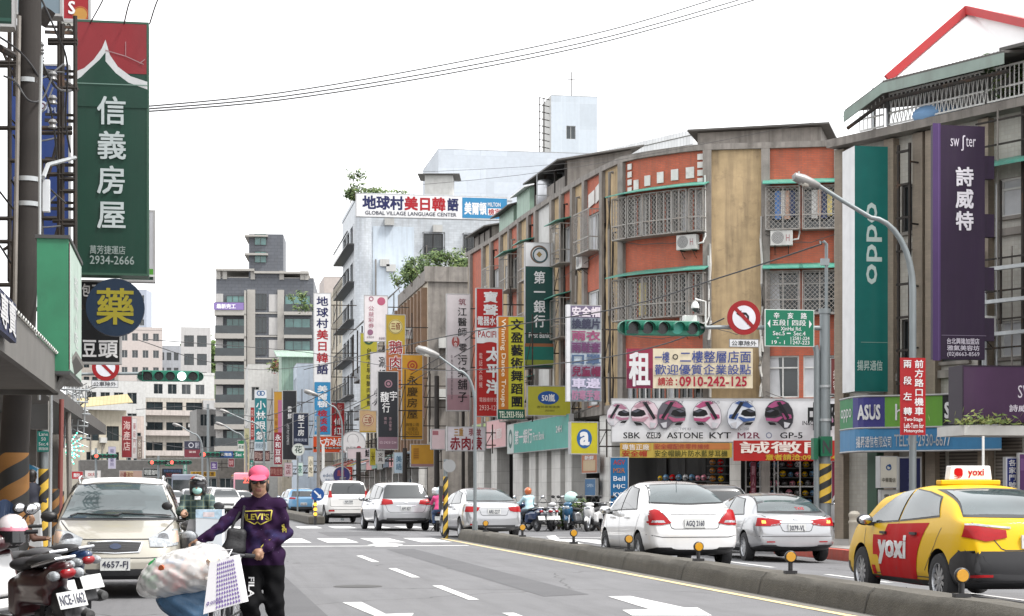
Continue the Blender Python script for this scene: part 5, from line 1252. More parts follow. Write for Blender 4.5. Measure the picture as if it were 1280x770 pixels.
s=wallsign('rent banner with a white character on crimson and blue characters on cream',783,438,941,487,pc('#e9dcc0'),frame=None,name='rent_banner',cat='banner',off_=.9,d=68.6)
s.rect(0,0,.21,1,pc('#8c2a4e')).rect(.0,.0,.21,.5,pc('#b03a58')).t('租',.02,.06,.19,.96,WH,.03)
s.t('一樓',.225,.08,.34,.36,pc('#4d62b0'),.008).disc(.387,.21,.022,INK,.014).t('二樓整層店面',.425,.06,.985,.36,pc('#4d62b0'),.008).t('歡迎優質企業設點',.225,.40,.985,.66,pc('#4d62b0'),.008).rect(.215,.68,.99,.69,pc('#9a8f7c')).t('請洽',.25,.73,.37,.93,pc('#c62a35'),.02).t(':',.39,.78,.40,.92,pc('#c62a35'),.02).t('0910-242-125',.42,.71,.95,.95,pc('#c62a45'),.022).done()
s=wallsign('long white helmet shop signboard with pictures of seven helmets',765,501,1044,553,pc('#e3e3e6'),off_=1.3,d=68.5,th=.35)
s.rect(0,0,1,.04,pc('#c9c9cc'))
def helmet(s,u,v,r,c1,c2,flip=1,open_=False):
 kx=s.h/s.w; P=lambda pts,m:s.poly([(u+flip*a*r*kx,v+b*r)for a,b in pts],m)
 shell=[(-.95,.05),(-.9,-.4),(-.62,-.78),(-.2,-.98),(.25,-.98),(.65,-.78),(.92,-.35),(1,.1),(.95,.55),(.72,.92),(.35,.98),(.1,.7),(-.15,.5),(-.5,.45),(-.85,.35)]
 P([(a*1.035,b*1.035)for a,b in shell],pc('#8a8a92')); P(shell,c1); P([(-.95,-.22),(-.5,-.42),(-.05,-.30),(.08,-.02),(-.2,.12),(-.7,.14),(-.96,.08)],INK); P([(-.9,-.2),(-.5,-.36),(-.3,-.3),(-.6,-.15)],pc('#6a6c78'))
 P([(-.8,-.55),(-.3,-.92),(.2,-.95),(.5,-.8),(.0,-.6),(-.5,-.45)],c2); P([(.2,-.1),(.85,.0),(.9,.25),(.4,.35)],c2); P([(.35,.5),(.8,.6),(.6,.9),(.38,.9)],pc('#c9c9ce'))
 P([(-.92,.22),(-.3,.26),(.15,.12),(.28,.2),(-.1,.5),(-.88,.42)],c2); P([(-.8,.5),(-.3,.56),(-.15,.72),(-.6,.72)],INK); P([(-.15,-.85),(.1,-.9),(.75,.2),(.6,.35)],pc('#26262c'))
for u,c1,c2,fl in((.028,'#d9d3d8','#c98fa8',-1),(.147,'#e3cdd6','#d9a9b8',1),(.268,'#77727c','#cf6f95',-1),(.424,'#d9cfd6','#cf5f8f',1),(.58,'#d9dde6','#4f6fae',-1),(.745,'#3f3d44','#c25f92',1)):helmet(s,u,.37,.34 if u>.1 else .27,pc(c1),pc(c2),fl)
for tx,u0,u1,m in(('SBK',.05,.125,INK),('ZEUS',.155,.215,INK),('ASTONE',.245,.405,INK),('KYT',.435,.53,INK),('M2R',.56,.66,pc('#8a3f58')),('GP-5',.75,.85,INK)):s.t(tx,u0,.79,u1,.93,m,.014)
s.disc(.185,.86,.034,INK,.030,.42).disc(.70,.86,.014,pc('#9aa0b5'),.009).t('IN&OUT',.85,.52,.93,.62,INK,.01)
for tx,u0 in(('SBK',.12),('KYT',.27),('ZEUS',.43),('AIR-T',.58),('Zs-1200',.56),('TYPE R3',.30)):s.t(tx,u0,.05 if tx[0]!='T' and tx[:2]!='Zs' else .68,u0+.05,.11 if tx[0]!='T' and tx[:2]!='Zs' else .74,pc('#55565e'),0)
s.poly([(.93,.12),(.995,.12),(.995,.42),(.93,.42)],pc('#d9d9de')).disc(.955,.55,.034,pc('#cf8fb0')).t('中部',.875,.10,.995,.72,INK,.03).done()
s=wallsign('yellow and orange awning banner under the left half of the helmet board',775,555,915,573,pc('#e3c65a'),off_=1.5,d=68.4,frame=None,th=.06,name='awning_banner',cat='banner')
s.rect(.0,.02,.28,.5,pc('#e0ad4a')).rect(.3,.02,.98,.45,pc('#d98a4c')).t('專售正廠',.02,.08,.26,.48,pc('#e9e0d8'),.01).t('安全帽',.02,.52,.24,.92,pc('#c8402c'),.02).t('安全帽配件零件維修',.31,.06,.8,.42,pc('#b3373c'),0).t('安全帽鏡片防水藍芽耳機',.31,.5,.96,.93,pc('#54561e'),.01).done()
s=wallsign('red recruiting banner with large white characters and a yellow phone line',917,552,1084,577,pc('#c92a26'),off_=1.6,d=68.2,frame=None,th=.06,name='awning_banner',cat='banner')
s.t('誠徵門市',.05,.06,.97,.62,pc('#efe3da'),.014).t('意者請洽:0985-254-353 黃',.24,.68,.97,.96,pc('#e8c33c'),.02).done()
s=Sign('banner_stand','tall blue standing banner with a column of helmet maker marks',762,571,786,668,66.5,pc('#1f74ad'),th=.1,cat='banner',frame=FRG)
for i,(tx,c)in enumerate((('AGV','#c8402c'),('⌂','#c87a3c'),('Bell','#d9dde6'),('HJC','#e9e9ea'),('KYT','#e9e9ea'),('ZEUS','#e9e9ea'),('SBK','#e9e9ea'),('GP5','#c9a23c'),('SOL','#e9e9ea'))):s.t(tx if tx!='⌂' else 'M2R',.2,.04+i*.105,.8,.10+i*.105,pc(c),.01)
s.done()
s=wallsign('teal bank fascia sign with white lettering over the white columns',634,528,711,565,pc('#5fb3a7',.7),off_=2.6,th=.2)
s.rect(0,.0,.12,1,pc('#cfd9d6')).disc(.06,.5,.035,pc('#4b7f7a'),.02).t('第一銀行',.14,.24,.44,.72,WH,.016).t('First Bank',.46,.4,.64,.66,WH,.004).t('24H',.82,.3,.9,.5,WH).done()
wallsign('pale pink shop fascia left of the teal bank fascia',608,527,632,560,pc('#e3b4b5',.8),off_=1.6).t('髮廊',.2,.3,.8,.7,pc('#f0e3e0')).done()
s=wallsign('narrow lime green fascia at the far end of the brick block',590,531,607,560,pc('#b9cf8a',.8),off_=.6); s.t('茶葉',.2,.25,.8,.75,pc('#3c5a2a'),.02).done()
s=wallsign('small orange product poster board on the white column',727,569,746,591,pc('#cf7a4a'),off_=.9); s.rect(.1,.3,.9,.9,pc('#e3c9a0')).t('新鮮',.2,.05,.8,.28,WH).done()
wallsign('blue notice plate on the white column beside the scooters',731,599,744,619,pc('#2f74a8'),off_=.9).t('OPEN',.2,.3,.8,.5,pc('#c9dcec'),0).done()
s=wallsign('crimson poster column with white characters beside the helmet shelves',938,578,945,642,pc('#7a2c3e'),off_=.4,frame=None); s.v('騎人部品',.2,.05,.8,.9,pc('#cf9aa5'),.01).done()
s=wallsign('crimson speaker poster behind the striped signal pole',1040,577,1066,640,pc('#8a2348'),off_=.5); s.disc(.5,.25,.26,INK).disc(.5,.25,.12,pc('#9a9aa2')).disc(.5,.66,.34,pc('#b03a5e')).disc(.5,.66,.2,INK).done()
s=wallsign('dark red box sign with vertical characters left of the teal phone sign',1039,452,1050,495,pc('#8a4a48'),off_=1.5,d=64); s.v('美容',.2,.3,.8,.9,pc('#e3d3cc')).done()
# signs on the near right block
TEAL=pc('#1d8d85'); PUR=pc('#33193f'); PURS=pc('#5d3f7c')
s=Sign('vertical_shop_sign','giant teal vertical sign with white letters running upwards and a white left flank',1067,181,1112,491,48.5,TEAL,th=.95,side=WH,cat='sign',frame=None)
s.rotup('oppo',.36,.235,.78,.56,pc('#d9ece6'),.012).t('揚昇通信',.10,.87,.80,.91,pc('#cfe6de'),.012).rect(.20,.795,.94,.798,pc('#9fcfc4'))
s.done()
q=MB()
for k in range(4):z=.5+k*1.9; q.box(s.w/2,s.w/2+.9,.3,.36,z,z+.06,STEEL)
q.box(s.w/2+.38,s.w/2+.44,.29,.37,-.2,s.h+.1,STEEL); q.build('bracket',s.root)
s=Sign('vertical_shop_sign','tall deep purple vertical sign with white serif characters and a lilac flank',1166,155,1233,451,44,PUR,th=.22,cat='sign',frame=None)
s.rect(0,0,.145,1,PURS).rect(.10,0,.118,1,pc('#765a94')).t('sw   ter',.33,.055,.80,.095,pc('#ddd6e3'),.0).t('ʃ',.53,.048,.60,.112,pc('#ddd6e3'),.012).v('詩威特',.42,.175,.76,.455,pc('#ece8f0'),.026)
s.rect(.478,.54,.488,.865,pc('#b6a8bf')).v('肌膚美麗的專家',.52,.53,.63,.875,pc('#d3c9da'),.006).rect(.15,.785+.0,.99,.788,pc('#a293ad'))if False else None
s.rect(.15,.775,.99,.779,pc('#a293ad'))if False else None
s.rect(.16,.892-.0,.99,.894,pc('#a293ad')).t('台北興隆加盟店',.26,.905,.86,.93,pc('#ddd6e3'),.012).t('雅氣美容坊',.26,.935,.86,.957,pc('#ddd6e3'),.012).t('(02)8663-8569',.26,.963,.86,.985,pc('#ddd6e3'),.006)
s.done()
q=MB()
for k,z in enumerate((.5,1.72,3.0,4.4,5.0)[:4]):q.box(s.w/2,s.w/2+.27,.15,.35,z,z+.55,PUR)
q.build('bracket',s.root)
s=Sign('shop_sign','plain purple box fascia sign over the planted ledge at the right edge',1203,457,1330,529,43,pc('#543259'),th=.8,frame=pc('#2e1a33'),cat='sign')
s.t('SWISTER',.545,.34,.98,.56,pc('#e3dbe6'),.0).t('詩威特美容',.46,.68,.9,.8,pc('#e3dbe6'),.014).done()
lg=Sign('shop_canopy','white concrete ledge canopy with weeds under the purple fascia sign',1204,530,1330,546,42.6,pc('#d9d8d4'),th=1.6,frame=None,cat='canopy'); lg.done()
wd=MB(); rg=random.Random(12); LV=[mat('weed_a',(.12,.17,.04),.7,var=.2),mat('weed_b',(.20,.22,.06),.7,var=.2)]
p=W(1238,530,42.4)
for k in range(170):
 c=p+Vector((rg.gauss(0,.42),rg.uniform(-.1,.3),abs(rg.gauss(.02,.12)))); x=Vector((rg.uniform(-1,1),rg.uniform(-1,1),rg.uniform(0,1))).normalized()*.09; y=x.orthogonal().normalized()*.03
 wd.add([c-x,c-y,c+x,c+y],[(0,1,2,3)],rg.choice(LV))
tag(wd.build('weed_plant'),'straggly weeds growing on the ledge below the purple fascia sign','plant')
# curved phone shop fascia
ph=thing('shop_sign','phone shop fascia in green blue lime and black blocks with a pale blue strip','sign',G(1130,47.2,2.4)[:])
seg=[(1050,49.0),(1058,48.2),(1066,47.6),(1082,47.1),(1112,46.9),(1178,46.2),(1252,45.0)]
blocks=[(1050,1066,'#2f9e5c'),(1066,1106,'#4a489c'),(1106,1178,'#7fc04a'),(1178,1252,'#232428')]
def dph(px):return pchip([a for a,b in seg],[b for a,b in seg],px)
b=MB(); zt,zm,zb=3.83,3.02,2.42
def strip_ph(a,b_,z0,z1,m,o):
 n=max(2,int((b_-a)/6)); P=[G(a+(b_-a)*i/n,dph(a+(b_-a)*i/n)-o)for i in range(n+1)]
 b.add([p+ZV*z0 for p in P]+[p+ZV*z1 for p in P],[(i,i+1,n+2+i,n+1+i)for i in range(n)],m)
 if o==0:b.add([p+ZV*z1 for p in P]+[p+ZV*z1+Vector((.25,.8,0))for p in P],[(i,i+1,n+2+i,n+1+i)for i in range(n)],m)
for a,c,h in blocks:strip_ph(a,c,zm,zt,pc(h),0)
strip_ph(1050,1252,zb,zm-.002,pc('#4f9fd6'),0)
def onph(o):
 def fn(p):  # p.x is a photo column, p.z a height
  g=G(p.x,dph(p.x)-o); return Vector((g.x,g.y,p.z))
 return fn
for tx,a,c,z0,z1,m,bo in(('oppo',1051,1064,3.2,3.55,WH,0),('ASUS',1072,1100,3.24,3.60,WH,.03),('htc',1119,1150,3.2,3.62,WH,.0),('SONY',1181,1222,3.24,3.62,WH,.03),('揚昇通信有限公司',1070,1114,2.52,2.80,WH,.012),('TEL:02-2930-6677',1118,1188,2.54,2.84,WH,.006)):
 b.text(tx,(a,0,z0),c-a,z1-z0,m,bo,stretch=True,fn=onph(.03))
o=b.build('panel',ph); o.location=-ph.location
q=MB(); P=[G(1050+202*i/16,dph(1050+202*i/16)-.02)for i in range(17)]
for z in(zt,zm,zb):q.tube([p+ZV*z for p in P],.025,FRG,6)
o=q.build('frame',ph); o.location=-ph.location
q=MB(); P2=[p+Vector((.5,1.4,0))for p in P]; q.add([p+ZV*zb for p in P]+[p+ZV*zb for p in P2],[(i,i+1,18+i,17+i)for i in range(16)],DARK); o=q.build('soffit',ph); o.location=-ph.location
s=Sign('standing_sign','pale telephone company lightbox with a blue ring by the shutters',1100,570,1122,610,46,pc('#d3cfc2'),th=.3,cat='sign')
s.disc(.5,.36,.16,pc('#2f5f9e'),.09).disc(.55,.3,.08,pc('#2f5f9e')).t('中華電信',.12,.68,.88,.82,pc('#6b6455'),.01).done()
Sign('standing_sign','white notice board under the telephone company lightbox',1101,612,1123,650,46.2,pc('#d9d9d6'),th=.2,cat='sign').t('電信',.2,.15,.8,.35,pc('#7a7a76')).rect(.2,.5,.8,.52,pc('#9a9a96')).done()
s=Sign('standing_sign','dark blue vertical board with a red ribbon beside the roller shutter',1123,571,1152,652,46.6,pc('#232a62'),th=.15,cat='sign'); s.v('通信服務',.4,.18,.62,.9,pc('#6a70a8'),0).done()
s=Sign('standing_sign','small blue sign with white characters at the right shop front',1257,571,1274,612,43,pc('#2d3a86'),th=.15,cat='sign'); s.rect(.06,.03,.94,.97,pc('#dfe1ee')).rect(.12,.05,.88,.95,pc('#2d3a86')).v('各家門號',.22,.07,.78,.97,WH,.014).done()
Sign('shop_poster','purple poster on the pillar at the right edge',1273,566,1300,640,42.8,pc('#6a3a78'),th=.1,cat='poster').rect(.1,.1,.9,.3,pc('#8a5a98')).done()
# far left and far end signs
LG_='shop signs at the far end of the street'
def FS(label,*a,**k):k.setdefault('group',LG_); k.setdefault('frame',FRG); return Sign('shop_sign',label,*a,**k)
s=FS('tall red vertical sign with white brush characters beside the tan shophouses',152,520,165,572,205,pc('#a83238')); s.v('海產店',.15,.1,.85,.85,pc('#e0c3bd'),.01).done()
FS('white vertical sign board right of the tall red sign',165,523,171,573,204,pc('#d8d2d0')).v('藥局門診',.2,.1,.8,.9,pc('#b03a44'),0).done()
FS('brown vertical sign board beside the long cream row',171,545,178,575,203,pc('#a08f84')).v('茶行',.2,.1,.8,.9,pc('#e0d8cc'),0).done()
FS('lilac vertical sign board over the far left shops',135,558,145,586,185,pc('#b9b4c8')).v('寵物醫院',.25,.1,.75,.9,pc('#6b5f8a'),0).done()
FS('white shop board with red lettering over the far left shops',106,588,126,598,180,pc('#e0dcd8')).t('OK大樂',.2,.25,.8,.75,SRED).done()
FS('red shop board left of the white one at the far left',88,589,104,599,178,pc('#cf3a3e')).t('麵包',.25,.25,.75,.75,WH).done()
FS('pinkish shop board with brown lettering in the middle distance',149,588,178,599,182,pc('#c9a99a')).rect(.3,.1,.6,.9,pc('#e0c9a0')).t('小籠湯包',.05,.2,.6,.8,pc('#8a3a34')).done()
FS('dark shop board with white characters in the middle distance',179,585,200,596,184,pc('#3c403e')).t('明星咖啡',.08,.2,.92,.8,pc('#c9cbc8')).done()
FS('black electronic board with red and blue lettering',202,585,229,597,186,pc('#22252e')).t('營業中歡迎光臨',.1,.15,.9,.45,pc('#5a78a8'),0).t('2933-8888',.2,.55,.8,.9,pc('#a83a3c'),0).done()
FS('yellow shop board with brown characters left of the far crossing pole',238,589,270,596,188,pc('#d8a92f')).t('永和四海豆漿',.08,.15,.92,.85,pc('#6a4416'),.02).done()
s=FS('dark blue and maroon bank board on the far grey wall',230,551,251,572,190,pc('#4a4a5e')); s.rect(0,.52,1,1,pc('#94404c')).disc(.42,.26,.16,pc('#d0d0d8'),.11).t('銀行',.66,.1,.9,.45,pc('#c9c9d4')).t('當舖',.3,.6,.7,.72,pc('#e0c9c4')).done()
FS('green vertical shop sign at the far corner',229,578,234,598,176,pc('#3c9a80')).v('眼鏡',.2,.1,.8,.9,WH,0).done()
FS('teal vertical board hanging beyond the blue road sign',311,575,317,595,145,pc('#3c9e8e')).v('停車',.2,.1,.8,.9,WH,0).done()
FS('dark red banner at the far right corner of the crossing',285,573,293,584,150,pc('#93303a')).t('咖啡',.2,.2,.8,.8,pc('#d9b9b9'),0).done()
# ---------------------------------------------------------------- poles, signals, lamps, wires, the near left arcade
SGY=mat('stripe_yellow',(.62,.40,.045),.6,var=.2,spots=.5,dirtcol=(.25,.19,.1)); SBK=mat('stripe_black',(.02,.02,.02),.6,var=.2)
SGO=mat('stripe_faded_orange',(.26,.12,.03),.7,var=.3,spots=.6,dirtcol=(.12,.08,.05))
def striped(mb,c,r,z0,z1,ma,mb_,pitch=.45,n=28,slant=1):
 """hazard wrap: bands that climb once and a half round the pole"""
 hp=pitch/2; rise=pitch*1.5*slant; t0=-int(abs(rise)/hp)-1; t1=int((z1-z0)/hp)+1
 for t in range(t0,t1+1):
  vs=[]; fs=[]
  for j in range(n+1):
   g=2*math.pi*j/n; o=rise*j/n
   for e in(0,1):vs.append((c[0]+r*math.cos(g),c[1]+r*math.sin(g),min(z1,max(z0,z0+(t+e)*hp+o))))
  for j in range(n):
   q=[vs[2*j],vs[2*j+2],vs[2*j+3],vs[2*j+1]]
   if max(p[2]for p in q)-min(p[2]for p in q)>1e-6 and(vs[2*j+1][2]>vs[2*j][2]or vs[2*j+3][2]>vs[2*j+2][2]):fs.append((2*j,2*j+2,2*j+3,2*j+1))
  if fs:mb.add(vs,fs,ma if t%2 else mb_,True)
PCON=mat('pole_concrete',(.022,.018,.016),.85,var=.3,streak=.6,spots=.5,dirtcol=(.035,.03,.026))
PGREY=mat('pole_grey',(.20,.225,.235),.45,.3,var=.12,streak=.3,dirtcol=(.18,.17,.16))
SIGG=mat('signal_green',(.008,.15,.095),.45,var=.15,streak=.2)
LENS=mat('signal_lens_off',(.012,.014,.014),.25,var=.3,nscale=30)
# utility pole wrapped in hazard stripes
d=24; p0=G(17,d); up=thing('utility_pole','stout dark concrete utility pole wrapped in hazard stripes at the left edge','utility pole',p0[:])
pb=[(8,640),(17,575),(28,400),(35,200),(37,50),(38,-60)]; q=MB()
P=[Vector((*G(16,d)[:2],0))-p0]+[W(a,b,d)-p0 for a,b in pb[1:]]
q.tube(P,[.20,.19,.175,.160,.15,.14],PCON,20); q.build('pole',up)
q=MB(); striped(q,(P[0].x,0,0),.205,.0,1.0,SGO,SBK); striped(q,(P[0].x+.01,0,0),.2,1.0,1.9,SGO,SBK); q.build('hazard_wrap',up)
q=MB()
for y in(225,256,102):c=W(34,y,d)-p0; q.lathe([(.172,-.03),(.172,.03)],GALV,(c.x,c.y,c.z),n=18)
q.tube([W(49,500,d-.3)-p0,W(50,150,d-.3)-p0,W(52,70,d-.3)-p0],.022,GALV,6); q.tube([W(18,420,d-.2)-p0,W(24,20,d-.2)-p0],.03,GREYC,6); q.build('strap',up)
q=MB(); a,b=W(52,225,d+.3)-p0,W(64,265,d+.3)-p0; q.obox((a+b)/2,(.09,.12,.42),mat('lamp_white',(.62,.64,.66),.4)); q.tube([W(54,222,d)-p0,W(60,206,d+1)-p0,W(94,197,d+3)-p0],.03,GALV,7); q.build('lamp_head',up)
q=MB()
for k in range(6):
 x,y=(66,95+30*(k%3))if k<3 else(50,28+10*k); c=W(x,y,d+.6)-p0; q.lathe([(0,-.06),(.06,-.05),(.04,-.01),(.06,.02),(.035,.06),(0,.07)],mat('insulator',(.16,.16,.16),.3),c,n=12)
q.tube([W(50,30,d+.4)-p0,W(62,12,d+.4)-p0],.09,STEEL,10); q.build('insulator',up)
# steel sign rack on the left
rk=thing('sign_rack','tangle of dark steel sign framing round the utility pole at the left edge','steel frame',G(50,27)[:]); q=MB()
def S(x0,y0,x1,y1,d0=27,d1=None,r=.035):q.tube([W(x0,y0,d0),W(x1,y1,d1 or d0)],r,STEEL,6)
for x,y0,y1 in((12,32,352),(19,32,120),(52,200,352),(74,22,352),(78,30,352),(94,20,330)):S(x,y0,x,y1)
for y,x0,x1 in((35,-5,20),(50,60,97),(54,60,97),(78,-5,30),(82,-5,30),(110,74,97),(160,-5,90),(166,40,90),(201,10,78),(218,50,95),(224,74,95),(273,-5,72),(276,66,95),(281,74,95),(239,74,95),(302,0,75),(356,-5,60)):S(x0,y,x1,y)
for a in((0,60,95,112,25,29,.05),(5,312,45,285),(12,312,60,335),(30,385,60,350),(52,352,74,280),(58,230,76,160),(0,56,24,110),(25,405,70,365)):S(*a[:4],a[4]if len(a)>4 else 27,a[5]if len(a)>5 else None,a[6]if len(a)>6 else .025)
o=q.build('frame',rk); o.location=-rk.location
# left signs
DG=pc('#0c4535')
s=Sign('vertical_shop_sign','large dark green estate agency sign with pale characters and a red roof emblem',94,26,186,344,30,DG,th=.45,frame=pc('#3f6654'),side=pc('#12392e'))
s.rect(.0,.0,1,.205,pc('#a02a33'))
for a,b in(((.0,.235),(.08,.228)),):pass
s.poly([(.0,.245),(.0,.205),(.12,.19),(.25,.155),(.36,.11),(.41,.075),(.41,.135),(.33,.155),(.2,.19),(.08,.225)],pc('#c9cbcd'))
s.poly([(.41,.075),(.41,.16),(.55,.205),(.72,.24),(.98,.265),(.98,.235),(.75,.215),(.58,.18),(.47,.135)],pc('#c9cbcd'))
s.poly([(0,.24),(.08,.225),(.2,.19),(.33,.155),(.41,.125),(.41,.16),(.55,.205),(.72,.24),(.985,.267),(.985,.34),(0,.34)],DG)
for pts in([(.41,.115),(.68,.135),(.68,.139),(.41,.119)],[(.68,.08),(.69,.08),(.69,.137),(.68,.137)],[(.68,.135),(.93,.165),(.93,.169),(.68,.139)],[(.87,.162),(.95,.145),(.95,.149),(.88,.166)]):s.poly(pts,pc('#b98d90'))
s.rect(.02,.248,.985,.252,pc('#7f9f93')).v('信義房屋',.29,.285,.70,.83,pc('#b9c3c4'),.014,.07).t('萬芳捷運店',.20,.885,.68,.918,pc('#a9b7b4'),.008).t('2934-2666',.20,.925,.80,.958,pc('#a9b7b4'),.008).done()
q=MB()
for k in range(6):z=.35+k*.72; q.box(-s.w/2-.5,-s.w/2,.2,.25,z,z+.05,STEEL); q.box(-s.w/2-.5,-s.w/2,.3,.34,z+.12,z+.16,STEEL)
q.box(-s.w/2-.28,-s.w/2-.23,.21,.26,0,s.h,STEEL); q.build('bracket',s.root)
s=Sign('vertical_shop_sign','grey edged sign with a green band half hidden behind the green agency sign',150,262,194,352,33.5,pc('#0d3f30'),th=.3,frame=FRG); s.rect(.76,0,1,.88,pc('#b9bbc0')).rect(.76,.82,1,.9,pc('#5fae3f')).rect(0,.9,1,.93,pc('#c9cbc9')).done()
def disc_sign():
 p=W(144,384,28); r=36*28/FPX; t=thing('round_shop_sign','round navy medicine sign with a yellow dotted character','sign',(p.x,p.y,p.z-r)); b=MB(); NV=pc('#12304c'); c=(0,0,r)
 b.lathe([(0,0),(r,0),(r,.16),(0,.16)],NV,c,'y',40); b.text('藥',(-r*.68,-.006,r*.36),r*1.36,r*1.34,pc('#b3a72c'),.014,stretch=True); b.build('panel',t)
 q=MB(); q.box(-r-.5,-r+.02,.05,.1,r-.03,r+.03,STEEL); q.build('bracket',t)
disc_sign()
s=Sign('vertical_shop_sign','black hanging sign with large white characters under the round medicine sign',97,350,152,455,30.5,pc('#17191d'),th=.2,frame=FRG); s.t('頭',.46,.70,.92,.93,WH,.02).t('饅',.46,.40,.92,.63,WH,.02).t('包子',.1,.05,.5,.2,WH,.02).t('豆',.1,.70,.44,.93,WH,.02).done()
s=Sign('vertical_shop_sign','blue sign with a white emblem behind the utility pole',9,79,88,352,34,pc('#27458c'),th=.3,frame=FRG); s.disc(.55,.195,.085,pc('#b9c0cf')).disc(.55,.195,.055,pc('#6a3f4f')).disc(.55,.195,.03,pc('#b9c0cf')).t('PUI',.64,.20,.92,.23,pc('#aab4cc'),.01).t('正',.58,.80,.84,.87,pc('#b9c3d8'),.02).t('品',.58,.90,.84,.97,pc('#b9c3d8'),.02).done()
Sign('shop_sign','dark green sign corner at the very top left',-60,-60,18,32,23.5,pc('#0b3d30'),th=.3,frame=FRG).rect(0,.88,1,.93,pc('#2f5f52')).done()
s=Sign('shop_sign','pale blue sign bottom with number 93 at the top left',19,-70,78,19,26,pc('#8fa3b0'),th=.3,frame=FRG); s.t('93',.22,.86,.44,.96,pc('#7a4a4f'),.014).done()
s=Sign('shop_sign','red sign with an orange fruit disc behind the top of the green agency sign',74,-60,113,26,32.5,pc('#b5202c'),th=.3,frame=FRG); s.disc(.68,.90,.26,pc('#d9a04a')).disc(.68,.90,.25,pc('#c5482c'),.22).t('S',.3,.72,.5,.9,WH,.02).done()
s=Sign('number_plate','white plate with black numerals beside the top of the green agency sign',74,26,98,42,31.5,pc('#c4c4bd'),th=.1,frame=FRG); s.t('026',.1,.2,.92,.82,pc('#33322e'),.014).done()
# green lightbox sticking out from the left arcade
lb=thing('lightbox_sign','weathered green lightbox sign with a faded pale side beside the utility pole','sign',(-1.57,21.7,2.78)); q=MB()
GX=mat('lightbox_green',(.022,.17,.085),.5,var=.2,streak=.4,spots=.5,dirtcol=(.02,.11,.06)); q.box(-.18,.17,0,2.5,0,1.52,GX)
q.add([(.176,.05,.03),(.176,2.45,.03),(.176,2.45,1.49),(.176,.05,1.49)],[(0,1,2,3)],mat('lightbox_face',(.40,.50,.44),.5,var=.15,streak=.5,dirtcol=(.25,.33,.28)))
q.add([(.180,.05,.03),(.180,.12,.03),(.180,.12,1.49),(.180,.05,1.49)],[(0,1,2,3)],pc('#a8555a')); q.vtext('招牌小吃',(.182,.9,.35),.8,.9,WH,0,U=(0,1,0)); q.build('panel',lb)
q=MB(); q.box(-.2,.19,-.02,2.52,1.52,1.56,FRB); q.box(-.2,.19,-.02,2.52,-.04,0,FRB); q.build('frame',lb)
# near left arcade with its canopy
ar=thing('arcade_building','dark shop arcade with a dented pale canopy at the left edge','building',(-4,20,0)); q=MB(); CAN=mat('canopy_panel',(.14,.135,.125),.7,var=.2,streak=.45,spots=.4,dirtcol=(.12,.11,.1))
q.box(-16,-4.6,-10,34,-.2,9,TBR); o=q.build('wall',ar); o.location=-ar.location
q=MB(); q.box(-6.5,-1.62,6,22.4,2.62,2.95,SHEETD); q.box(-6.5,-1.56,22.404,22.46,2.54,2.99,CAN); q.box(-1.615,-1.55,6,22.4,2.56,2.98,CAN); q.box(-6.5,-1.62,6,22.4,2.60,2.615,mat('canopy_soffit',(.12,.11,.10),.8,var=.2,streak=.4))
q.prism([(-1.55,22.0,2.60),(-1.55,22.5,2.60),(-1.30,22.9,2.9),(-1.35,22.3,3.0)],(0,0,.06),CAN); q.box(-6.5,-1.6,5.9,5.96,2.5,3.0,CAN); o=q.build('canopy',ar); o.location=-ar.location
q=MB()
for k in range(60):c=(-1.53,8+k*.24,2.99); q.ell(c,(.02,.02,.02),mat('bulb_white',(.7,.7,.66),.3),6,4)
q.tube([(-1.53,8,3.0),(-1.53,22.4,3.0)],.012,BLK,5); o=q.build('bulb_string',ar); o.location=-ar.location
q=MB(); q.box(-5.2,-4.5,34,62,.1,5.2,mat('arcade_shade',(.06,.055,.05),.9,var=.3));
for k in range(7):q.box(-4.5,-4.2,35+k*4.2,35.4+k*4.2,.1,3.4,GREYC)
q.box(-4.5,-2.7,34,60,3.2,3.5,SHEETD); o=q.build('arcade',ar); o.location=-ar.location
pos=thing('canopy_sign','navy shop sign with white strokes hung along the canopy edge at the far left','sign',(-1.5,13.2,2.62)); q=MB(); q.box(0,.05,0,2.7,.02,.34,pc('#1c2c58')); q.text('早餐專賣',(.056,.1,.06),2.5,.26,WH,.02,U=(0,1,0),stretch=True); q.build('panel',pos)
bx_=thing('lightbox_sign','small dark hanging lightbox under the canopy at the left','sign',(*G(51,31)[:2],2.45)); q=MB(); q.box(-.18,.14,0,.5,0,.42,FRB); q.box(.12,.16,-.02,.52,-.05,.47,FRW); q.build('panel',bx_)
# striped bollard posts and small signs by the left pavement
for px,d_,z1,w_,l in((55,33,1.65,.10,'yellow and black striped post nearest the beige car on the left pavement'),(68,37,1.3,.10,'faded striped post behind the first one on the left pavement'),(75,41,1.25,.09,'thin faded striped post farthest along the left pavement')):
 p=G(px,d_); t=thing('striped_post',l,'post',(p.x,p.y,.15),0,'striped posts on the left pavement'); q=MB(); striped(q,(0,0,0),w_,0,z1,SGY if px==55 else SGO,SBK,.34,14); q.disc((0,0,z1),w_,SBK,V=(0,1,0)); q.build('post',t)
p=G(55,36); t=thing('street_sign','teal street name sign on a pale grey pole at the left','sign',(p.x,p.y,.15)); q=MB(); q.tube([(0,0,0),(0,0,2.5)],.09,PGREY,12); q.build('pole',t); q=MB(); q.box(-.12,.12,-.12,-.09,2.02,2.42,pc('#1f8f84'))
for k,tx in enumerate(('Lane','50','Sec.4','興隆路')):q.text(tx,(-.09,-.124,2.33-k*.095),.18,.065,WH,0)
q.build('panel',t)
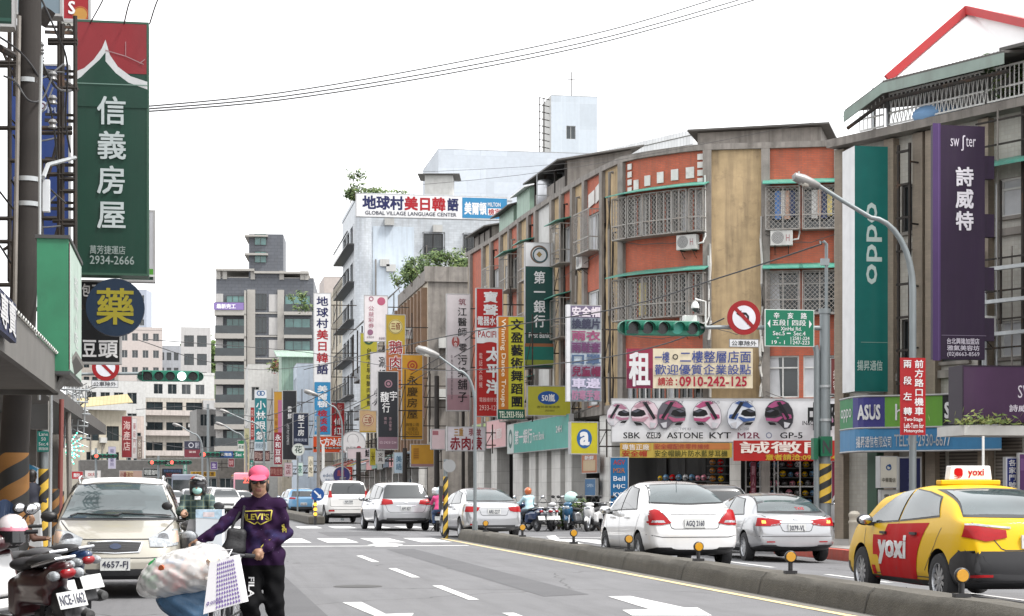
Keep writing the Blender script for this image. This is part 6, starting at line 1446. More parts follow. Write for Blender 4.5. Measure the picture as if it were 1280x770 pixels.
p=G(44,40); t=thing('parking_sign','pale blue and white arrow board leaning behind the striped posts','sign',(p.x,p.y,.15)); q=MB(); q.obox((0,0,1.55),(.34,.03,.42),pc('#c9d6e2'),(0,.5,0)); q.obox((-.08,-.02,1.7),(.22,.02,.2),pc('#4f9fc9'),(0,.5,0)); q.build('panel',t); q=MB(); q.tube([(0,.05,0),(0,.05,1.5)],.025,PGREY,8); q.build('post',t)
s=Sign('shop_sign','red hoarding with pale lettering behind the striped posts',36,589,52,609,42,pc('#b5302c'),th=.06,cat='sign'); s.t('特價',.15,.1,.85,.4,pc('#e0c0a8'),.01).t('1000',.1,.5,.9,.8,pc('#e3c9a0')).done()
p=G(57,30); t=thing('concrete_block','light grey concrete post foot beside the striped post','post',(p.x-.18,p.y,.15)); q=MB(); q.prism([(-.14,-.1,0),(.16,-.1,0),(.1,-.1,.95),(-.1,-.1,.95)],(0,.2,0),mat('pale_concrete',(.42,.43,.44),.8,var=.15,streak=.3)); q.build('foot',t,bevel=.02)
q=MB(); q.tube([G(62,31),G(64,31,3.2)],.03,GALV,8); tag(q.build('awning_post'),'thin grey awning post behind the striped posts','post')
q=MB(); q.tube([G(88,42),G(85,42,3.6)],.06,GREYC,8); tag(q.build('awning_post'),'slanting grey post below the steel lattice','post')
q=MB(); q.tube([G(74,38),G(77,38,3.3)],.05,mat('maroon',(.2,.06,.05),.6),8); tag(q.build('awning_post'),'dark maroon post left of the steel lattice','post')
# steel lattice and firework of little lights
lt=thing('steel_lattice','pale steel lattice of cross bars above the green lights','steel frame',G(96,46)[:]); q=MB(); rg=random.Random(2)
for k in range(5):S2=486+k*15; q.tube([W(76+2*(k%2),S2,46),W(113-3*(k%2),S2+2,46)],.025,GALV,6); q.tube([W(78,S2,46),W(110,S2+13,46.3)],.015,GALV,5); q.tube([W(110,S2,46),W(80,S2+13,46.3)],.015,GALV,5)
for x in(84,92,100,108):q.tube([W(x,482,46),W(x-4,560 if x<95 else 548,46)],.02,GALV,5)
for k in range(26):c=W(rg.uniform(80,112),rg.uniform(482,500),46.2); q.tube([c,c+Vector((rg.uniform(-.25,.25),.1,rg.uniform(-.2,.2)))],.012,FRB,4)
o=q.build('frame',lt); o.location=-lt.location
lo=thing('light_decoration','firework shaped decoration of green and white lights at the left','decoration',G(84,44)[:]); q=MB(); LG1=mat('led_green',(.05,.5,.35),.4,emit=(.1,.9,.6,.55)); LG2=mat('led_white',(.8,.9,.85),.4,emit=(.8,1,.9,.5))
for k,g in enumerate((-80,-62,-30,-8,12,35,55,78,-45)):
 L_=(.36,.40,.36,.42,.40,.44,.46,.44,.3)[k]; c=W(82,561,44)
 for i in range(8):r_=L_*(i+1)/8; q.ell(c+Vector((r_*math.cos(R(g)),0,r_*math.sin(R(g)))),(.022,.022,.022),LG1 if i%2 else LG2,6,4)
o=q.build('light_string',lo); o.location=-lo.location
# ---------------- traffic lights
def signal(mb_root,c,w,h,n,lit,lens_col,sq=True):
 """horizontal signal head of n lenses centred at c, facing the camera"""
 b=MB(); b.box(c.x-w/2,c.x+w/2,c.y,c.y+.16,c.z-h/2,c.z+h/2,SIGG)
 for sx in(-1,1):b.lathe([(h*.40,0),(h*.46,.16),(0,.16)],SIGG,(c.x+sx*w/2,c.y,c.z),'y',14)
 o=b.build('housing',mb_root,bevel=.02); o.location=-mb_root.location
 for i in range(n):
  x=c.x-w/2+w*(i+.5)/n; r=h*.40; q=MB()
  if sq and i==0:q.box(x-r,x+r,c.y-.012,c.y-.002,c.z-r,c.z+r,LENS)
  else:q.disc((x,c.y-.006,c.z),r,lens_col if i==lit else LENS)
  o=q.build('lens',mb_root); o.location=-mb_root.location
  q=MB(); k=14; vs=[]; rr=r*1.08
  for j in range(k+1):g=math.pi*(-.12+1.24*j/k); vs+=[(x+rr*math.cos(g),c.y-.003,c.z+rr*math.sin(g)),(x+rr*math.cos(g),c.y-.24,c.z+rr*math.sin(g)-.02)]
  q.add(vs,[(2*j,2*j+1,2*j+3,2*j+2)for j in range(k)],SIGG,True); o=q.build('visor',mb_root); o.location=-mb_root.location
def no_left(root,c,r,arrow=True):
 b=MB(); b.lathe([(0,0),(r,0),(r,.03),(0,.03)],pc('#b3171f'),c,'y',40); b.disc(c+Vector((0,-.004,0)),r*.70,pc('#e3e3ea'))
 y=c.y-.008;
 if arrow:b.poly([(c.x+r*a,y,c.z+r*v)for a,v in((.18,-.40),(.30,-.40),(.30,.10),(.12,.30),(-.16,.30),(-.16,.42),(-.48,.22),(-.16,.02),(-.16,.16),(.08,.16),(.18,.06))],INK)
 b.poly([(c.x+r*a,y-.003,c.z+r*v)for a,v in((-.60,.44),(-.44,.60),(.60,-.44),(.44,-.60))],pc('#b3171f')); o=b.build('prohibition_disc',root); o.location=-root.location
def bus_plate(root,c,w,h):
 b=MB(); b.box(c.x-w/2,c.x+w/2,c.y,c.y+.02,c.z-h/2,c.z+h/2,pc('#8f9298')); b.box(c.x-w*.48,c.x+w*.48,c.y-.004,c.y,c.z-h*.42,c.z+h*.42,pc('#dfe0e2'))
 b.text('公車除外',(c.x-w*.42,c.y-.008,c.z-h*.3),w*.84,h*.6,pc('#33363c'),.01,stretch=True); o=b.build('plate',root); o.location=-root.location
dS=45; pS=G(1031,dS,0.12); ts=thing('traffic_light','green horizontal traffic light on the long grey mast arm over the median','traffic light',pS[:])
def SW(px,py,dd=0):x,t=XY(px,pS.y+dd); return Vector((x,pS.y+dd,Zat(py,t)))
q=MB(); q.tube([SW(1031,690),SW(1031,392)],[.155,.125],PGREY,18); q.tube([SW(1031,392),SW(1031,386)],.15,PGREY,14); q.tube([SW(1031,410),SW(900,409),SW(785,411)],[.06,.05,.04],PGREY,10); q.tube([SW(1021,660),SW(1021,440),SW(1019,432)],.075,PGREY,10); q.tube([SW(1033,388),SW(1033,305),SW(1030,302),SW(1025,303)],.045,PGREY,8); q.box(SW(1026,0).x,SW(1036,0).x,pS.y-.05,pS.y+.05,SW(0,309).z,SW(0,300).z,PGREY)
for y in(483,525):q.lathe([(.16,-.03),(.16,.03)],GALV,SW(1031,y),n=16)
o=q.build('mast',ts); o.location=-ts.location
q=MB(); striped(q,pS,.165,SW(0,630).z,SW(0,577).z,SGY,SBK,.34); o=q.build('hazard_wrap',ts); o.location=-ts.location
GB=pc('#1a7a56'); q=MB(); c0=SW(1024,561,-.2); q.box(c0.x-.14,c0.x-.02,c0.y,c0.y+.2,c0.z-.26,c0.z+.26,GB); q.box(c0.x+.02,c0.x+.30,c0.y-.1,c0.y+.12,c0.z-.18,c0.z+.30,GB); q.text('N',(c0.x+.06,c0.y-.106,c0.z-.1),.2,.3,BLK,.02,stretch=True); o=q.build('pedestrian_signal',ts); o.location=-ts.location
signal(ts,SW(828,410,-.12),1.84,.36,5,3,mat('signal_lens_teal',(.03,.36,.27),.3,var=.2,nscale=40))
no_left(ts,SW(930,397,-.14),21.5*SW(930,397).length/FPX*.985); bus_plate(ts,SW(930,429,-.12),.74,.2)
q=MB(); c=SW(987,410,-.13); w,h=1.25,.9; q.box(c.x-w/2,c.x+w/2,c.y,c.y+.03,c.z-h/2,c.z+h/2,pc('#dfe6e2')); q.box(c.x-w*.485,c.x+w*.485,c.y-.004,c.y,c.z-h*.48,c.z+h*.48,pc('#0f8a68'))
def gt(t,u0,v0,u1,v1,b=.012):q.text(t,(c.x-w/2+w*u0,c.y-.008,c.z+h/2-h*v1),w*(u1-u0),h*(v1-v0),WH,b,stretch=True)
gt('辛',.17,.08,.30,.26); gt('亥',.45,.08,.58,.26); gt('路',.72,.08,.85,.26); gt('五段',.15,.28,.42,.44); gt('|',.455,.28,.47,.44,0); gt('四段',.55,.28,.83,.44); gt('XinHai Rd.',.32,.47,.74,.57,.008); gt('Sec.5',.16,.59,.40,.70,.008); gt('—',.44,.63,.52,.66,0); gt('Sec.4',.58,.59,.82,.70,.008); gt('-',.24,.76,.28,.78,0); gt('2581-224',.56,.73,.9,.82,.006); gt('19 - 1',.14,.84,.40,.94,.006); gt('247-223',.56,.84,.9,.94,.006)
for sx,m_ in((-1,.05),(1,.95)):q.poly([(c.x-w/2+w*m_,c.y-.008,c.z+.10),(c.x-w/2+w*(m_-sx*.055),c.y-.008,c.z+.2),(c.x-w/2+w*(m_-sx*.055),c.y-.008,c.z+.0)],WH)
q.box(c.x+w*.02,c.x+w*.03,c.y-.008,c.y-.004,c.z-h*.44,c.z-h*.24,WH); o=q.build('direction_board',ts); o.location=-ts.location
cc=thing('security_camera','white dome security camera above the green traffic light','camera',SW(869,408,-.05)[:]); q=MB(); a=SW(869,384,-.05)-cc.location
q.lathe([(0,.14),(.05,.13),(.09,.06),(.10,-.02),(.085,-.03)],FRW,a,n=16); q.build('housing',cc); q=MB(); q.lathe([(.08,-.03),(.07,-.08),(.03,-.12),(0,-.125)],GLS,a,n=16); q.build('dome',cc)
q=MB(); b_=SW(882,377,-.05)-cc.location; q.tube([a+Vector((0,0,.14)),a+Vector((0,0,.2)),b_,Vector((b_.x,0,0))],.022,FRW,8); q.build('bracket',cc)
q=MB(); b_=SW(862,399,.12)-cc.location; q.obox(b_,(.32,.22,.17),FRW); q.build('junction_box',cc,bevel=.015)
# left traffic light
dL=60; pL=G(66,dL,.1); tl=thing('traffic_light','green horizontal traffic light with one lit white lens at the left','traffic light',pL[:])
def LW(px,py,dd=0):x,t=XY(px,pL.y+dd); return Vector((x,pL.y+dd,Zat(py,t)))
q=MB(); q.tube([LW(66,660),LW(66,455)],.12,PGREY,14); q.tube([LW(66,468),LW(250,466)],.05,PGREY,8); o=q.build('mast',tl); o.location=-tl.location
signal(tl,LW(213,470,-.12),1.84,.36,5,3,mat('signal_lens_lit',(.5,.8,.7),.3,emit=(.75,1,.93,1.0)))
no_left(tl,LW(132,459,-.14),.44,False); bus_plate(tl,LW(131,480,-.12),.86,.24)
# far signals, road signs
def far_signal(label,px,d_,ptop,arms,items):
 p=G(px,d_); t=thing('traffic_light',label,'traffic light',p[:])
 def FW(a,b,dd=0):x,tt=XY(a,p.y+dd); return Vector((x,p.y+dd,Zat(b,tt)))
 q=MB(); q.tube([FW(px,640),FW(px,ptop)],.11,PGREY,10)
 for a in arms:q.tube([FW(px,a[1]),FW(a[0],a[1])],.05,PGREY,7)
 o=q.build('mast',t); o.location=-t.location
 for it in items:
  c=FW(it[1],it[2],-.2)
  if it[0]=='s':signal(t,c,1.84,.40,5,it[3],mat('signal_red_lit',(.8,.05,.03),.3,emit=(1,.07,.05,1.3)),False)
  else:q=MB(); q.box(c.x-it[3]/2,c.x+it[3]/2,c.y,c.y+.05,c.z-it[4]/2,c.z+it[4]/2,it[5]); q.text(it[6],(c.x-it[3]*.4,c.y-.01,c.z-it[4]*.25),it[3]*.8,it[4]*.5,WH,.01,stretch=True); o=q.build('direction_board',t); o.location=-t.location
far_signal('far traffic light mast with red lens and blue and green boards',260,150,505,[(308,568),(252,568)],[('s',266,568,0),('b',283,568,1.05,.5,pc('#2f62a8'),'興隆路'),('b',300.5,568,.95,.55,pc('#1f8f72'),'Sec 4')])
far_signal('farther traffic light mast with two red lenses and a green board',198,170,570,[(230,578),(186,578)],[('s',200,578,0),('s',225,578,0),('b',212,579,.85,.5,pc('#1f9a62'),'文山')])
far_signal('traffic light with a single red lens above the far left shops',120,165,560,[(136,570)],[('s',131,570,0)])
# street lamps
def street_lamp(label,base,top_z,reach,r,head_dir,name='street_lamp'):
 t=thing(name,label,'street lamp',base[:]); q=MB(); hd=Vector(head_dir).normalized(); P=[Vector((0,0,0)),Vector((0,0,top_z*.72))]
 for k in range(1,9):a=math.pi/2*k/8; P.append(Vector((0,0,top_z*.72))+hd*reach*.45*(1-math.cos(a))+ZV*top_z*.20*math.sin(a))
 e=P[-1]; P.append(e+hd*reach*.3+ZV*top_z*.045); P.append(e+hd*reach*.55+ZV*top_z*.085); n=len(P)
 q.tube(P,[r*(1-.45*i/(n-1))for i in range(n)],PGREY,12); q.tube([(0,0,0),(0,0,.25)],r*1.6,PGREY,12); q.build('pole',t)
 tip=P[-1]; u=(hd+ZV*.32).normalized(); s_=u.cross(ZV).normalized(); up_=s_.cross(u); M_=Matrix((u,s_,up_)).transposed(); q=MB(); q.M=Matrix.Translation(tip)@M_.to_4x4()
 q.lathe([(0,-.05),(.06,-.02),(.10,.15),(.13,.40),(.10,.62),(.0,.68)],mat('lamp_body',(.22,.215,.21),.4,.3),(0,0,0),'x',14); q.M=Matrix.Translation(tip+u*.36-up_*.06)@M_.to_4x4(); q.ell((0,0,0),(.2,.1,.07),mat('lamp_lens',(.6,.58,.52),.2),12,7); q.build('lamp_head',t); return t
b=G(1141,43,.1); street_lamp('tall grey curved street lamp in front of the teal sign',b,Zat(243,43),2.3,.085,(-1,.0,0))
b=G(610,52.0,.30); b.x=7.87; street_lamp('slim pale street lamp standing on the far end of the near median',b,Zat(448,52.5)-.3,1.05,.05,(-1,0,0))
b=G(428,88); street_lamp('distant street lamp beside the round white sign',b,Zat(500,88)+.2,1.2,.05,(-1,0,0))
b=G(308,135); street_lamp('distant curved street lamp in front of the slate tower',b,Zat(553,135)+1.2,1.6,.08,(-1,0,0))
b=G(330,128); street_lamp('distant street lamp arching left above the blue road sign',b,Zat(535,128)+1,2.4,.08,(-1,0,0))
b=G(253,140); street_lamp('distant street lamp left of the far red signal',b,Zat(550,140)+1,1.6,.08,(-1,0,0))
# red two-stage turn sign on the lamp post
s=Sign('road_sign','red road sign with white characters about two stage motorcycle turns on the lamp post',1124,446,1158,545,42.4,pc('#e6e1e2'),th=.04,frame=None)
s.rect(.03,.012,.97,.988,pc('#c8161f')).v('前方路口機車',.56,.03,.90,.745,WH,.016,.05).v('兩',.14,.03,.46,.15,WH,.016).v('段',.14,.24,.46,.36,WH,.016).v('左',.14,.44,.46,.56,WH,.016).v('轉',.14,.63,.46,.745,WH,.016)
s.t('Two-Stage',.16,.765,.84,.825,WH,.014).t('Left-Turn for',.16,.84,.88,.90,WH,.014).t('Motorcycles',.16,.915,.86,.965,WH,.014).done()
# slim white post by the taxi
q=MB(); q.tube([G(1229,41,.1),G(1229,41,Zat(545,41))],.03,FRW,8); tag(q.build('canopy_post'),'thin white post under the planted ledge','post')
# round sign back with striped post at the median end
b=G(557,54.6); t=thing('road_sign','round road sign seen from behind on a striped post at the median tip','road sign',b[:]); q=MB(); striped(q,(0,0,0),.075,.0,Zat(596,55.6),SGY,SBK,.4,12); q.tube([(0,0,1.5),(0,0,2.35)],.06,PGREY,10); q.build('post',t); q=MB(); q.lathe([(0,-.02),(.19,-.02),(.19,.01),(0,.01)],mat('sign_back',(.25,.255,.26),.4,.5,var=.1),(.1,-.07,Zat(583,55.6)),'y',28); q.build('disc',t); q=MB(); q.box(-.2,-.09,-.08,.08,.85,1.55,BLK); q.build('reflector_board',t)
b=G(394,76.5); t=thing('road_sign','blue keep right arrow sign with amber flashers beside the far median','road sign',b[:]); q=MB(); q.tube([(0,0,0),(0,0,1.3)],.06,BLK,10); q.build('post',t); q=MB(); c=Vector((.1,-.1,Zat(618,76.5))); q.lathe([(0,0),(.27,0),(.27,.03),(0,.03)],pc('#1f5fb0'),c,'y',28); q.prism([c+Vector((a*.27,-.006,v*.27))for a,v in((-.62,.45),(-.45,.62),(.28,-.1),(.45,.08),(.55,-.6),(-.1,-.5),(.1,-.28))],(0,-.004,0),WH); q.build('arrow_disc',t)
for k in range(3):q=MB(); q.disc((0,-.075,.45+k*.2),.075,mat('amber_lit',(.7,.35,.03),.3,emit=(1,.5,.05,.5))); q.build('flasher',t)
q=MB(); q.tube([G(372,99),G(372,99,Zat(572,99))],.045,PGREY,8); tag(q.build('sign_post'),'slim grey post under the round flower sign','post')
q=MB(); q.tube([G(398,106),G(398,106,Zat(520,106))],.1,GREYC,10); q.tube([G(404,106),G(404,106,Zat(555,106))],.09,FRW,10); tag(q.build('utility_pole'),'pale grey pole beneath the orange hanging sign','utility pole')
for px,d_,yt,r_,l in((448,101,565,.16,'dark stout pole below the moon face sign'),(546,88,470,.14,'dark wooden utility pole beside the brown canopy'),(506,91,560,.14,'dark pole below the golden agency sign'),(579,89.5,440,.09,'thin dark pole behind the mauve sign')):
 q=MB(); q.tube([G(px,d_),G(px,d_,Zat(yt,d_))],[r_,r_*.8],PCON,10); tag(q.build('utility_pole'),l,'utility pole','utility poles along the right side')
 # ---------------- overhead wires
WIRE=mat('wire',(.03,.03,.032),.6)
def wire(label,pts,r=.014):
 P=[W(*a)for a in pts]; Q=[]
 for i in range(len(P)-1):
  for k in range(6):t=k/6; p0_,p1,p2,p3=P[max(i-1,0)],P[i],P[i+1],P[min(i+2,len(P)-1)]; Q.append(.5*((2*p1)+(p2-p0_)*t+(2*p0_-5*p1+4*p2-p3)*t*t+(3*p1-p0_-3*p2+p3)*t**3))
 Q.append(P[-1]); q=MB(); q.tube(Q,r,WIRE,6); return tag(q.build('overhead_wire'),label,'wire','overhead wires')
wire('lower of the overhead wires sweeping up across the white sky',[(160,141,31),(350,125,36),(560,92,40),(760,51,44),(960,-5,48)],.017)
wire('middle overhead wire sweeping up across the white sky',[(160,138,31.3),(350,121,36),(560,87,40),(760,46,44),(940,-5,48)],.017)
wire('upper overhead wire sweeping up across the white sky',[(160,135,31.6),(350,116,36),(560,80,40),(760,38,44),(905,-5,48)],.016)
wire('faint thin wire running from the green agency sign to the terrace roof',[(188,230,34),(400,238,44),(700,212,50),(1066,143,52)],.006)
wire('faint thin wire above the language school billboard',[(188,214,34),(400,219,50),(700,205,60),(880,178,66)],.006)
wire('wire crossing the red brick front down to the dark bank sign',[(1027,305,45),(900,347,50),(760,388,58),(560,420,70),(380,462,95)],.02)
wire('wire crossing below the traffic light past the rent banner',[(905,398,46),(820,433,50),(690,455,60),(520,462,80),(380,440,100),(180,424,60)],.017)
wire('wire sagging over the teal spectacles sign',[(432,478,100),(330,520,120),(240,508,140),(170,512,150)],.025)
wire('wire spanning the grey tower just above the traffic light',[(170,424,60),(260,452,80),(340,462,100),(450,448,120)],.014)
wire('lower wire in front of the long cream row',[(430,500,100),(320,545,120),(240,560,140),(150,545,150),(95,510,50)],.02)
wire('thin wire slanting over the hanging signs to the street lamp',[(400,525,110),(470,492,100),(560,440,90),(600,410,84)],.02)
wire('second thin wire slanting over the hanging signs',[(430,520,110),(470,502,100),(540,462,90),(600,428,84)],.018)
for i,(a,b_)in enumerate(((126,112),(161,155),(195,187))):wire(f"{['left', 'middle', 'right'][i]} of three short dark wires above the green agency sign",[(a+8,-12,28),(a,5,29),(b_,30,30)],.012)
wire('thick black cable hanging down beside the utility pole',[(22,-10,24),(45,60,24.2),(58,90,24.5),(74,112,25),(95,112,28)],.02)
wire('grey cable looping off the utility pole',[(5,95,24),(20,103,23.7),(35,125,23.7),(52,124,24),(64,100,24.5)],.014)
wire('black cable crossing the rack from the upper left',[(-10,40,23),(25,65,23.7),(50,100,24),(66,150,25),(72,210,26)],.014)
wire('black cable running down the pole towards the green lightbox',[(40,235,24),(50,270,24),(55,330,24),(48,400,23.7),(52,450,23)],.014)
wire('thin cable looping below the green lightbox',[(0,382,22),(25,400,22),(40,430,22),(50,452,22)],.012)
wire('cable drooping from the rack top towards the pole foot',[(48,-10,24),(70,40,24.2),(84,80,25),(82,150,26),(88,190,27)],.014)
for i,l in enumerate(('slack black cable swagged between the rack and the pole top','thin black cable dropping behind the blue sign','kinked black cable beside the insulators','black cable hanging across the blue sign','slack cable below the number plate','black cable crossing the pole at mid height','frayed black cable above the green lightbox','dark cable along the left rack upright')):
 rg=random.Random(60+i); x0,x1=rg.uniform(-5,40),rg.uniform(60,95); y0,y1=20+i*38+rg.uniform(-20,20),20+i*38+rg.uniform(-10,90)
 wire(l,[(x0,y0,24),((x0+x1)/2,(y0+y1)/2+rg.uniform(10,50),24.6),(x1,y1,26)],.013)
 # air conditioners
def aircon(label,p,rz,w=.82,h=.56,dpt=.3,pipe=True):
 t=thing('air_conditioner',label,'air conditioner',p[:],rz,'air conditioners on the walls'); AC=mat('ac_white',(.66,.66,.64),.5,var=.08,streak=.3); q=MB(); q.box(-w/2,w/2,-dpt,0,0,h,AC); q.build('casing',t,bevel=.02)
 q=MB(); q.disc((-w*.17,-dpt-.004,h*.52),h*.40,mat('ac_grille',(.16,.16,.16),.6),n=26)
 for k in range(1,5):q.disc((-w*.17,-dpt-.008,h*.52),h*.40*k/4.6,AC,r0=h*.40*k/4.6-.012,n=24)
 q.text('H',(w*.2,-dpt-.006,h*.28),w*.16,h*.44,pc('#c98a90'),.0,stretch=True); q.build('fan_grille',t)
 q=MB()
 for sx in(-.3,.3):q.box(w*sx-.02,w*sx+.02,-dpt,.1,-.05,-.004,STEEL); q.tube([(w*sx,-dpt*.8,-.04),(w*sx,.1,-.3)],.014,STEEL,5)
 q.build('bracket',t)
 if pipe:q=MB(); q.tube([(w/2-.02,-.1,h*.4),(w/2+.2,-.1,h*.45),(w/2+.25,0,h*.9),(w/2+.22,0,h+2.2)],.035,FRW,7); q.build('pipe',t)
def onwall(px,py,o):d_=dB(px)-o; return W(px,py,d_)
def rzB(px):a,b=G(px-6,dB(px-6)),G(px+6,dB(px+6)); return math.atan2(b.y-a.y,b.x-a.x)
for px,py,l in((862,313,'white air conditioner under the upper cage of the curved brick panel'),(977,308,'white air conditioner between the window cages right of the tan wall'),(732,336,'white air conditioner on the brick beside the tall bank sign'),(866,413,'white air conditioner behind the green traffic light')):aircon(l,onwall(px,py,.12),rzB(px),pipe=px>800)
aircon('white air conditioner on the brown fins above the golden agency sign',G(512,113,Zat(424,113))+Vector((-.3,0,0)),0,.9,.7,.4,False)
aircon('cream louvred air conditioner behind the purple sign on the tiled block',FA.p(uA(1247),5.2,.5),math.atan2(FA.U.y,FA.U.x),.8,.5,.35,False)
# planting
def leafy(label,c,rad,n,mats,seed,name='potted_plant',cat='plant',size=.09,stem=None):
 rg=random.Random(seed); t=thing(name,label,cat,(c.x,c.y,c.z-rad[2])); q=MB()
 cl=[Vector((rg.gauss(0,.45)*rad[0],rg.gauss(0,.4)*rad[1],rg.uniform(-.5,.8)*rad[2]))for _ in range(9)]
 for k in range(n):
  p=rg.choice(cl)+Vector((rg.gauss(0,.2)*rad[0],rg.gauss(0,.2)*rad[1],rg.gauss(0,.2)*rad[2]+rad[2])); x=Vector((rg.uniform(-1,1),rg.uniform(-1,1),rg.uniform(-.6,.9))).normalized()*size*rg.uniform(.6,1.4); y=x.orthogonal().normalized()*size*.35
  q.add([p-x,p-y,p+x,p+y],[(0,1,2,3)],rg.choice(mats))
 q.build('foliage',t); q=MB()
 for k in range(5):a=rg.choice(cl); q.tube([(a.x*.3,a.y*.3,0),(a.x*.7,a.y*.7,rad[2]*.6),a+Vector((0,0,rad[2]))],.018,mat('bark',(.10,.07,.045),.9),5)
 q.build('stem',t); return t
LF3=[mat('plant_dark',(.04,.075,.025),.7,var=.2),mat('plant_mid',(.085,.14,.04),.7,var=.2),mat('plant_light',(.16,.22,.07),.7,var=.2)]
z=Zat(333,108)
for k,(px,w,h,l)in enumerate(((503,.9,.8,'tall grey green shrub at the near end of the planted roof'),(516,.9,.8,'bushy shrub second along the planted roof'),(529,.8,.7,'dark shrub at the corner of the planted roof'),(553,1.1,.8,'feathery shrub on the concrete roof planter'),(575,1.2,.45,'low dark green shrub at the right of the concrete roof planter'))):
 leafy(l,Vector((*G(px,109+max(0,(535-px)*.3))[:2],z+h*.45)),(w,.6,h),520,LF3,k+20,'rooftop_shrub',size=.15)
leafy('wispy young tree on the left corner of the language school roof',W(447,229,156),(1.0,.7,1.3),260,LF3,41,'rooftop_tree',size=.2)
leafy('round rooftop bush behind the left end of the billboard',W(438,244,157),(.8,.6,.7),300,LF3,42,'rooftop_shrub',size=.2)
leafy('pale green rooftop bush above the middle of the billboard',W(486,241,157),(2.2,.7,.4),420,[LF3[2],LF3[1]],43,'rooftop_shrub',size=.18)
leafy('small balcony plant on the narrow cream building',W(381,378,186),(1.0,.7,1.1),260,LF3,44,'rooftop_shrub',size=.22)
leafy('rooftop plants with red flowers below the tin roof',W(344,457,196),(1.6,.7,.8),260,[LF3[1],LF3[2],pc('#a8483c')],45,'rooftop_shrub',size=.22)
leafy('leafy plants at the terrace corner on the right',FA.p(uA(1262),11.5,-.3),(.7,.5,.55),260,LF3,46,'terrace_plant',size=.14)
leafy('green bush among the parked scooters',W(723,641,67),(.5,.4,.55),380,LF3,47,'potted_plant',size=.1)
leafy('low bush beside the white column near the scooters',W(698,648,66),(.35,.3,.4),240,LF3,48,'potted_plant',size=.1)
# ---------------------------------------------------------------- the cars
def gz(px,d,dz=0):p=G(px,d); p.z=roadz(p.x,p.y)+dz; return p
def rear_at(px,d,L,dx=0):p=gz(px,d); p.y+=L/2; p.z=roadz(p.x,p.y); p.x+=dx; return p
# white sedan behind the median
sp=sedan_spec(4.45,1.70,1.535,1.045,.95,P_WHITE,roof_r=-.85,rw=.315,seams=SEAMS4(.95,-1.38,.05,1.1,1.5),base_r=-1.78,spokes=7,
rear_win=[([(-.50,1.445),(0,1.465),(.50,1.445)],[(-.67,1.155),(0,1.13),(.67,1.155)])],rear_glass=GLSL,
side_win=[([(-.62,1.38),(.02,1.44)],[(-1.12,1.04),(.02,1.02)]),([(.09,1.44),(.42,1.40)],[(.09,1.02),(1.0,.98)])],front_win=[([(-.52,1.40),(.52,1.40)],[(-.68,1.05),(.68,1.05)])],
lights=[('tail_light','rear',[(.655,1.05),(.70,1.07),(.80,1.03)],[(.42,.80),(.6,.765),(.835,.765)],REDL),('reverse_lens','rear',[(.56,.845),(.74,.845)],[(.53,.805),(.76,.805)],CLRL),('headlight','front',[(.45,.74),(.74,.76)],[(.42,.62),(.74,.62)],CLRL)],
single=[('trunk_handle','rear',[(-.42,.985),(.42,.985)],[(-.42,.955),(.42,.955)],CHR),('emblem','rear',[(-.04,1.035),(.04,1.035)],[(-.04,1.0),(.04,1.0)],CHR)],
rear_seams=[[(-.64,1.06),(-.47,.86),(-.42,.70),(.42,.70),(.47,.86),(.64,1.06)],[(-.82,.60),(-.6,.56),(.6,.56),(.82,.60)]],rear_black=(.30,.345,.60),plates=[('rear',.80,'AGQ 2160')],handles=[(-.55,.87),(.62,.86)])
r1,sk,bd=car('car','white sedan with triangular red tail lamps just behind the near median',rear_at(868,33.4,4.45),0,sp); r1.scale=(1.03,1.03,1.05)
q=MB(); p=sk.hit('top',0,-.9,0); q.tube([p,p+Vector((0,-.18,.22))],.006,BLK,5); q.build('antenna',r1)
# silver sedan ahead in the kerb lane
TAILC=[('tail_light','rear',[(.30,.885),(.55,.93),(.80,.945)],[(.36,.80),(.55,.775),(.845,.775)],REDL),('indicator','rear',[(.66,.885),(.74,.89)],[(.66,.83),(.74,.83)],mat('indicator_lit',(.9,.4,.05),.3,emit=(1,.35,.05,.9))),('reverse_lens','rear',[(.36,.83),(.56,.80)],[(.38,.805),(.56,.782)],CLRL),('headlight','front',[(.45,.74),(.74,.76)],[(.42,.62),(.74,.62)],CLRL),('rear_reflector','rear',[(.48,.46),(.66,.46)],[(.48,.435),(.66,.435)],REDL)]
def camry(paint_,plate):
 return sedan_spec(4.80,1.82,1.47,1.0,.93,paint_,wb=2.775,rw=.32,roof_r=-.95,roof_f=.5,base_r=-1.95,base_f=1.35,seams=SEAMS4(.93,-1.45,.0,1.12,1.45),spokes=10,
 rear_win=[([(-.52,1.385),(0,1.405),(.52,1.385)],[(-.70,1.075),(0,1.055),(.70,1.075)])],rear_glass=GLSL,
 side_win=[([(-.75,1.33),(-.02,1.38)],[(-1.3,1.02),(-.02,.995)]),([(.05,1.38),(.48,1.34)],[(.05,.995),(1.05,.96)])],side_glass=GLSL,front_win=[([(-.52,1.34),(.52,1.34)],[(-.68,1.03),(.68,1.03)])],
 lights=TAILC,single=[('trunk_handle','rear',[(-.36,.875),(.36,.875)],[(-.36,.845),(.36,.845)],CHR),('emblem','rear',[(-.055,.955),(.055,.955)],[(-.055,.91),(.055,.91)],CHR)],
 rear_seams=[[(-.70,1.0),(-.36,.80),(-.30,.66),(.30,.66),(.36,.80),(.70,1.0)],[(-.86,.56),(.86,.56)]],rear_black=(.28,.33,.7),plates=[('rear',.745,plate)],handles=[(-.55,.82),(.58,.80)])
r2,sk,bd=car('car','silver sedan with lit amber indicator in the kerb lane beside the striped signal pole',rear_at(999,38.6,4.8),R(-1),camry(P_SILVER,'3079-VL'))
q=MB(); q.text('TAXI',(.12,0,1.10),.22,.06,plain('#b3222a',.5),.012,fn=sk.lay('rear',.016)); q.build('window_sticker',r2)
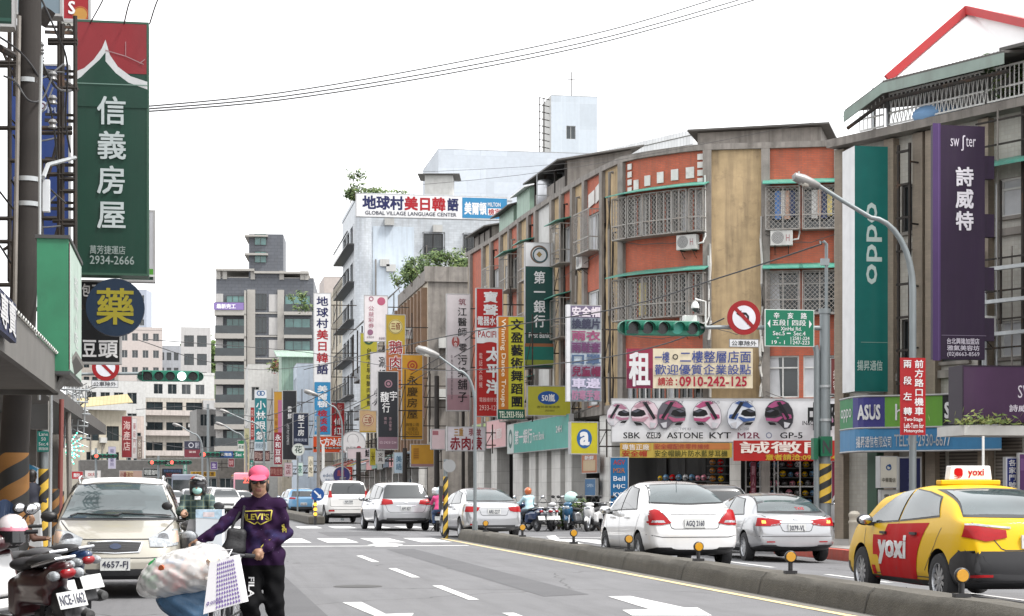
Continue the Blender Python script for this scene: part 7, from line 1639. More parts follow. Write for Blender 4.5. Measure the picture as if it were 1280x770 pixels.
# yellow taxi with red panels
TR=[([(.40,.92),(.75,.965),(.85,.97)],[(.36,.82),(.75,.79),(.875,.80)])]
sp=sedan_spec(4.62,1.776,1.47,1.04,.95,P_YEL,wb=2.70,rw=.325,roof_r=-.85,roof_f=.5,base_r=-1.88,base_f=1.42,seams=SEAMS4(.95,-1.42,.0,1.15,1.45),spokes=10,
rear_win=[([(-.52,1.385),(0,1.40),(.52,1.385)],[(-.70,1.10),(0,1.09),(.70,1.10)])],rear_glass=GLSL,side_glass=GLSL,
side_win=[([(-.95,1.30),(-.52,1.365),(-.02,1.40)],[(-1.28,1.09),(-.5,1.045),(-.02,1.02)]),([(.05,1.40),(.5,1.36)],[(.05,1.015),(1.14,.97)])],front_win=[([(-.52,1.35),(.52,1.35)],[(-.68,1.06),(.68,1.06)])],
lights=[('tail_light','rear',[(.36,.93),(.7,.975),(.82,.985)],[(.36,.845),(.62,.80),(.86,.86)],REDL),('chrome_strip','rear',[(.30,.968),(.7,1.0),(.82,1.005)],[(.30,.945),(.7,.978),(.82,.985)],CLRL),('rear_reflector','rear',[(.55,.42),(.82,.42)],[(.55,.39),(.82,.39)],REDL),('headlight','front',[(.45,.74),(.74,.76)],[(.42,.62),(.74,.62)],CLRL)],
rear_seams=[[(-.72,1.02),(-.5,.80),(-.42,.70),(.42,.70),(.5,.80),(.72,1.02)]],rear_black=(.21,.69,.92),plates=[('rear',.80,'TDA-5118')],handles=[(-.62,.86),(.46,.85)],handle_mat=BLK,mirror=(.92,.94,BLK))
r3,sk,bd=car('taxi','yellow and red taxi with a white roof sign at the right edge',Vector((10.12,23.2,roadz(10.12,23.2))),R(-1.2),sp,'taxi'); r3.scale=(1.03,1.03,1.045)
kb_=[i for i,m_ in enumerate(bd.data.materials)if m_==BLK][0]
for f in bd.data.polygons:
 if f.center.y<-1.98 and f.center.z<.665:f.material_index=kb_
q=MB()
for v,k in(('left',1),('right',-1)):
 sk.patch(q,v,[(.86,.82),(.46,.82),(.40,.965),(-1.05,1.0)],[(.84,.56),(.64,.56),(.62,.22),(-.66,.22),(-.74,.62)],P_RED,.0045,30,10)
 sk.patch(q,v,[(.92,.42),(.78,.42)],[(.92,.26),(.78,.26)],P_RED,.0045,8,3)
 q.text('yoxi',(0,.62*k,.46),.98,.36,P_WHITE,.035,U=(0,-k,0),stretch=True,fn=sk.lay(v,.012))
 sk.patch(q,v,[(-1.70,.42),(-1.80,.58),(-2.0,.68),(-2.28,.70),(-2.44,.69)],[(-1.74,.26),(-1.9,.27),(-2.05,.26),(-2.28,.24),(-2.44,.23)],BLK,.0065,24,8)
 sk.patch(q,v,[(1.86,.44),(2.2,.44)],[(1.86,.24),(2.2,.24)],BLK,.006,10,4)
q.build('livery',r3)
q=MB(); p=sk.hit('top',0,-.25,0); z=p.z-.005
q.prism([(-.40,-.34,z),(.40,-.34,z),(.40,-.16,z),(-.40,-.16,z)],(0,0,.06),P_YEL)
q.prism([(-.29,-.33,z+.06),(.29,-.33,z+.06),(.265,-.33,z+.24),(-.265,-.33,z+.24)],(0,.16,0),mat('roof_sign_white',(.78,.76,.76),.35,var=.04))
q.text('yoxi',(-.08,-.334,z+.09),.30,.11,P_RED,.02); q.text('❜',(-.21,-.334,z+.09),.09,.11,P_RED,.05,stretch=True); q.build('roof_sign',r3,bevel=.012)
# beige people carrier facing us at the left kerb
sp=box_spec(4.45,1.72,1.60,.98,P_CHAMP,wb=2.6,rw=.31,nose=.80,roof_f=.30,base_f=1.12,spokes=7,
front_win=[([(-.57,1.47),(0,1.50),(.57,1.47)],[(-.74,1.035),(0,1.03),(.74,1.035)])],front_glass=GLSL,rear_win=[([(-.55,1.45),(.55,1.45)],[(-.68,1.05),(.68,1.05)])],
side_win=[([(-1.75,1.42),(-.9,1.46)],[(-1.8,1.06),(-.9,1.05)]),([(-.82,1.46),(.0,1.48)],[(-.82,1.05),(.0,1.03)]),([(.07,1.48),(.32,1.44)],[(.07,1.03),(.98,1.01)])],
lights=[('headlight','front',[(.42,.78),(.60,.86),(.80,.90)],[(.44,.67),(.62,.665),(.83,.70)],CLRL),('indicator','front',[(.68,.855),(.80,.875)],[(.72,.72),(.82,.73)],mat('indicator_pale',(.62,.44,.34),.15,coat=1)),('fog_lamp','front',[(.50,.43),(.66,.43)],[(.50,.33),(.66,.33)],BLK),('tail_light','rear',[(.6,1.0),(.83,1.0)],[(.62,.75),(.84,.75)],REDL)],
single=[('grille','front',[(-.36,.735),(0,.75),(.36,.735)],[(-.31,.60),(0,.585),(.31,.60)],CHR),('lower_grille','front',[(-.38,.39),(.38,.39)],[(-.36,.28),(.36,.28)],BLK)],
front_seams=[[(-.74,1.0),(-.62,.88),(-.42,.77),(.42,.77),(.62,.88),(.74,1.0)],[(-.82,.55),(-.4,.53),(.4,.53),(.82,.55)]],plates=[('front',.45,'4657-FJ')],seams=SEAMS4(.98,-1.3,.03,.98,1.55),mirror=(.72,.98,BLK),handles=[(-.65,.88),(.25,.87)])
r4,sk,bd=car('car','beige people carrier with roof rails facing the camera at the left kerb',Vector((-.98,26.6,0)),math.pi,sp)
q=MB(); sk.patch(q,'front',[(-.33,.722),(0,.737),(.33,.722)],[(-.285,.612),(0,.598),(.285,.612)],BLK,.022,20,3)
for k in range(4):z=.628+k*.028; sk.line(q,'front',[(-.30,z),(0,z+.004),(.30,z)],.005,FRB,.025,16)
q.build('grille_bars',r4); q=MB(); q.text('●',(-.075,0,.635),.15,.07,plain('#3c4a6a',.4,.6),0,U=(1,0,0),stretch=True,fn=sk.lay('front',.03)); q.build('emblem',r4)
for sx in(-1,1):
 q=MB(); a=[sk.hit('top',sx*.56,y,.05)for y in(-1.6,-1,-.3,.2)]; a=[sk.hit('top',sx*.56,-1.7,0)]+a+[sk.hit('top',sx*.56,.28,0)]; q.tube([p for p in a if p],.017,CHR,8); q.build('roof_rail',r4)
for a0,a1 in((-.70,.05),(-.02,.62)):
 q=MB(); P=[sk.hit('front',a0+(a1-a0)*k/8,1.045+(.035 if 0<k<8 else 0)*(k/8),.03)for k in range(9)]; q.tube([p for p in P if p],.011,BLK,6); q.build('wiper',r4)
for sx in(-.62,.62):
 q=MB(); p=sk.hit('front',sx*.98,.77,.012)
 if p:q.lathe([(.055,0),(.075,.006),(.0,.004)],CHR,p,'y',18); q.build('lamp_reflector',r4)
 # cars farther up the right carriageway
def sylphy():return sedan_spec(4.62,1.76,1.51,1.05,.97,P_SILV2,wb=2.7,rw=.315,roof_r=-.95,base_r=-1.85,base_f=1.3,seams=SEAMS4(.96,-1.42,.0,1.1,1.5),spokes=8,
rear_win=[([(-.55,1.425),(0,1.44),(.55,1.425)],[(-.70,1.13),(0,1.12),(.70,1.13)])],rear_glass=GLSL,side_win=[([(-.8,1.34),(-.02,1.42)],[(-1.3,1.06),(-.02,1.03)]),([(.05,1.42),(.42,1.37)],[(.05,1.03),(1.0,.99)])],
lights=[('tail_light','rear',[(.42,.93),(.6,.955),(.82,.96)],[(.48,.83),(.6,.80),(.85,.80)],REDL)],single=[('trunk_handle','rear',[(-.40,.955),(.40,.955)],[(-.40,.925),(.40,.925)],CHR),('rear_reflector','rear',[(-.72,.46),(-.5,.46)],[(-.72,.42),(-.5,.42)],REDL)],
rear_seams=[[(-.70,1.06),(-.42,.84),(-.38,.70),(.38,.70),(.42,.84),(.70,1.06)]],rear_black=(.29,.42,.62),plates=[('rear',.82,'ARE-2237')],handles=[(-.55,.87),(.6,.86)])
car('car','pearl silver sedan behind the slim street lamp at the end of the median',rear_at(613,53.5,4.62),R(3),sylphy())
sp=box_spec(4.85,1.90,1.73,1.05,P_SILV2,rake=.30,rw=.345,seams=SEAMS4(1.05,-1.5,.0,1.2,1.7),mirror=(1.0,1.05,BLK),rear_win=[([(-.64,1.60),(.64,1.60)],[(-.78,1.16),(.78,1.16)])],
side_win=[([(-2.0,1.5),(-1.15,1.58)],[(-1.95,1.15),(-1.15,1.13)]),([(-1.05,1.58),(-.02,1.61)],[(-1.05,1.13),(-.02,1.11)]),([(.06,1.61),(.5,1.56)],[(.06,1.11),(1.2,1.08)])],
lights=[('tail_light','rear',[(.50,1.09),(.74,1.12),(.90,1.12)],[(.46,.95),(.74,.92),(.915,.93)],REDL),('headlight','front',[(.45,.85),(.78,.88)],[(.42,.72),(.78,.74)],CLRL)],single=[('emblem','rear',[(-.06,1.08),(.06,1.08)],[(-.06,.99),(.06,.99)],CHR),('tailgate_trim','rear',[(-.36,.90),(.36,.90)],[(-.36,.875),(.36,.875)],CHR)],
rear_seams=[[(-.80,1.12),(-.66,.72),(-.6,.66),(.6,.66),(.66,.72),(.80,1.12)]],rear_black=(.30,.46,.70),plates=[('rear',.80,'AMY-8271')],handles=[(-.9,.95),(.35,.93)],sill=True)
car('car','silver grey people carrier with black mirrors crossing the junction',rear_at(502,64.5,4.85),R(4),sp)
sp=box_spec(4.80,1.90,1.88,1.14,P_PEARL,rake=.10,rw=.385,nose=1.0,seams=SEAMS4(1.12,-1.45,.0,1.2,1.8),rear_win=[([(-.66,1.74),(.66,1.74)],[(-.74,1.30),(.74,1.30)])],
side_win=[([(-2.1,1.7),(-1.25,1.74)],[(-2.1,1.26),(-1.25,1.24)]),([(-1.15,1.74),(-.05,1.76)],[(-1.15,1.24),(-.05,1.22)]),([(.05,1.76),(.5,1.72)],[(.05,1.22),(1.15,1.2)])],
lights=[('tail_light','rear',[(.74,1.42),(.90,1.42)],[(.70,1.14),(.915,1.12)],REDL),('rear_reflector','rear',[(.62,.60),(.86,.60)],[(.62,.53),(.86,.53)],REDL)],rear_seams=[[(-.8,1.2),(-.8,.74),(.8,.74),(.8,1.2)],[(-.85,.62),(.85,.62)]],rear_black=(.34,.46,.78),plates=[('rear',.96,'AJX-2258')],
single=[('tailgate_trim','rear',[(-.42,1.10),(.42,1.10)],[(-.42,1.07),(.42,1.07)],CHR)],mirror=(1.0,1.15,P_PEARL))
car('car','white four wheel drive with upright tail lamps beside the keep right sign',rear_at(430,79,4.8),R(5),sp)
sp=box_spec(4.2,1.80,1.57,.98,P_BLUE,rake=.34,rw=.33,rear_win=[([(-.56,1.38),(.56,1.38)],[(-.68,1.10),(.68,1.10)])],side_win=[([(-1.3,1.36),(-.02,1.43)],[(-1.4,1.05),(-.02,1.02)]),([(.05,1.43),(.5,1.4)],[(.05,1.02),(1.1,1.0)])],
lights=[('tail_light','rear',[(.44,1.02),(.84,1.05)],[(.5,.94),(.87,.95)],REDL)],rear_black=(.32,.5,.8),plates=[('rear',.66,'EAA-1023')])
rK,skK,bd=car('car','pale blue crossover with a white roof ahead of the four wheel drive',rear_at(375,107,4.2),R(6),sp)
q=MB(); skK.patch(q,'top',[(-.62,.4),(.62,.4)],[(-.60,-1.5),(.60,-1.5)],P_WHITE,.01,12,10); q.build('roof_panel',rK)
sp=sedan_spec(4.5,1.75,1.50,paint_=P_WHITE,rear_win=[([(-.5,1.40),(.5,1.40)],[(-.66,1.12),(.66,1.12)])],side_win=[([(-.5,1.36),(.4,1.38)],[(-1,1.02),(1,.98)])],lights=[('tail_light','rear',[(.5,.95),(.82,.95)],[(.5,.82),(.84,.82)],REDL)],plates=[('rear',.8,'')])
car('car','white saloon just showing ahead of the pale blue crossover',rear_at(386,124,4.5),R(6),sp,lod=1)
sp=box_spec(4.4,1.82,1.70,1.0,P_BLACK,rake=.22,rw=.34,seams=SEAMS4(1.0,-1.4,.0,1.1,1.6),rear_win=[([(-.56,1.50),(.56,1.50)],[(-.70,1.12),(.70,1.12)])],side_win=[([(-1.8,1.5),(-1.1,1.54)],[(-1.85,1.1),(-1.1,1.08)]),([(-1.0,1.54),(-.02,1.56)],[(-1.0,1.08),(-.02,1.06)]),([(.05,1.56),(.5,1.52)],[(.05,1.06),(1.1,1.03)])],
lights=[('tail_light','rear',[(.66,1.15),(.86,1.15)],[(.64,.92),(.88,.92)],REDL),('reverse_lens','rear',[(.68,1.02),(.84,1.02)],[(.68,.97),(.86,.97)],CLRL)],plates=[('rear',.75,'BCC-3301')])
car('car','black hatchback with tinted windows partly hidden by the white sedan',rear_at(903,45.2,4.4),R(-1),sp)
sp=box_spec(4.0,1.70,1.50,.95,P_WHITE,rake=.22,rw=.30,rear_win=[([(-.52,1.36),(.52,1.36)],[(-.64,1.04),(.64,1.04)])],side_win=[([(-1.3,1.32),(-.02,1.38)],[(-1.4,1.02),(-.02,.99)]),([(.05,1.38),(.4,1.34)],[(.05,.99),(.9,.97)])],lights=[('tail_light','rear',[(.50,1.0),(.80,1.02)],[(.54,.84),(.83,.85)],REDL)],rear_black=(.32,.48,.6),plates=[('rear',.88,'ABX-1188')])
car('car','white hatchback parked in the side street right of the striped pole',gz(1075,64.5),R(-8),sp)
# oncoming traffic
def front_car(L=4.6,W=1.8,H=1.5,paint_=P_WHITE,box=False,plate=''):
 f=box_spec if box else sedan_spec; kw=dict(rw=.33,front_win=[([(-.56,H-.12),(.56,H-.12)],[(-.72,1.05),(.72,1.05)])],side_win=[([(-.9,H-.13),(.4,H-.12)],[(-1.2,1.03),(1.0,.99)])],rear_win=[([(-.5,H-.12),(.5,H-.12)],[(-.64,1.12),(.64,1.12)])],
 lights=[('headlight','front',[(.50,.78),(.80,.84)],[(.46,.66),(.80,.68)],CLRL)],single=[('grille','front',[(-.40,.70),(.40,.70)],[(-.36,.56),(.36,.56)],BLK),('lower_grille','front',[(-.55,.42),(.55,.42)],[(-.5,.32),(.5,.32)],BLK)],plates=[('front',.50,plate)])
 return f(L,W,H,paint_=paint_,**kw)
ONC='oncoming cars behind the scooter rider'
for px,d_,H,p_,bx2,l in((280,108,1.62,P_WHITE,True,'white people carrier right behind the plaid shirted rider'),(299,116,1.47,P_WHITE,False,'white saloon half hidden by the pink cap'),(262,124,1.7,P_SILV2,True,'white van queuing left of the white people carrier'),(214,112,1.46,P_SILVER,False,'silver saloon beside the beige car bonnet'),(270,142,1.6,P_WHITE,True,'pale car farthest back in the oncoming queue'),(240,136,1.6,P_GREY,True,'grey car hidden behind the black helmet')):
 car('oncoming_car',l,gz(px,d_),math.pi+R(4),front_car(4.5,1.8,H,p_,bx2),'car',ONC,lod=1)
 # pink bus and a covered truck far behind
def bus(label,px,d_,Wd,H,L,col,gl,rz,name='bus',cat='bus'):
 t=thing(name,label,cat,gz(px,d_),rz); b=MB(); h=L/2; X=Wd/2; b.box(-X,X,-h,h,.35,H,col); b.build('body',t,bevel=.12); b=MB(); b.box(-X+.1,X-.1,h+.002,h+.03,1.3,H-.5,gl); b.build('windscreen',t)
 for sx in(-1,1):
  b=MB(); b.box(*sorted((sx*(X+.002),sx*(X+.02))),-h+.5,h-.3,1.5,H-.55,gl); b.build('window',t); b=MB(); b.disc((sx*(X-.3),h+.01,.7),.12,CLRL); b.build('headlight',t)
  for y in(-h*.6,h*.6):b=MB(); b.lathe([(0,-.14),(.45,-.14),(.45,.14),(0,.14)],RUB,(sx*(X-.14),y,.45),'x',20); b.build('wheel',t)
 return t
t=bus('pink bus with a red lit destination window beside the pink cap',310,138,2.3,2.75,8,P_PINK,GLS,math.pi); q=MB(); q.text('236',(.5,4.035,2.0),.9,.4,mat('bus_led',(.7,.05,.04),.4,emit=(1,.1,.06,.8)),.02,U=(-1,0,0)); q.build('destination_display',t)
bus('dark blue topped delivery truck behind the beige car roof',232,165,2.4,2.9,6,mat('truck_grey',(.20,.22,.27),.6),GLS,math.pi,'truck','truck')
# ---------------------------------------------------------------- scooters
SCM={}
def scooter(name,label,loc,rz,body,accent=BLK,seatc=None,plate='',res=.022,group=None,white_box=False,lean=0.0):
 """y forwards, x right; stands on its wheels"""
 t=thing(name,label,'scooter',loc,rz,group); t.rotation_euler=(0,lean,rz)
 seatc=seatc or mat('scooter_seat',(.030,.030,.032),.55,var=.15)
 def part(key,nm,prims,m,k=.03):
  kk=(key,res)
  if kk not in SCM:V,F,T=sdf_build(prims,res,k); SCM[kk]=(V,F)
  V,F=SCM[kk]; q=MB(); q.v=[tuple(map(float,a))for a in V]; q.f=[tuple(map(int,f))for f in F]; q.fm=[q.mi(m)]*len(F); q.sm=[True]*len(F)
  return link(nm,q.mesh(nm,80),t)
 part('tail','tail_fairing',[('ell',(0,-.42,.60),(.155,.42,.13),None,'b'),('ell',(0,-.78,.70),(.105,.24,.085),(R(-14),0,0),'b'),('box',(0,-.10,.46),(.15,.10,.17),(R(12),0,0),.05,'b'),('box',(0,-.45,.48),(.13,.28,.07),None,.05,'b')],body,.05)
 part('floor','floorboard',[('box',(0,.16,.27),(.16,.27,.035),None,.025,'b'),('box',(0,.40,.36),(.15,.06,.12),(R(-35),0,0),.04,'b')],accent,.04)
 part('shield','leg_shield',[('box',(0,.47,.60),(.19,.035,.26),(R(-17),0,0),.03,'b'),('ell',(0,.58,.66),(.145,.13,.24),(R(-17),0,0),'b'),('ell',(0,.44,.93),(.16,.10,.085),(R(12),0,0),'b')],body,.05)
 part('inner','glove_panel',[('box',(0,.425,.62),(.155,.03,.20),(R(-17),0,0),.025,'b')],P_WHITE if white_box else accent,.02)
 part('seat','seat',[('ell',(0,-.18,.755),(.135,.22,.062),None,'b'),('ell',(0,-.56,.795),(.125,.26,.06),(R(-4),0,0),'b')],seatc,.05)
 part('fend','front_fender',[('ell',(0,.78,.40),(.075,.22,.13),(R(-8),0,0),'b')],body)
 part('rfend','rear_fender',[('ell',(0,-.80,.42),(.075,.20,.16),(R(30),0,0),'b'),('box',(0,-.93,.40),(.08,.02,.14),(R(-22),0,0),.015,'b')],BLK,.04)
 part('eng','engine',[('box',(.06,-.48,.27),(.09,.24,.08),None,.05,'b'),('cap',(.13,-.35,.26),(.15,-.85,.32),.05,.065,'b')],mat('engine_grey',(.10,.10,.105),.5,.4),.04)
 if 'w' not in SCM:
  q=MB(); r=.265; q.lathe([(r*.62,-.045),(r*.85,-.055),(r*.97,-.035),(r,0),(r*.97,.035),(r*.85,.055),(r*.62,.045),(r*.62,-.045)],RUB,axis='x',n=26); w=q.mesh('wheel')
  q=MB(); q.lathe([(r*.62,-.04),(r*.62,.04),(r*.56,.04),(r*.54,-.04)],ALU,axis='x',n=22); q.lathe([(0,-.05),(.05,-.05),(.05,.05),(0,.05)],ALU,axis='x',n=12)
  for k in range(5):a=2*math.pi*k/5; q.obox((0,math.cos(a)*r*.33,math.sin(a)*r*.33),(.03,.035,r*.6),ALU,(a-math.pi/2,0,0))
  SCM['w']=(w,q.mesh('rim'))
 for y in(.74,-.66):o=link('wheel',SCM['w'][0],t); o.location=(0,y,.265); link('rim',SCM['w'][1],o)
 q=MB()
 for x in(-.075,.075):q.tube([(x,.74,.265),(x*1.1,.56,.70)],.024,ALU,8)
 q.tube([(0,.56,.66),(0,.45,.95)],.03,BLK,8); q.build('fork',t)
 q=MB(); q.tube([(-.34,.30,.99),(-.20,.38,1.0),(0,.42,.98),(.20,.38,1.0),(.34,.30,.99)],.013,FRB,8)
 for s_ in(-1,1):q.tube([(s_*.24,.355,1.0),(s_*.36,.285,.99)],.02,RUB,9); q.tube([(s_*.22,.40,1.0),(s_*.36,.34,1.005)],.007,ALU,6)
 q.build('handlebar',t)
 for s_ in(-1,1):
  q=MB(); q.tube([(s_*.20,.40,1.0),(s_*.25,.40,1.10),(s_*.32,.36,1.17)],.008,BLK,6); q.ell((s_*.35,.36,1.20),(.075,.028,.055),BLK,14,9); q.ell((s_*.35,.343,1.20),(.062,.016,.044),CHR,14,7); q.build('mirror',t)
 q=MB(); q.ell((0,.675,.80),(.10,.05,.075),CLRL,14,8,(R(-17),0,0)); q.build('headlight',t)
 q=MB(); q.ell((0,-.975,.70),(.075,.05,.05),mat('scooter_tail',(.28,.006,.01),.3,coat=.3),14,8); q.build('tail_light',t)
 for s_ in(-1,1):q=MB(); q.ell((s_*.115,-.93,.685),(.05,.085,.045),CLRL,12,7); q.build('indicator',t)
 q=MB(); q.obox((0,-1.0,.47),(.26,.01,.15),PLW,(R(-22),0,0))
 if plate:
  Rm=Matrix.Rotation(R(-22),3,'X'); q.text(plate,Vector((0,-1.0,.47))+Rm@Vector((-.115,-.008,-.045)),.23,.09,PLB,.02,V=Rm@ZV,stretch=True)
 q.build('license_plate',t)
 q=MB(); q.tube([(-.12,-.55,.76),(-.135,-.80,.80),(-.09,-.95,.83),(.09,-.95,.83),(.135,-.80,.80),(.12,-.55,.76)],.016,ALU,9); q.build('grab_rail',t)
 q=MB(); q.tube([(.13,-.30,.22),(.16,-.55,.26)],.03,ALU,8); q.lathe([(0,-.98),(.045,-.97),(.062,-.90),(.062,-.58),(.04,-.52)],FRB,(.17,0,.30),'y',14); q.build('exhaust',t)
 q=MB(); q.tube([(-.05,-.05,.22),(-.22,-.12,.02)],.012,STEEL,6); q.build('kickstand',t)
 return t
def heading(v):return math.atan2(-v[0],v[1])
SCF='scooters in the near left corner'
P_MAROON=paint('maroon',(.045,.006,.009)); P_NAVY=paint('navy',(.015,.035,.10)); P_DK=paint('charcoal',(.035,.036,.040)); P_TEALS=paint('teal',(.02,.10,.20)); P_ORG=paint('orange',(.45,.10,.015))
def sc_at(px,d,rz,*a,**k):g=G(px,d); g.z=k.pop('z',roadz(g.x,g.y)); return scooter('scooter',a[0],g,rz,*a[1:],**k)
def sc_xy(x,y,h,*a,**k):return scooter('scooter',a[0],Vector((x,y,0)),R(h),*a[1:],**k)
s1=sc_xy(-1.47,17.2,30,'dark maroon scooter with red tail lamp and white plate in the near left corner',P_MAROON,P_DK,plate='NCE-1662',res=.012,white_box=True,group=SCF,lean=R(-7))
s2=sc_xy(-1.72,18.9,34,'charcoal scooter with a grey seat and bright grab rail behind the maroon one',P_DK,P_DK,mat('seat_grey',(.10,.10,.105),.5,var=.15),plate='',res=.014,group=SCF,lean=R(-6))
s3=sc_xy(-1.62,20.2,40,'navy scooter with a windscreen standing behind the charcoal one',P_NAVY,BLK,plate='',res=.016,group=SCF,lean=R(-6))
q=MB(); q.add([(-.17+.034*i,.52+.02*math.sin(i),1.0+.0)for i in range(11)]+[(-.14+.028*i,.42,1.32-.004*(i-5)**2)for i in range(11)],[(i,i+1,12+i,11+i)for i in range(10)],mat('smoked_screen',(.03,.05,.10),.1,ior=1.6)); q.build('windscreen',s3)
# helmet hung on the scooters
def helmet_obj(label,c,r,mats,rz=0,name='helmet'):
 t=thing(name,label,'helmet',(c.x,c.y,c.z-r),rz); V,F,T=sdf_build([('ell',(0,0,r),(r*.95,r*1.08,r),None,'a'),('ell',(0,r*.25,r*.62),(r*.86,r*.9,r*.62),None,'a')],r*.09,r*.3)
 q=MB(); q.v=[tuple(map(float,a))for a in V]; q.f=[tuple(map(int,f))for f in F]; Cn=V[F].mean(1)
 q.fm=[q.mi(mats[2]if(a[1]<-r*.45 and r*.15<a[2]<r*.95)or a[2]<r*.12 else(mats[1]if r*.95<a[2]<r*1.22 else mats[0]))for a in Cn]; q.sm=[True]*len(F); o=link('shell',q.mesh('shell',80),t)
 q=MB(); a=[(r*1.0*math.cos(g),-r*1.06*math.sin(g)*1.08,r*.98)for g in[math.pi*k/12 for k in range(1,12)]]; b=[(x,y*1.10,r*.30)for x,y,z in a]; q.add(a+b,[(i,i+1,12+i,11+i)for i in range(10)],mat('visor_dark',(.015,.015,.017),.08,ior=1.6),True); q.build('visor',t); return t
p=W(15,663,17.1); helmet_obj('pink and white helmet hung on the scooter mirror at the left edge',p,.155,[mat('helmet_pink_white',(.72,.66,.68),.25,coat=1),P_PINK,BLK],R(15))
MSC='scooters parked in front of the shops'
for i,(px,d_,rz,l,bcol,res_)in enumerate(((676,65.2,R(24),'silver scooter parked left of the white column by the shops',P_SILVER,.03),(690,65.0,R(-14),'white scooter with a red tail lamp parked between the columns',P_WHITE,.03),(742,64.5,R(150),'white scooter facing the road beside the blue banner stand',P_WHITE,.03),(754,66.0,R(165),'dark scooter close against the blue banner stand',P_DK,.03),(712,66.2,R(160),'black scooter with a blue front beside the green bush',P_TEALS,.03),(703,67.5,R(170),'black scooter deepest in the row by the green bush',P_DK,.03),(724,65.6,R(205),'dark grey scooter next to the blue fronted one',P_GREY,.03))):
 sc_at(px,d_,rz,l,bcol,BLK,res=res_,group=MSC,z=0)
cb=MB(); c=W(714,622,66); cb.ell((0,0,0),(.26,.22,.22),mat('cover_mint',(.45,.66,.62),.7,var=.2),12,8); o=cb.build('plastic_cover'); o.location=c; tag(o,'mint plastic cover over the handlebar of a parked scooter','cover')
# ---------------------------------------------------------------- people
SKIN=mat('skin',(.32,.18,.115),.5,var=.08,nscale=8); HAIR=mat('hair_black',(.012,.010,.009),.5,var=.3)
def V3(*a):return np.array(a,float)
def limb(a,b,ra,rb,tag_,n=1):return[('cap',tuple(a),tuple(b),ra,rb,tag_)]
def hand_prims(w,d_,up,s=1.0,curl=.5,tag_='skin'):
 """palm from the wrist w along d_, finger plane normal up (back of the hand); five fingers, bent"""
 d_=np.array(Vector(d_).normalized()); up=np.array(Vector(up)-Vector(d_)*Vector(up).dot(Vector(d_))); up=up/np.linalg.norm(up); sd=np.cross(d_,up); w=np.array(w,float)
 o=[('cap',tuple(w),tuple(w+d_*.05*s),.026*s,.032*s,tag_,.015),('cap',tuple(w+d_*.05*s-sd*.018*s),tuple(w+d_*.075*s+sd*.018*s),.019*s,.019*s,tag_,.012)]
 for k,(off,ln)in enumerate(((-.030,.062),(-.010,.072),(.010,.068),(.029,.052))):
  b=w+d_*.082*s+sd*off*s; m=b+(d_*math.cos(curl)-up*math.sin(curl))*ln*.55*s; e=m+(d_*math.cos(curl*2.6)-up*math.sin(curl*2.6))*ln*.5*s
  o+=[('cap',tuple(b),tuple(m),.0095*s,.009*s,tag_,.004),('cap',tuple(m),tuple(e),.009*s,.0075*s,tag_,.004)]
 b=w+d_*.03*s-sd*.028*s; m=b+(d_*.6-sd*.5-up*.5)*.045*s; e=m+(d_*.7+sd*.1-up*.6)*.032*s
 return o+[('cap',tuple(b),tuple(m),.012*s,.010*s,tag_,.008),('cap',tuple(m),tuple(e),.010*s,.008*s,tag_,.004)]
def head_prims(c,f=(0,-1,0),s=1.0,tilt=0.):
 """c centre of the head, f the way it faces"""
 f=Vector(f).normalized(); rz=math.atan2(f.x,-f.y); Rm=Matrix.Rotation(rz,3,'Z')@Matrix.Rotation(tilt,3,'X'); e=Rm.to_euler()
 def q(x,y,z):return tuple(Vector(c)+Rm@Vector((x,y,z))*s)
 E=tuple(e)
 return[('ell',q(0,.012,.025),(.076*s,.094*s,.092*s),E,'skin'),('ell',q(0,-.022,-.052),(.058*s,.066*s,.062*s),E,'skin',.035),('ell',q(0,-.055,-.095),(.026*s,.024*s,.020*s),E,'skin',.02),
 ('cap',q(0,-.082,.012),q(0,-.104,-.026),.009*s,.014*s,'skin',.010),('ell',q(.014,-.094,-.030),(.010*s,.010*s,.008*s),E,'skin',.006),('ell',q(-.014,-.094,-.030),(.010*s,.010*s,.008*s),E,'skin',.006),
 ('cap',q(-.03,-.079,.026),q(.03,-.079,.026),.012*s,.012*s,'skin',.014),('ell',q(.036,-.062,-.022),(.022*s,.018*s,.016*s),E,'skin',.02),('ell',q(-.036,-.062,-.022),(.022*s,.018*s,.016*s),E,'skin',.02),
 ('cap',q(-.020,-.084,-.058),q(.020,-.084,-.058),.0075*s,.0075*s,'lip',.005),('cap',q(-.016,-.083,-.068),q(.016,-.083,-.068),.0085*s,.0085*s,'lip',.005),
 ('ell',q(.077,.012,-.008),(.012*s,.022*s,.032*s),E,'skin',.01),('ell',q(-.077,.012,-.008),(.012*s,.022*s,.032*s),E,'skin',.01)],q,E
LIP=mat('lips',(.26,.10,.08),.45)
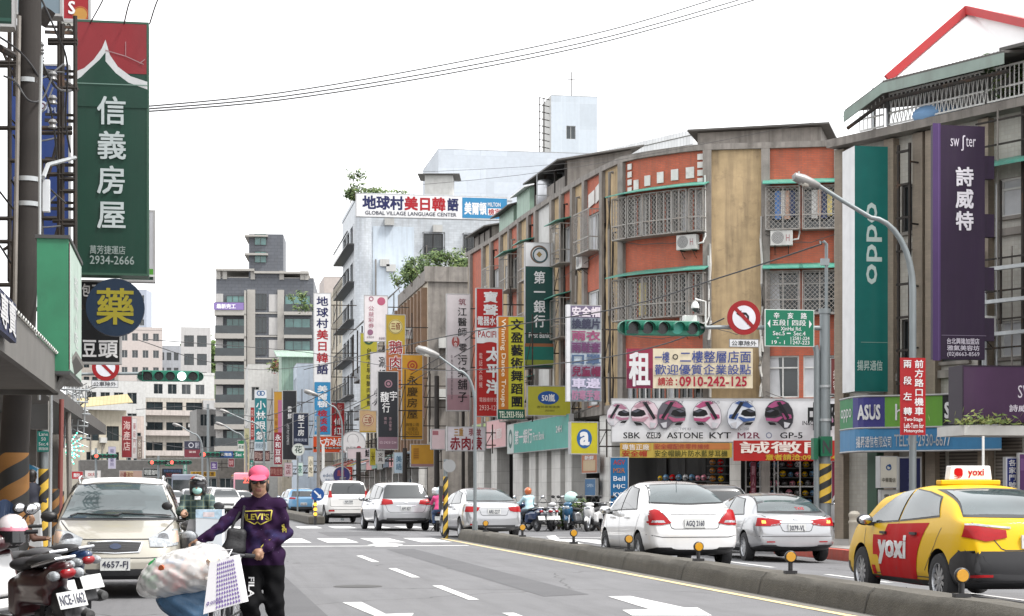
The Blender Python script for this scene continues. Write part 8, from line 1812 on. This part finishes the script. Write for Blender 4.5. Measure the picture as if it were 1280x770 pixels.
def person(label,loc,rz,J,mats,res=.012,head_s=1.0,face=(0,-1,0),hands=True,group=None,disp=None,tilt=0.,thick=1.0,sleeves=True):
 """J: head, neck, chest, belly, pelvis, then L/R pairs sh, el, wr, hip, kn, an (lists of two points, negative x first)"""
 t=thing('person',label,'person',loc,rz,group); k=thick
 hp,q,E=head_prims(J['head'],face,head_s,tilt)
 P=list(hp)+[('cap',tuple(J['neck']),tuple(Vector(J['head'])-Vector((0,-.02,.06))*head_s),.052,.050,'skin',.03)]
 ch,be,pe=Vector(J['chest']),Vector(J['belly']),Vector(J['pelvis'])
 P+=[('ell',tuple(ch),(.165*k,.108*k,.175),J.get('rot'),'top',.06),('ell',tuple(be),(.150*k,.108*k,.17),None,'top',.06),('ell',tuple(pe),(.160*k,.118*k,.12),None,'top' if J.get('long')else 'leg',.06)]
 P+=[('cap',tuple(J['sh'][0]),tuple(J['sh'][1]),.062*k,.062*k,'top',.05),('cap',tuple(J['neck']),tuple(ch+Vector((0,0,.1))),.06,.08,'top',.05)]
 for i in(0,1):
  sh,el,wr=J['sh'][i],J['el'][i],J['wr'][i]; st='top' if sleeves else 'skin'
  P+=[('cap',tuple(sh),tuple(el),.060*k,.053*k,'slv',.04),('cap',tuple(el),tuple(wr),.052*k,.041*k,'slv',.03),('cap',tuple(wr),tuple(Vector(wr)+(Vector(wr)-Vector(el)).normalized()*.012),.027,.027,'skin',.015)]
  if hands:
   d_=J['hd'][i]if 'hd' in J else Vector(wr)-Vector(el); P+=hand_prims(wr,d_,J['hu'][i]if 'hu' in J else(0,0,1),1.0,.75)
  hip,kn,an=J['hip'][i],J['kn'][i],J['an'][i]
  P+=[('cap',tuple(hip),tuple(kn),.095*k,.080*k,'leg',.05),('cap',tuple(kn),tuple(an),.078*k,.068*k,'leg',.03)]
  ft=J['ft'][i]; P+=[('cap',tuple(Vector(an)+Vector((0,0,-.02))),tuple(Vector(an)-Vector((0,0,.05))),.045,.042,'shoe',.02),('cap',tuple(Vector(an)-Vector((0,0,.055))),tuple(ft),.040,.036,'shoe',.03)]
 if J.get('long'):P+=[('ell',tuple(pe+Vector((0,0,.02))),(.172*k,.132*k,.15),None,'top',.05),('ell',tuple(be+Vector((0,0,-.03))),(.160*k,.122*k,.16),None,'top',.05)]
 mats=dict(mats); mats['slv']=mats['top']; hem=J.get('hem',pe.z-.02)
 def hemline(Cn,T):return[('leg' if c[2]<hem else 'top')if t_ in('top','leg')else t_ for c,t_ in zip(Cn,T)]
 b=sdf_obj('body',P,res,mats,t,.03,disp,recolour=hemline); return t,b,q,E
 # woman pushing the bicycle
dWm=16.2; gW=G(325,dWm); K=FPX/dWm
def wz(px,py,y=0.):return Vector(((px-640)*(dWm+y)/FPX+315*dWm/FPX,y,CH+(HZ-py)*(dWm+y)/FPX))
PURP=mat('galaxy_shirt',(.024,.009,.034),.9,spec=.12,var=.5,nscale=5,spots=.5,dirtcol=(.012,.007,.018))
n_=PURP.node_tree.nodes; l_=PURP.node_tree.links.new; pb_=n_['Principled BSDF']; tc_=n_.new('ShaderNodeTexCoord'); vo=n_.new('ShaderNodeTexVoronoi'); vo.inputs['Scale'].default_value=26; l_(tc_.outputs['Object'],vo.inputs['Vector'])
mr_=n_.new('ShaderNodeMapRange'); mr_.inputs[1].default_value=.075; mr_.inputs[2].default_value=.05; mr_.inputs[3].default_value=0; mr_.inputs[4].default_value=.8; l_(vo.outputs['Distance'],mr_.inputs[0])
mm_=n_.new('ShaderNodeMixRGB'); l_(mr_.outputs[0],mm_.inputs[0]); l_(pb_.inputs['Base Color'].links[0].from_socket,mm_.inputs[1]); mm_.inputs[2].default_value=(.32,.26,.42,1)
no_=n_.new('ShaderNodeTexNoise'); no_.inputs['Scale'].default_value=5.5; no_.inputs['Detail'].default_value=6; l_(tc_.outputs['Object'],no_.inputs['Vector']); m2_=n_.new('ShaderNodeMapRange'); m2_.inputs[1].default_value=.56; m2_.inputs[2].default_value=.74; m2_.inputs[4].default_value=.30; l_(no_.outputs['Fac'],m2_.inputs[0])
m3_=n_.new('ShaderNodeMixRGB'); l_(m2_.outputs[0],m3_.inputs[0]); l_(mm_.outputs[0],m3_.inputs[1]); m3_.inputs[2].default_value=(.055,.075,.22,1); l_(m3_.outputs[0],pb_.inputs['Base Color'])
TROU=mat('black_trousers',(.008,.008,.009),.9,var=.3,spec=.1); SHOE=mat('shoe_dark',(.03,.03,.032),.6)
def folds(X,Y,Z):return(.006*np.sin(38*Z+16*X+2.5*np.sin(13*X+9*Y))+.006*np.sin(27*(X-Z)+3*np.sin(9*Z))+.004*np.sin(55*X+20*Z))*(Z<1.26)*(Z>.15)
J=dict(head=wz(323.5,602.5,-.03),neck=wz(326,621,.01),chest=wz(327,648,.02),belly=wz(327,675,.02),pelvis=wz(328,697,.03),long=True,hem=CH+(HZ-706)/K,
sh=[wz(306.5,632,.01),wz(348,632,.01)],el=[wz(280,655,-.10),wz(356.5,668,.03)],wr=[wz(252,677,-.20),wz(332,687,-.17)],
hd=[(-.9,-.3,-.25),(-.85,-.35,-.35)],hu=[(-.1,-.5,1),(.2,-.7,.8)],hip=[wz(316,706,.03),wz(341,706,.03)],kn=[wz(314,752,-.05),wz(343,750,.03)],an=[Vector((-.09,.06,.10)),Vector((.13,.16,.10))],ft=[Vector((-.11,-.10,.035)),Vector((.15,0,.035))])
wm,wb,hq,hE=person('person in a pink cap and purple galaxy print shirt pushing a loaded bicycle',gW[:],-TH,J,{'skin':SKIN,'lip':LIP,'top':PURP,'leg':TROU,'shoe':SHOE},.0078,1.0,(.10,-1,0),disp=folds,tilt=R(4),thick=1.07)
def hobj(name,prims,res,m,parent,k=.02):return sdf_obj(name,prims,res,{'a':m},parent,k)
hobj('hair',[('ell',hq(0,.030,.015),(.086,.088,.095),hE,'a'),('ell',hq(.072,.025,-.045),(.020,.045,.05),hE,'a'),('ell',hq(-.072,.025,-.045),(.020,.045,.05),hE,'a'),('ell',hq(0,.085,-.05),(.06,.035,.06),hE,'a')],.007,HAIR,wm)
CAPP=mat('cap_pink',(.58,.075,.15),.7,var=.08,nscale=6)
hobj('cap',[('ell',hq(0,.008,.070),(.092,.108,.078),hE,'a'),('ell',hq(-.004,-.128,.044),(.080,.080,.012),tuple((__import__("mathutils").Euler(hE).to_matrix()@Matrix.Rotation(R(14),3,"X")).to_euler()),'a')],.006,CAPP,wm,.015)
q=MB(); q.M=Matrix.Translation(Vector(J['head']))@__import__('mathutils').Euler(hE).to_matrix().to_4x4()
for s_ in(-1,1):q.ell((s_*.033,-.0865,.008),(.030,.012,.020),mat('shades',(.010,.010,.012),.1,ior=1.6),14,8); q.tube([(s_*.058,-.08,.012),(s_*.080,.01,.01)],.004,BLK,6)
q.tube([(-.01,-.096,.012),(.01,-.096,.012)],.004,BLK,6); q.build('sunglasses',wm)
skw=Skin(surf(wb)); q=MB(); GOLD=mat('print_gold',(.50,.42,.06),.6)
def wl_(p):return skw.hit('rear',p.x,p.z,.006)or p
def wx(px,py):v=wz(px,py); return v.x,v.z
for a,b in(((307,639),(341,638)),((307,639),(309,650)),((309,650),(320,655)),((320,655),(324,652)),((324,652),(328,655)),((328,655),(340,649)),((340,649),(341,638))):skw.line(q,'rear',[wx(*a),wx(*b)],.009,GOLD,.006,10)
x,z=wx(310,649.5); q.text("LEVI'S",(x,0,z),28/K,7.5/K,GOLD,.02,stretch=True,fn=wl_); q.build('shirt_print',wm)
q=MB(); a,b=wz(357.5,640,-.06),wz(357,665,-.06)
for k in range(9):
 t=k/8; p_=Vector(J['el'][1]).lerp(Vector(J['wr'][1]),.05+.8*t)+Vector((-.005,-.052+.010*t,.010)); q.text('BLESSING'[k%8],(p_.x-.02,p_.y,p_.z-.02),.04,.036,GOLD,.03,U=Vector((-.75,-.3,-.45)).normalized(),V=Vector((-.35,-.1,.9)).normalized())
for k in range(5):p_=Vector(J['sh'][1]).lerp(Vector(J['el'][1]),.45+.5*k/5)+Vector((.012,-.058,0)); q.text('DREAM'[k],(p_.x-.02,p_.y,p_.z-.02),.036,.034,GOLD,.03)
q.build('sleeve_print',wm)
q=MB(); x,z=wx(306,745); q.text('FILA',(x+.05,0,z+.17),.17,.045,mat('print_white',(.7,.7,.7),.6),.02,U=(0,0,-1),V=(1,0,0),stretch=True,fn=wl_); q.build('trouser_print',wm)
# black shoulder bag
bg_=thing('shoulder_bag','black soft shoulder bag hanging under the outstretched arm','bag',(gW.x-.2,gW.y,.85)); o_=Vector((0,0,0))
M_w=Matrix.Translation(gW)@Matrix.Rotation(-TH,4,'Z')
def wput(o):o.matrix_world=M_w; return o
def wthing(name,label,cat,c):
 t=thing(name,label,cat,(M_w@Vector(c))[:],-TH); t['_c']=[float(v)for v in c]; return t
def wchild(o,t):o.location=-Vector(t['_c']); return o
bpy.data.objects.remove(bg_)
c=wz(294,676,-.10); bg_=wthing('shoulder_bag','black soft shoulder bag hanging under the outstretched arm','bag',c)
BAGK=mat('bag_black',(.018,.018,.02),.6,var=.3,bump=.3)
wchild(hobj('bag_body',[('box',tuple(wz(295,676,-.12)),(.085,.05,.11),(0,R(6),0),.04,'a'),('ell',tuple(wz(291,686,-.13)),(.10,.06,.07),None,'a')],.011,BAGK,bg_,.04),bg_)
q=MB(); q.tube([wz(302,668,-.14),wz(303,650,-.125),wz(305,636,-.09),wz(306,627,-.01),wz(307,630,.09)],.013,BAGK,7); q.tube([wz(286,672,-.13),wz(292,655,-.13),wz(300,640,-.10)],.012,BAGK,7); wchild(q.build('strap',bg_),bg_)
# the bicycle
c=wz(285,700,-.35); c.z=0; bk=wthing('bicycle','dark bicycle pushed along under the load of bags','bicycle',c); FRM=mat('bike_frame',(.03,.03,.035),.4,coat=.5); q=MB()
hy=-.30; hb=[wz(318,695,-.22),wz(300,694,-.30),wz(280,690,-.42),wz(262,687,-.36),wz(243,682,-.26)]
q.tube(hb,.014,FRM,9); q.tube([hb[0]+Vector((.03,.03,-.005)),hb[0]+(hb[1]-hb[0])*.7],.02,RUB,9); q.tube([hb[4]+Vector((-.02,.03,.0)),hb[4]+(hb[3]-hb[4])*.7],.02,RUB,9); wchild(q.build('handlebar',bk),bk)
hd_=hb[2]; ax_f=Vector((hd_.x,-.80,.33)); ax_r=Vector((hd_.x,.28,.33)); bb=Vector((hd_.x,-.18,.30)); q=MB()
q.tube([hd_,hd_+Vector((0,-.05,-.25))],.02,FRM,9); q.tube([hd_+Vector((0,-.03,-.15)),Vector((hd_.x,-.05,.62))],.02,FRM,9); q.tube([hd_+Vector((0,-.05,-.24)),bb],.022,FRM,9); q.tube([bb,Vector((hd_.x,-.02,.80))],.018,FRM,9)
for s_ in(-.05,.05):q.tube([hd_+Vector((s_,-.06,-.26)),ax_f+Vector((s_,0,0))],.013,FRM,8); q.tube([bb,ax_r+Vector((s_,0,0))],.011,FRM,7); q.tube([Vector((hd_.x,-.04,.70)),ax_r+Vector((s_,0,0))],.010,FRM,7)
wchild(q.build('frame',bk),bk)
for a_ in(ax_f,ax_r):
 q=MB(); q.lathe([(.315,-.018),(.33,-.012),(.335,0),(.33,.012),(.315,.018),(.315,-.018)],RUB,a_,'x',36)
 for k in range(14):g=2*math.pi*k/14; q.tube([a_+Vector((.02*(-1)**k,0,0)),a_+Vector((0,.315*math.cos(g),.315*math.sin(g)))],.0025,ALU,4)
 wchild(q.build('wheel',bk),bk)
wchild(hobj('seat',[('ell',(hd_.x,.0,.83),(.08,.13,.035),None,'a'),('ell',(hd_.x,-.12,.83),(.035,.10,.03),None,'a')],.012,BLK,bk),bk)
# big translucent bag of recyclables
c=wz(228,735,-.55); bgp=wthing('recycling_bag','big translucent plastic bag stuffed with bottles and cans','bag',c)
BAGM=mat('bag_film',(.70,.69,.68),.18,var=.0)
n_=BAGM.node_tree.nodes; l_=BAGM.node_tree.links.new; p_=n_['Principled BSDF']; p_.inputs['Alpha'].default_value=.60; p_.inputs['Coat Weight'].default_value=.4
def crumple(X,Y,Z):
 return .005*np.sin(23*X+31*Z+5*np.sin(17*Y))+.004*np.abs(np.sin(40*X-29*Y+19*Z+3*np.sin(13*Z)))+.003*np.sin(71*Z+43*X)
pr=[('ell',tuple(wz(232,715,-.52)),(.36,.25,.20),(0,R(-9),0),'a'),('ell',tuple(wz(262,705,-.47)),(.18,.2,.17),None,'a'),('ell',tuple(wz(202,728,-.52)),(.19,.2,.13),None,'a'),('cap',tuple(wz(255,693,-.40)),tuple(wz(247,680,-.30)),.07,.025,'a'),('cap',tuple(wz(180,738,-.5)),tuple(wz(176,742,-.48)),.06,.03,'a')]
ob_=sdf_obj('bag_film',pr,.0125,{'a':BAGM},bgp,.09,crumple); wchild(ob_,bgp)
rg=random.Random(31); BC=[plain(h,.35)for h in('#2f8f4f','#3fa05a','#c9342f','#b5603c','#d9d4cc','#c98f5a','#e0dedb','#8a6a58','#d85f5a','#4f78b0','#e6c9b0')]
for k in range(34):
 u=rg.uniform(-1,1); p=wz(228+u*42,714-u*7+rg.uniform(-12,15),-.56+rg.uniform(-.10,.14)); m_=BC[rg.choice([0,1,0,2,4])if u<-.45 else rg.randrange(2,11)]; q=MB(); q.M=Matrix.Translation(p)@__import__('mathutils').Euler((rg.uniform(0,3),rg.uniform(0,3),rg.uniform(0,3))).to_matrix().to_4x4()
 q.lathe([(0,-.09),(.030,-.088),(.033,-.07),(.033,.04),(.028,.065),(.013,.09),(.013,.105),(0,.107)],m_,n=12); o=q.build('bottle'); o.parent=bgp; wchild(o,bgp)
c=wz(225,752,-.5); bb_=wthing('blue_bag','blue plastic sack hanging below the translucent bag','bag',c); wchild(sdf_obj('sack',[('ell',tuple(wz(226,752,-.5)),(.20,.16,.13),None,'a'),('ell',tuple(wz(238,770,-.5)),(.15,.14,.16),None,'a'),('cap',tuple(wz(205,742,-.5)),tuple(wz(250,742,-.5)),.06,.07,'a')],.016,{'a':mat('sack_blue',(.045,.11,.20),.5,var=.3,nscale=9)},bb_,.06,crumple),bb_)
# white paper bag with purple triangles
c=wz(282,765,-.62); pb2=wthing('paper_bag','white paper carrier bag with a purple triangle pattern','bag',c); q=MB(); PW=mat('bag_white',(.72,.71,.73),.6,var=.06); PV=mat('print_violet',(.16,.09,.34),.6)
A0,A1,A2,A3=wz(254,768,-1.22),wz(304,753,-1.22),wz(293,694,-1.18),wz(272,697,-1.18)
A3=wz(262,703,-1.18); bk_=Vector((.02,.16,0)); q.add([A0,A1,A2,A3]+[a+bk_ for a in(A0,A1,A2,A3)],[(0,1,2,3),(7,6,5,4),(0,4,5,1),(1,5,6,2),(3,7,4,0)],PW)
def onbag(u,v):return(A0.lerp(A1,u)).lerp(A3.lerp(A2,u),v)+Vector((0,-.004,0))
for i in range(9):
 for j in range(11):
  u0,v0=.34+i*.072,.06+j*.084; s_=.030
  q.add([onbag(u0-s_,v0),onbag(u0,v0+s_*1.3),onbag(u0,v0-s_*1.3)],[(0,1,2)],PV); q.add([onbag(u0+s_*.95,v0),onbag(u0+.003,v0+s_*1.2),onbag(u0+.003,v0-s_*1.2)],[(0,1,2)],PV)
q.text('◎ GOODS',onbag(.06,.15),.13,.03,PV,.01,U=(A1-A0).normalized(),V=(A3-A0).normalized(),stretch=True); wchild(q.build('bag_body',pb2),pb2)
q=MB(); q.tube([onbag(.4,1),wz(276,688,-1.12),wz(290,687,-1.12),onbag(.75,1)],.006,PW,6); wchild(q.build('handle',pb2),pb2)
# scooter rider in a plaid shirt
dR=25.2; gR=G(247,dR); KR=FPX/dR
def rz_(px,py,y=0.):return Vector(((px-640)*(dR+y)/FPX+393*dR/FPX,y,CH+(HZ-py)*(dR+y)/FPX))
PLD=mat('plaid_shirt',(.035,.060,.058),.8,var=.1)
n_=PLD.node_tree.nodes; l_=PLD.node_tree.links.new; tc_=n_.new('ShaderNodeTexCoord'); sep=n_.new('ShaderNodeSeparateXYZ'); l_(tc_.outputs['Object'],sep.inputs[0]); prev=n_['Principled BSDF'].inputs['Base Color'].links[0].from_socket
for axn,col_,per,w_ in(('X',(.10,.16,.15),.085,.35),('Z',(.10,.16,.15),.085,.35),('X',(.28,.26,.12),.085,.06),('Z',(.28,.26,.12),.085,.06)):
 mo_=n_.new('ShaderNodeMath'); mo_.operation='PINGPONG'; mo_.inputs[1].default_value=per/2; l_(sep.outputs[axn],mo_.inputs[0]); gt_=n_.new('ShaderNodeMath'); gt_.operation='LESS_THAN'; gt_.inputs[1].default_value=per/2*w_; l_(mo_.outputs[0],gt_.inputs[0])
 ml=n_.new('ShaderNodeMath'); ml.operation='MULTIPLY'; ml.inputs[1].default_value=.6; l_(gt_.outputs[0],ml.inputs[0]); mi_=n_.new('ShaderNodeMixRGB'); l_(ml.outputs[0],mi_.inputs[0]); l_(prev,mi_.inputs[1]); mi_.inputs[2].default_value=(*col_,1); prev=mi_.outputs[0]
l_(prev,n_['Principled BSDF'].inputs['Base Color'])
J=dict(head=rz_(247.5,608,-.02),neck=rz_(247,620,.03),chest=rz_(246.5,634,.05),belly=rz_(246,652,.08),pelvis=rz_(246,664,.12),sh=[rz_(231.5,624,.03),rz_(262,624,.03)],el=[rz_(225.5,640,-.12),rz_(268,641,-.12)],wr=[rz_(231,639,-.36),rz_(265,640,-.36)],hd=[(0,-1,-.2),(0,-1,-.2)],
hip=[rz_(240,667,.10),rz_(253,667,.10)],kn=[rz_(232,675,-.34),rz_(262,675,-.34)],an=[rz_(233,715,-.40),rz_(261,715,-.40)],ft=[rz_(232,719,-.56),rz_(262,719,-.56)])
rp,rbody,hq2,hE2=person('person in a green plaid shirt riding a scooter with a black helmet and mint mask',gR[:],-TH,J,{'skin':SKIN,'lip':LIP,'top':PLD,'leg':mat('trousers_dark_red',(.05,.018,.02),.8),'shoe':SHOE},.011,1.0,disp=lambda X,Y,Z:.005*np.sin(30*Z+14*X))
hobj('helmet',[('ell',hq2(0,.02,.035),(.125,.140,.125),hE2,'a'),('ell',hq2(0,-.085,.095),(.10,.075,.02),hE2,'a'),('ell',hq2(.085,.02,-.055),(.035,.09,.07),hE2,'a'),('ell',hq2(-.085,.02,-.055),(.035,.09,.07),hE2,'a')],.010,paint('helmet_black',(.02,.02,.024)),rp,.03)
q=MB(); q.M=Matrix.Translation(Vector(J['head']))@__import__('mathutils').Euler(hE2).to_matrix().to_4x4(); q.obox((.03,-.142,.105),(.10,.02,.02),plain('#c9c9cc'),(0,R(20),0)); q.obox((-.05,-.13,.12),(.05,.02,.02),plain('#b5483c'),(0,R(-30),0)); q.build('helmet_badge',rp)
hobj('face_mask',[('ell',hq2(0,-.070,-.052),(.066,.048,.058),hE2,'a')],.008,mat('mask_mint',(.36,.62,.56),.8,var=.1),rp)
q=MB(); q.M=Matrix.Translation(Vector(J['head']))@__import__('mathutils').Euler(hE2).to_matrix().to_4x4()
for s_ in(-1,1):q.ell((s_*.032,-.088,.004),(.014,.008,.007),BLK,8,6)
q.build('eyes',rp)
q=MB(); v=rz_(247,622.5,-.085); q.obox(v,(.08,.02,.05),plain('#d9dadb'),(R(-20),0,0)); q.build('undershirt',rp)
Mr=Matrix.Translation(gR)@Matrix.Rotation(-TH,4,'Z'); sc=scooter('scooter','dark scooter ridden by the plaid shirted rider',(Mr@Vector((0,0,0)))[:],math.pi-TH,P_DK,BLK,res=.02)
bxp=Mr@rz_(258,683,-.62); bx=thing('cardboard_box','tall white and pale blue printed carton carried in front of the plaid shirted rider','box',bxp[:],-TH); q=MB(); w0,w1,h=-13/KR,19/KR,45/KR; PALB=mat('carton_pale',(.64,.68,.72),.6,var=.08)
q.box(w0,w1,0,.22,0,h,PALB); q.poly([(w0,-.003,h*.78),(w1,-.003,h*.74),(w1,-.003,h),(w0,-.003,h)],mat('carton_print',(.45,.60,.72),.6,var=.4,nscale=9)); q.poly([(w0+.1,-.005,h*.80),(w1-.1,-.005,h*.80),(w1-.1,-.005,h*.93),(w0+.1,-.005,h*.93)],mat('carton_print2',(.68,.60,.62),.6,var=.4,nscale=12)); q.build('carton',bx)
gp=Mr@rz_(236,683,-.60); gb=thing('panel_board','grey folded board standing left of the white carton on the scooter','board',gp[:],-TH); q=MB(); q.prism([(-.09,0,0),(.10,0,0),(.10,0,.36),(0,0,.36)],(0,.1,0),mat('board_grey',(.24,.24,.25),.6,var=.2)); q.build('board',gb)
# riders and walkers farther off
def small_person(label,px,d_,rz,top,leg,seated=False,helm=None,z=0.,sc=1.0,hair=HAIR,group=None):
 g=G(px,d_,z)
 if seated:J=dict(head=Vector((0,-.02,1.38)),neck=Vector((0,.02,1.22)),chest=Vector((0,.05,1.08)),belly=Vector((0,.10,.92)),pelvis=Vector((0,.14,.80)),sh=[Vector((-.17,.03,1.18)),Vector((.17,.03,1.18))],el=[Vector((-.26,-.12,.98)),Vector((.26,-.12,.98))],wr=[Vector((-.27,-.34,.98)),Vector((.27,-.34,.98))],hip=[Vector((-.09,.12,.78)),Vector((.09,.12,.78))],kn=[Vector((-.16,-.30,.66)),Vector((.16,-.30,.66))],an=[Vector((-.15,-.26,.36)),Vector((.15,-.26,.36))],ft=[Vector((-.16,-.40,.32)),Vector((.16,-.40,.32))])
 else:J=dict(head=Vector((0,-.02,1.52)),neck=Vector((0,.01,1.36)),chest=Vector((0,.02,1.20)),belly=Vector((0,.02,1.03)),pelvis=Vector((0,.02,.90)),sh=[Vector((-.17,.02,1.32)),Vector((.17,.02,1.32))],el=[Vector((-.24,.04,1.06)),Vector((.24,.0,1.06))],wr=[Vector((-.22,-.06,.84)),Vector((.20,-.14,.88))],hip=[Vector((-.09,.02,.86)),Vector((.09,.02,.86))],kn=[Vector((-.10,-.08,.48)),Vector((.10,.02,.48))],an=[Vector((-.10,-.02,.10)),Vector((.10,.16,.10))],ft=[Vector((-.10,-.18,.04)),Vector((.10,.02,.04))])
 t,b,q_,E=person(label,g,rz,J,{'skin':SKIN,'lip':LIP,'top':top,'leg':leg,'shoe':SHOE},.02,hands=True,group=group,disp=lambda X,Y,Z:.005*np.sin(30*Z+14*X))
 if helm:hobj('helmet',[('ell',q_(0,.02,.035),(.125,.138,.125),E,'a'),('ell',q_(0,.04,-.04),(.11,.10,.08),E,'a')],.02,helm,t,.03)
 else:hobj('hair',[('ell',q_(0,.03,.03),(.088,.092,.095),E,'a'),('ell',q_(0,.06,-.05),(.075,.05,.09),E,'a')],.018,hair,t)
 t.scale=(sc,)*3; return t
def ride(px,d_,rz,body,lab_s):g=G(px,d_); return scooter('scooter',lab_s,g,rz,body,BLK,res=.03)
TJ=mat('denim',(.06,.10,.20),.8,var=.25)
small_person('person in a pale blue shirt and orange helmet sitting on a scooter by the shops',660,64.5,math.pi+R(18),mat('shirt_pale_blue',(.42,.60,.66),.8,var=.1),mat('grey_jeans',(.12,.15,.18),.8),True,P_ORG)
ride(660,64.5,R(18),P_NAVY,'dark scooter under the rider in the orange helmet')
small_person('person in a pink top and white helmet riding pillion beside the silver sedan',549,63.2,math.pi-R(4),mat('top_hot_pink',(.62,.06,.20),.8,var=.1),TJ,True,paint('helmet_pale',(.55,.66,.70)))
small_person('person in a dark jacket and white helmet riding just ahead of the pink pillion rider',544,65.0,math.pi-R(4),mat('jacket_dark',(.05,.03,.05),.8),TJ,True,P_WHITE)
ride(546,64.2,R(-4),P_DK,'dark scooter carrying two riders beside the silver sedan')
small_person('person in a pink patterned top looking down beside the white hatchback',1083,58,R(-60),mat('top_rose',(.40,.12,.18),.8,var=.3,nscale=9),mat('trousers_grey',(.08,.08,.09),.8),z=0)
small_person('person in a dark jacket walking away along the left pavement',40,33,math.pi-R(10),mat('jacket_navy',(.025,.028,.045),.8,var=.2),TJ,z=.15)
small_person('person in brown crouching low behind the scooters on the left pavement',36,27,R(90),mat('jacket_brown',(.10,.05,.035),.8),TJ,True,None,z=.0,sc=.72)
# stone bollard at the kerb by the taxi
p=G(1068,44,.0); q=MB(); q.lathe([(.13,0),(.13,.62),(.145,.64),(.145,.68),(.125,.70),(.125,.78),(.14,.80),(.14,.86),(.08,.92),(0,.93)],mat('bollard_stone',(.42,.39,.33),.8,var=.2,streak=.3),n=20); o=q.build('bollard'); o.location=p; tag(o,'beige ringed stone bollard on the kerb left of the taxi','bollard')
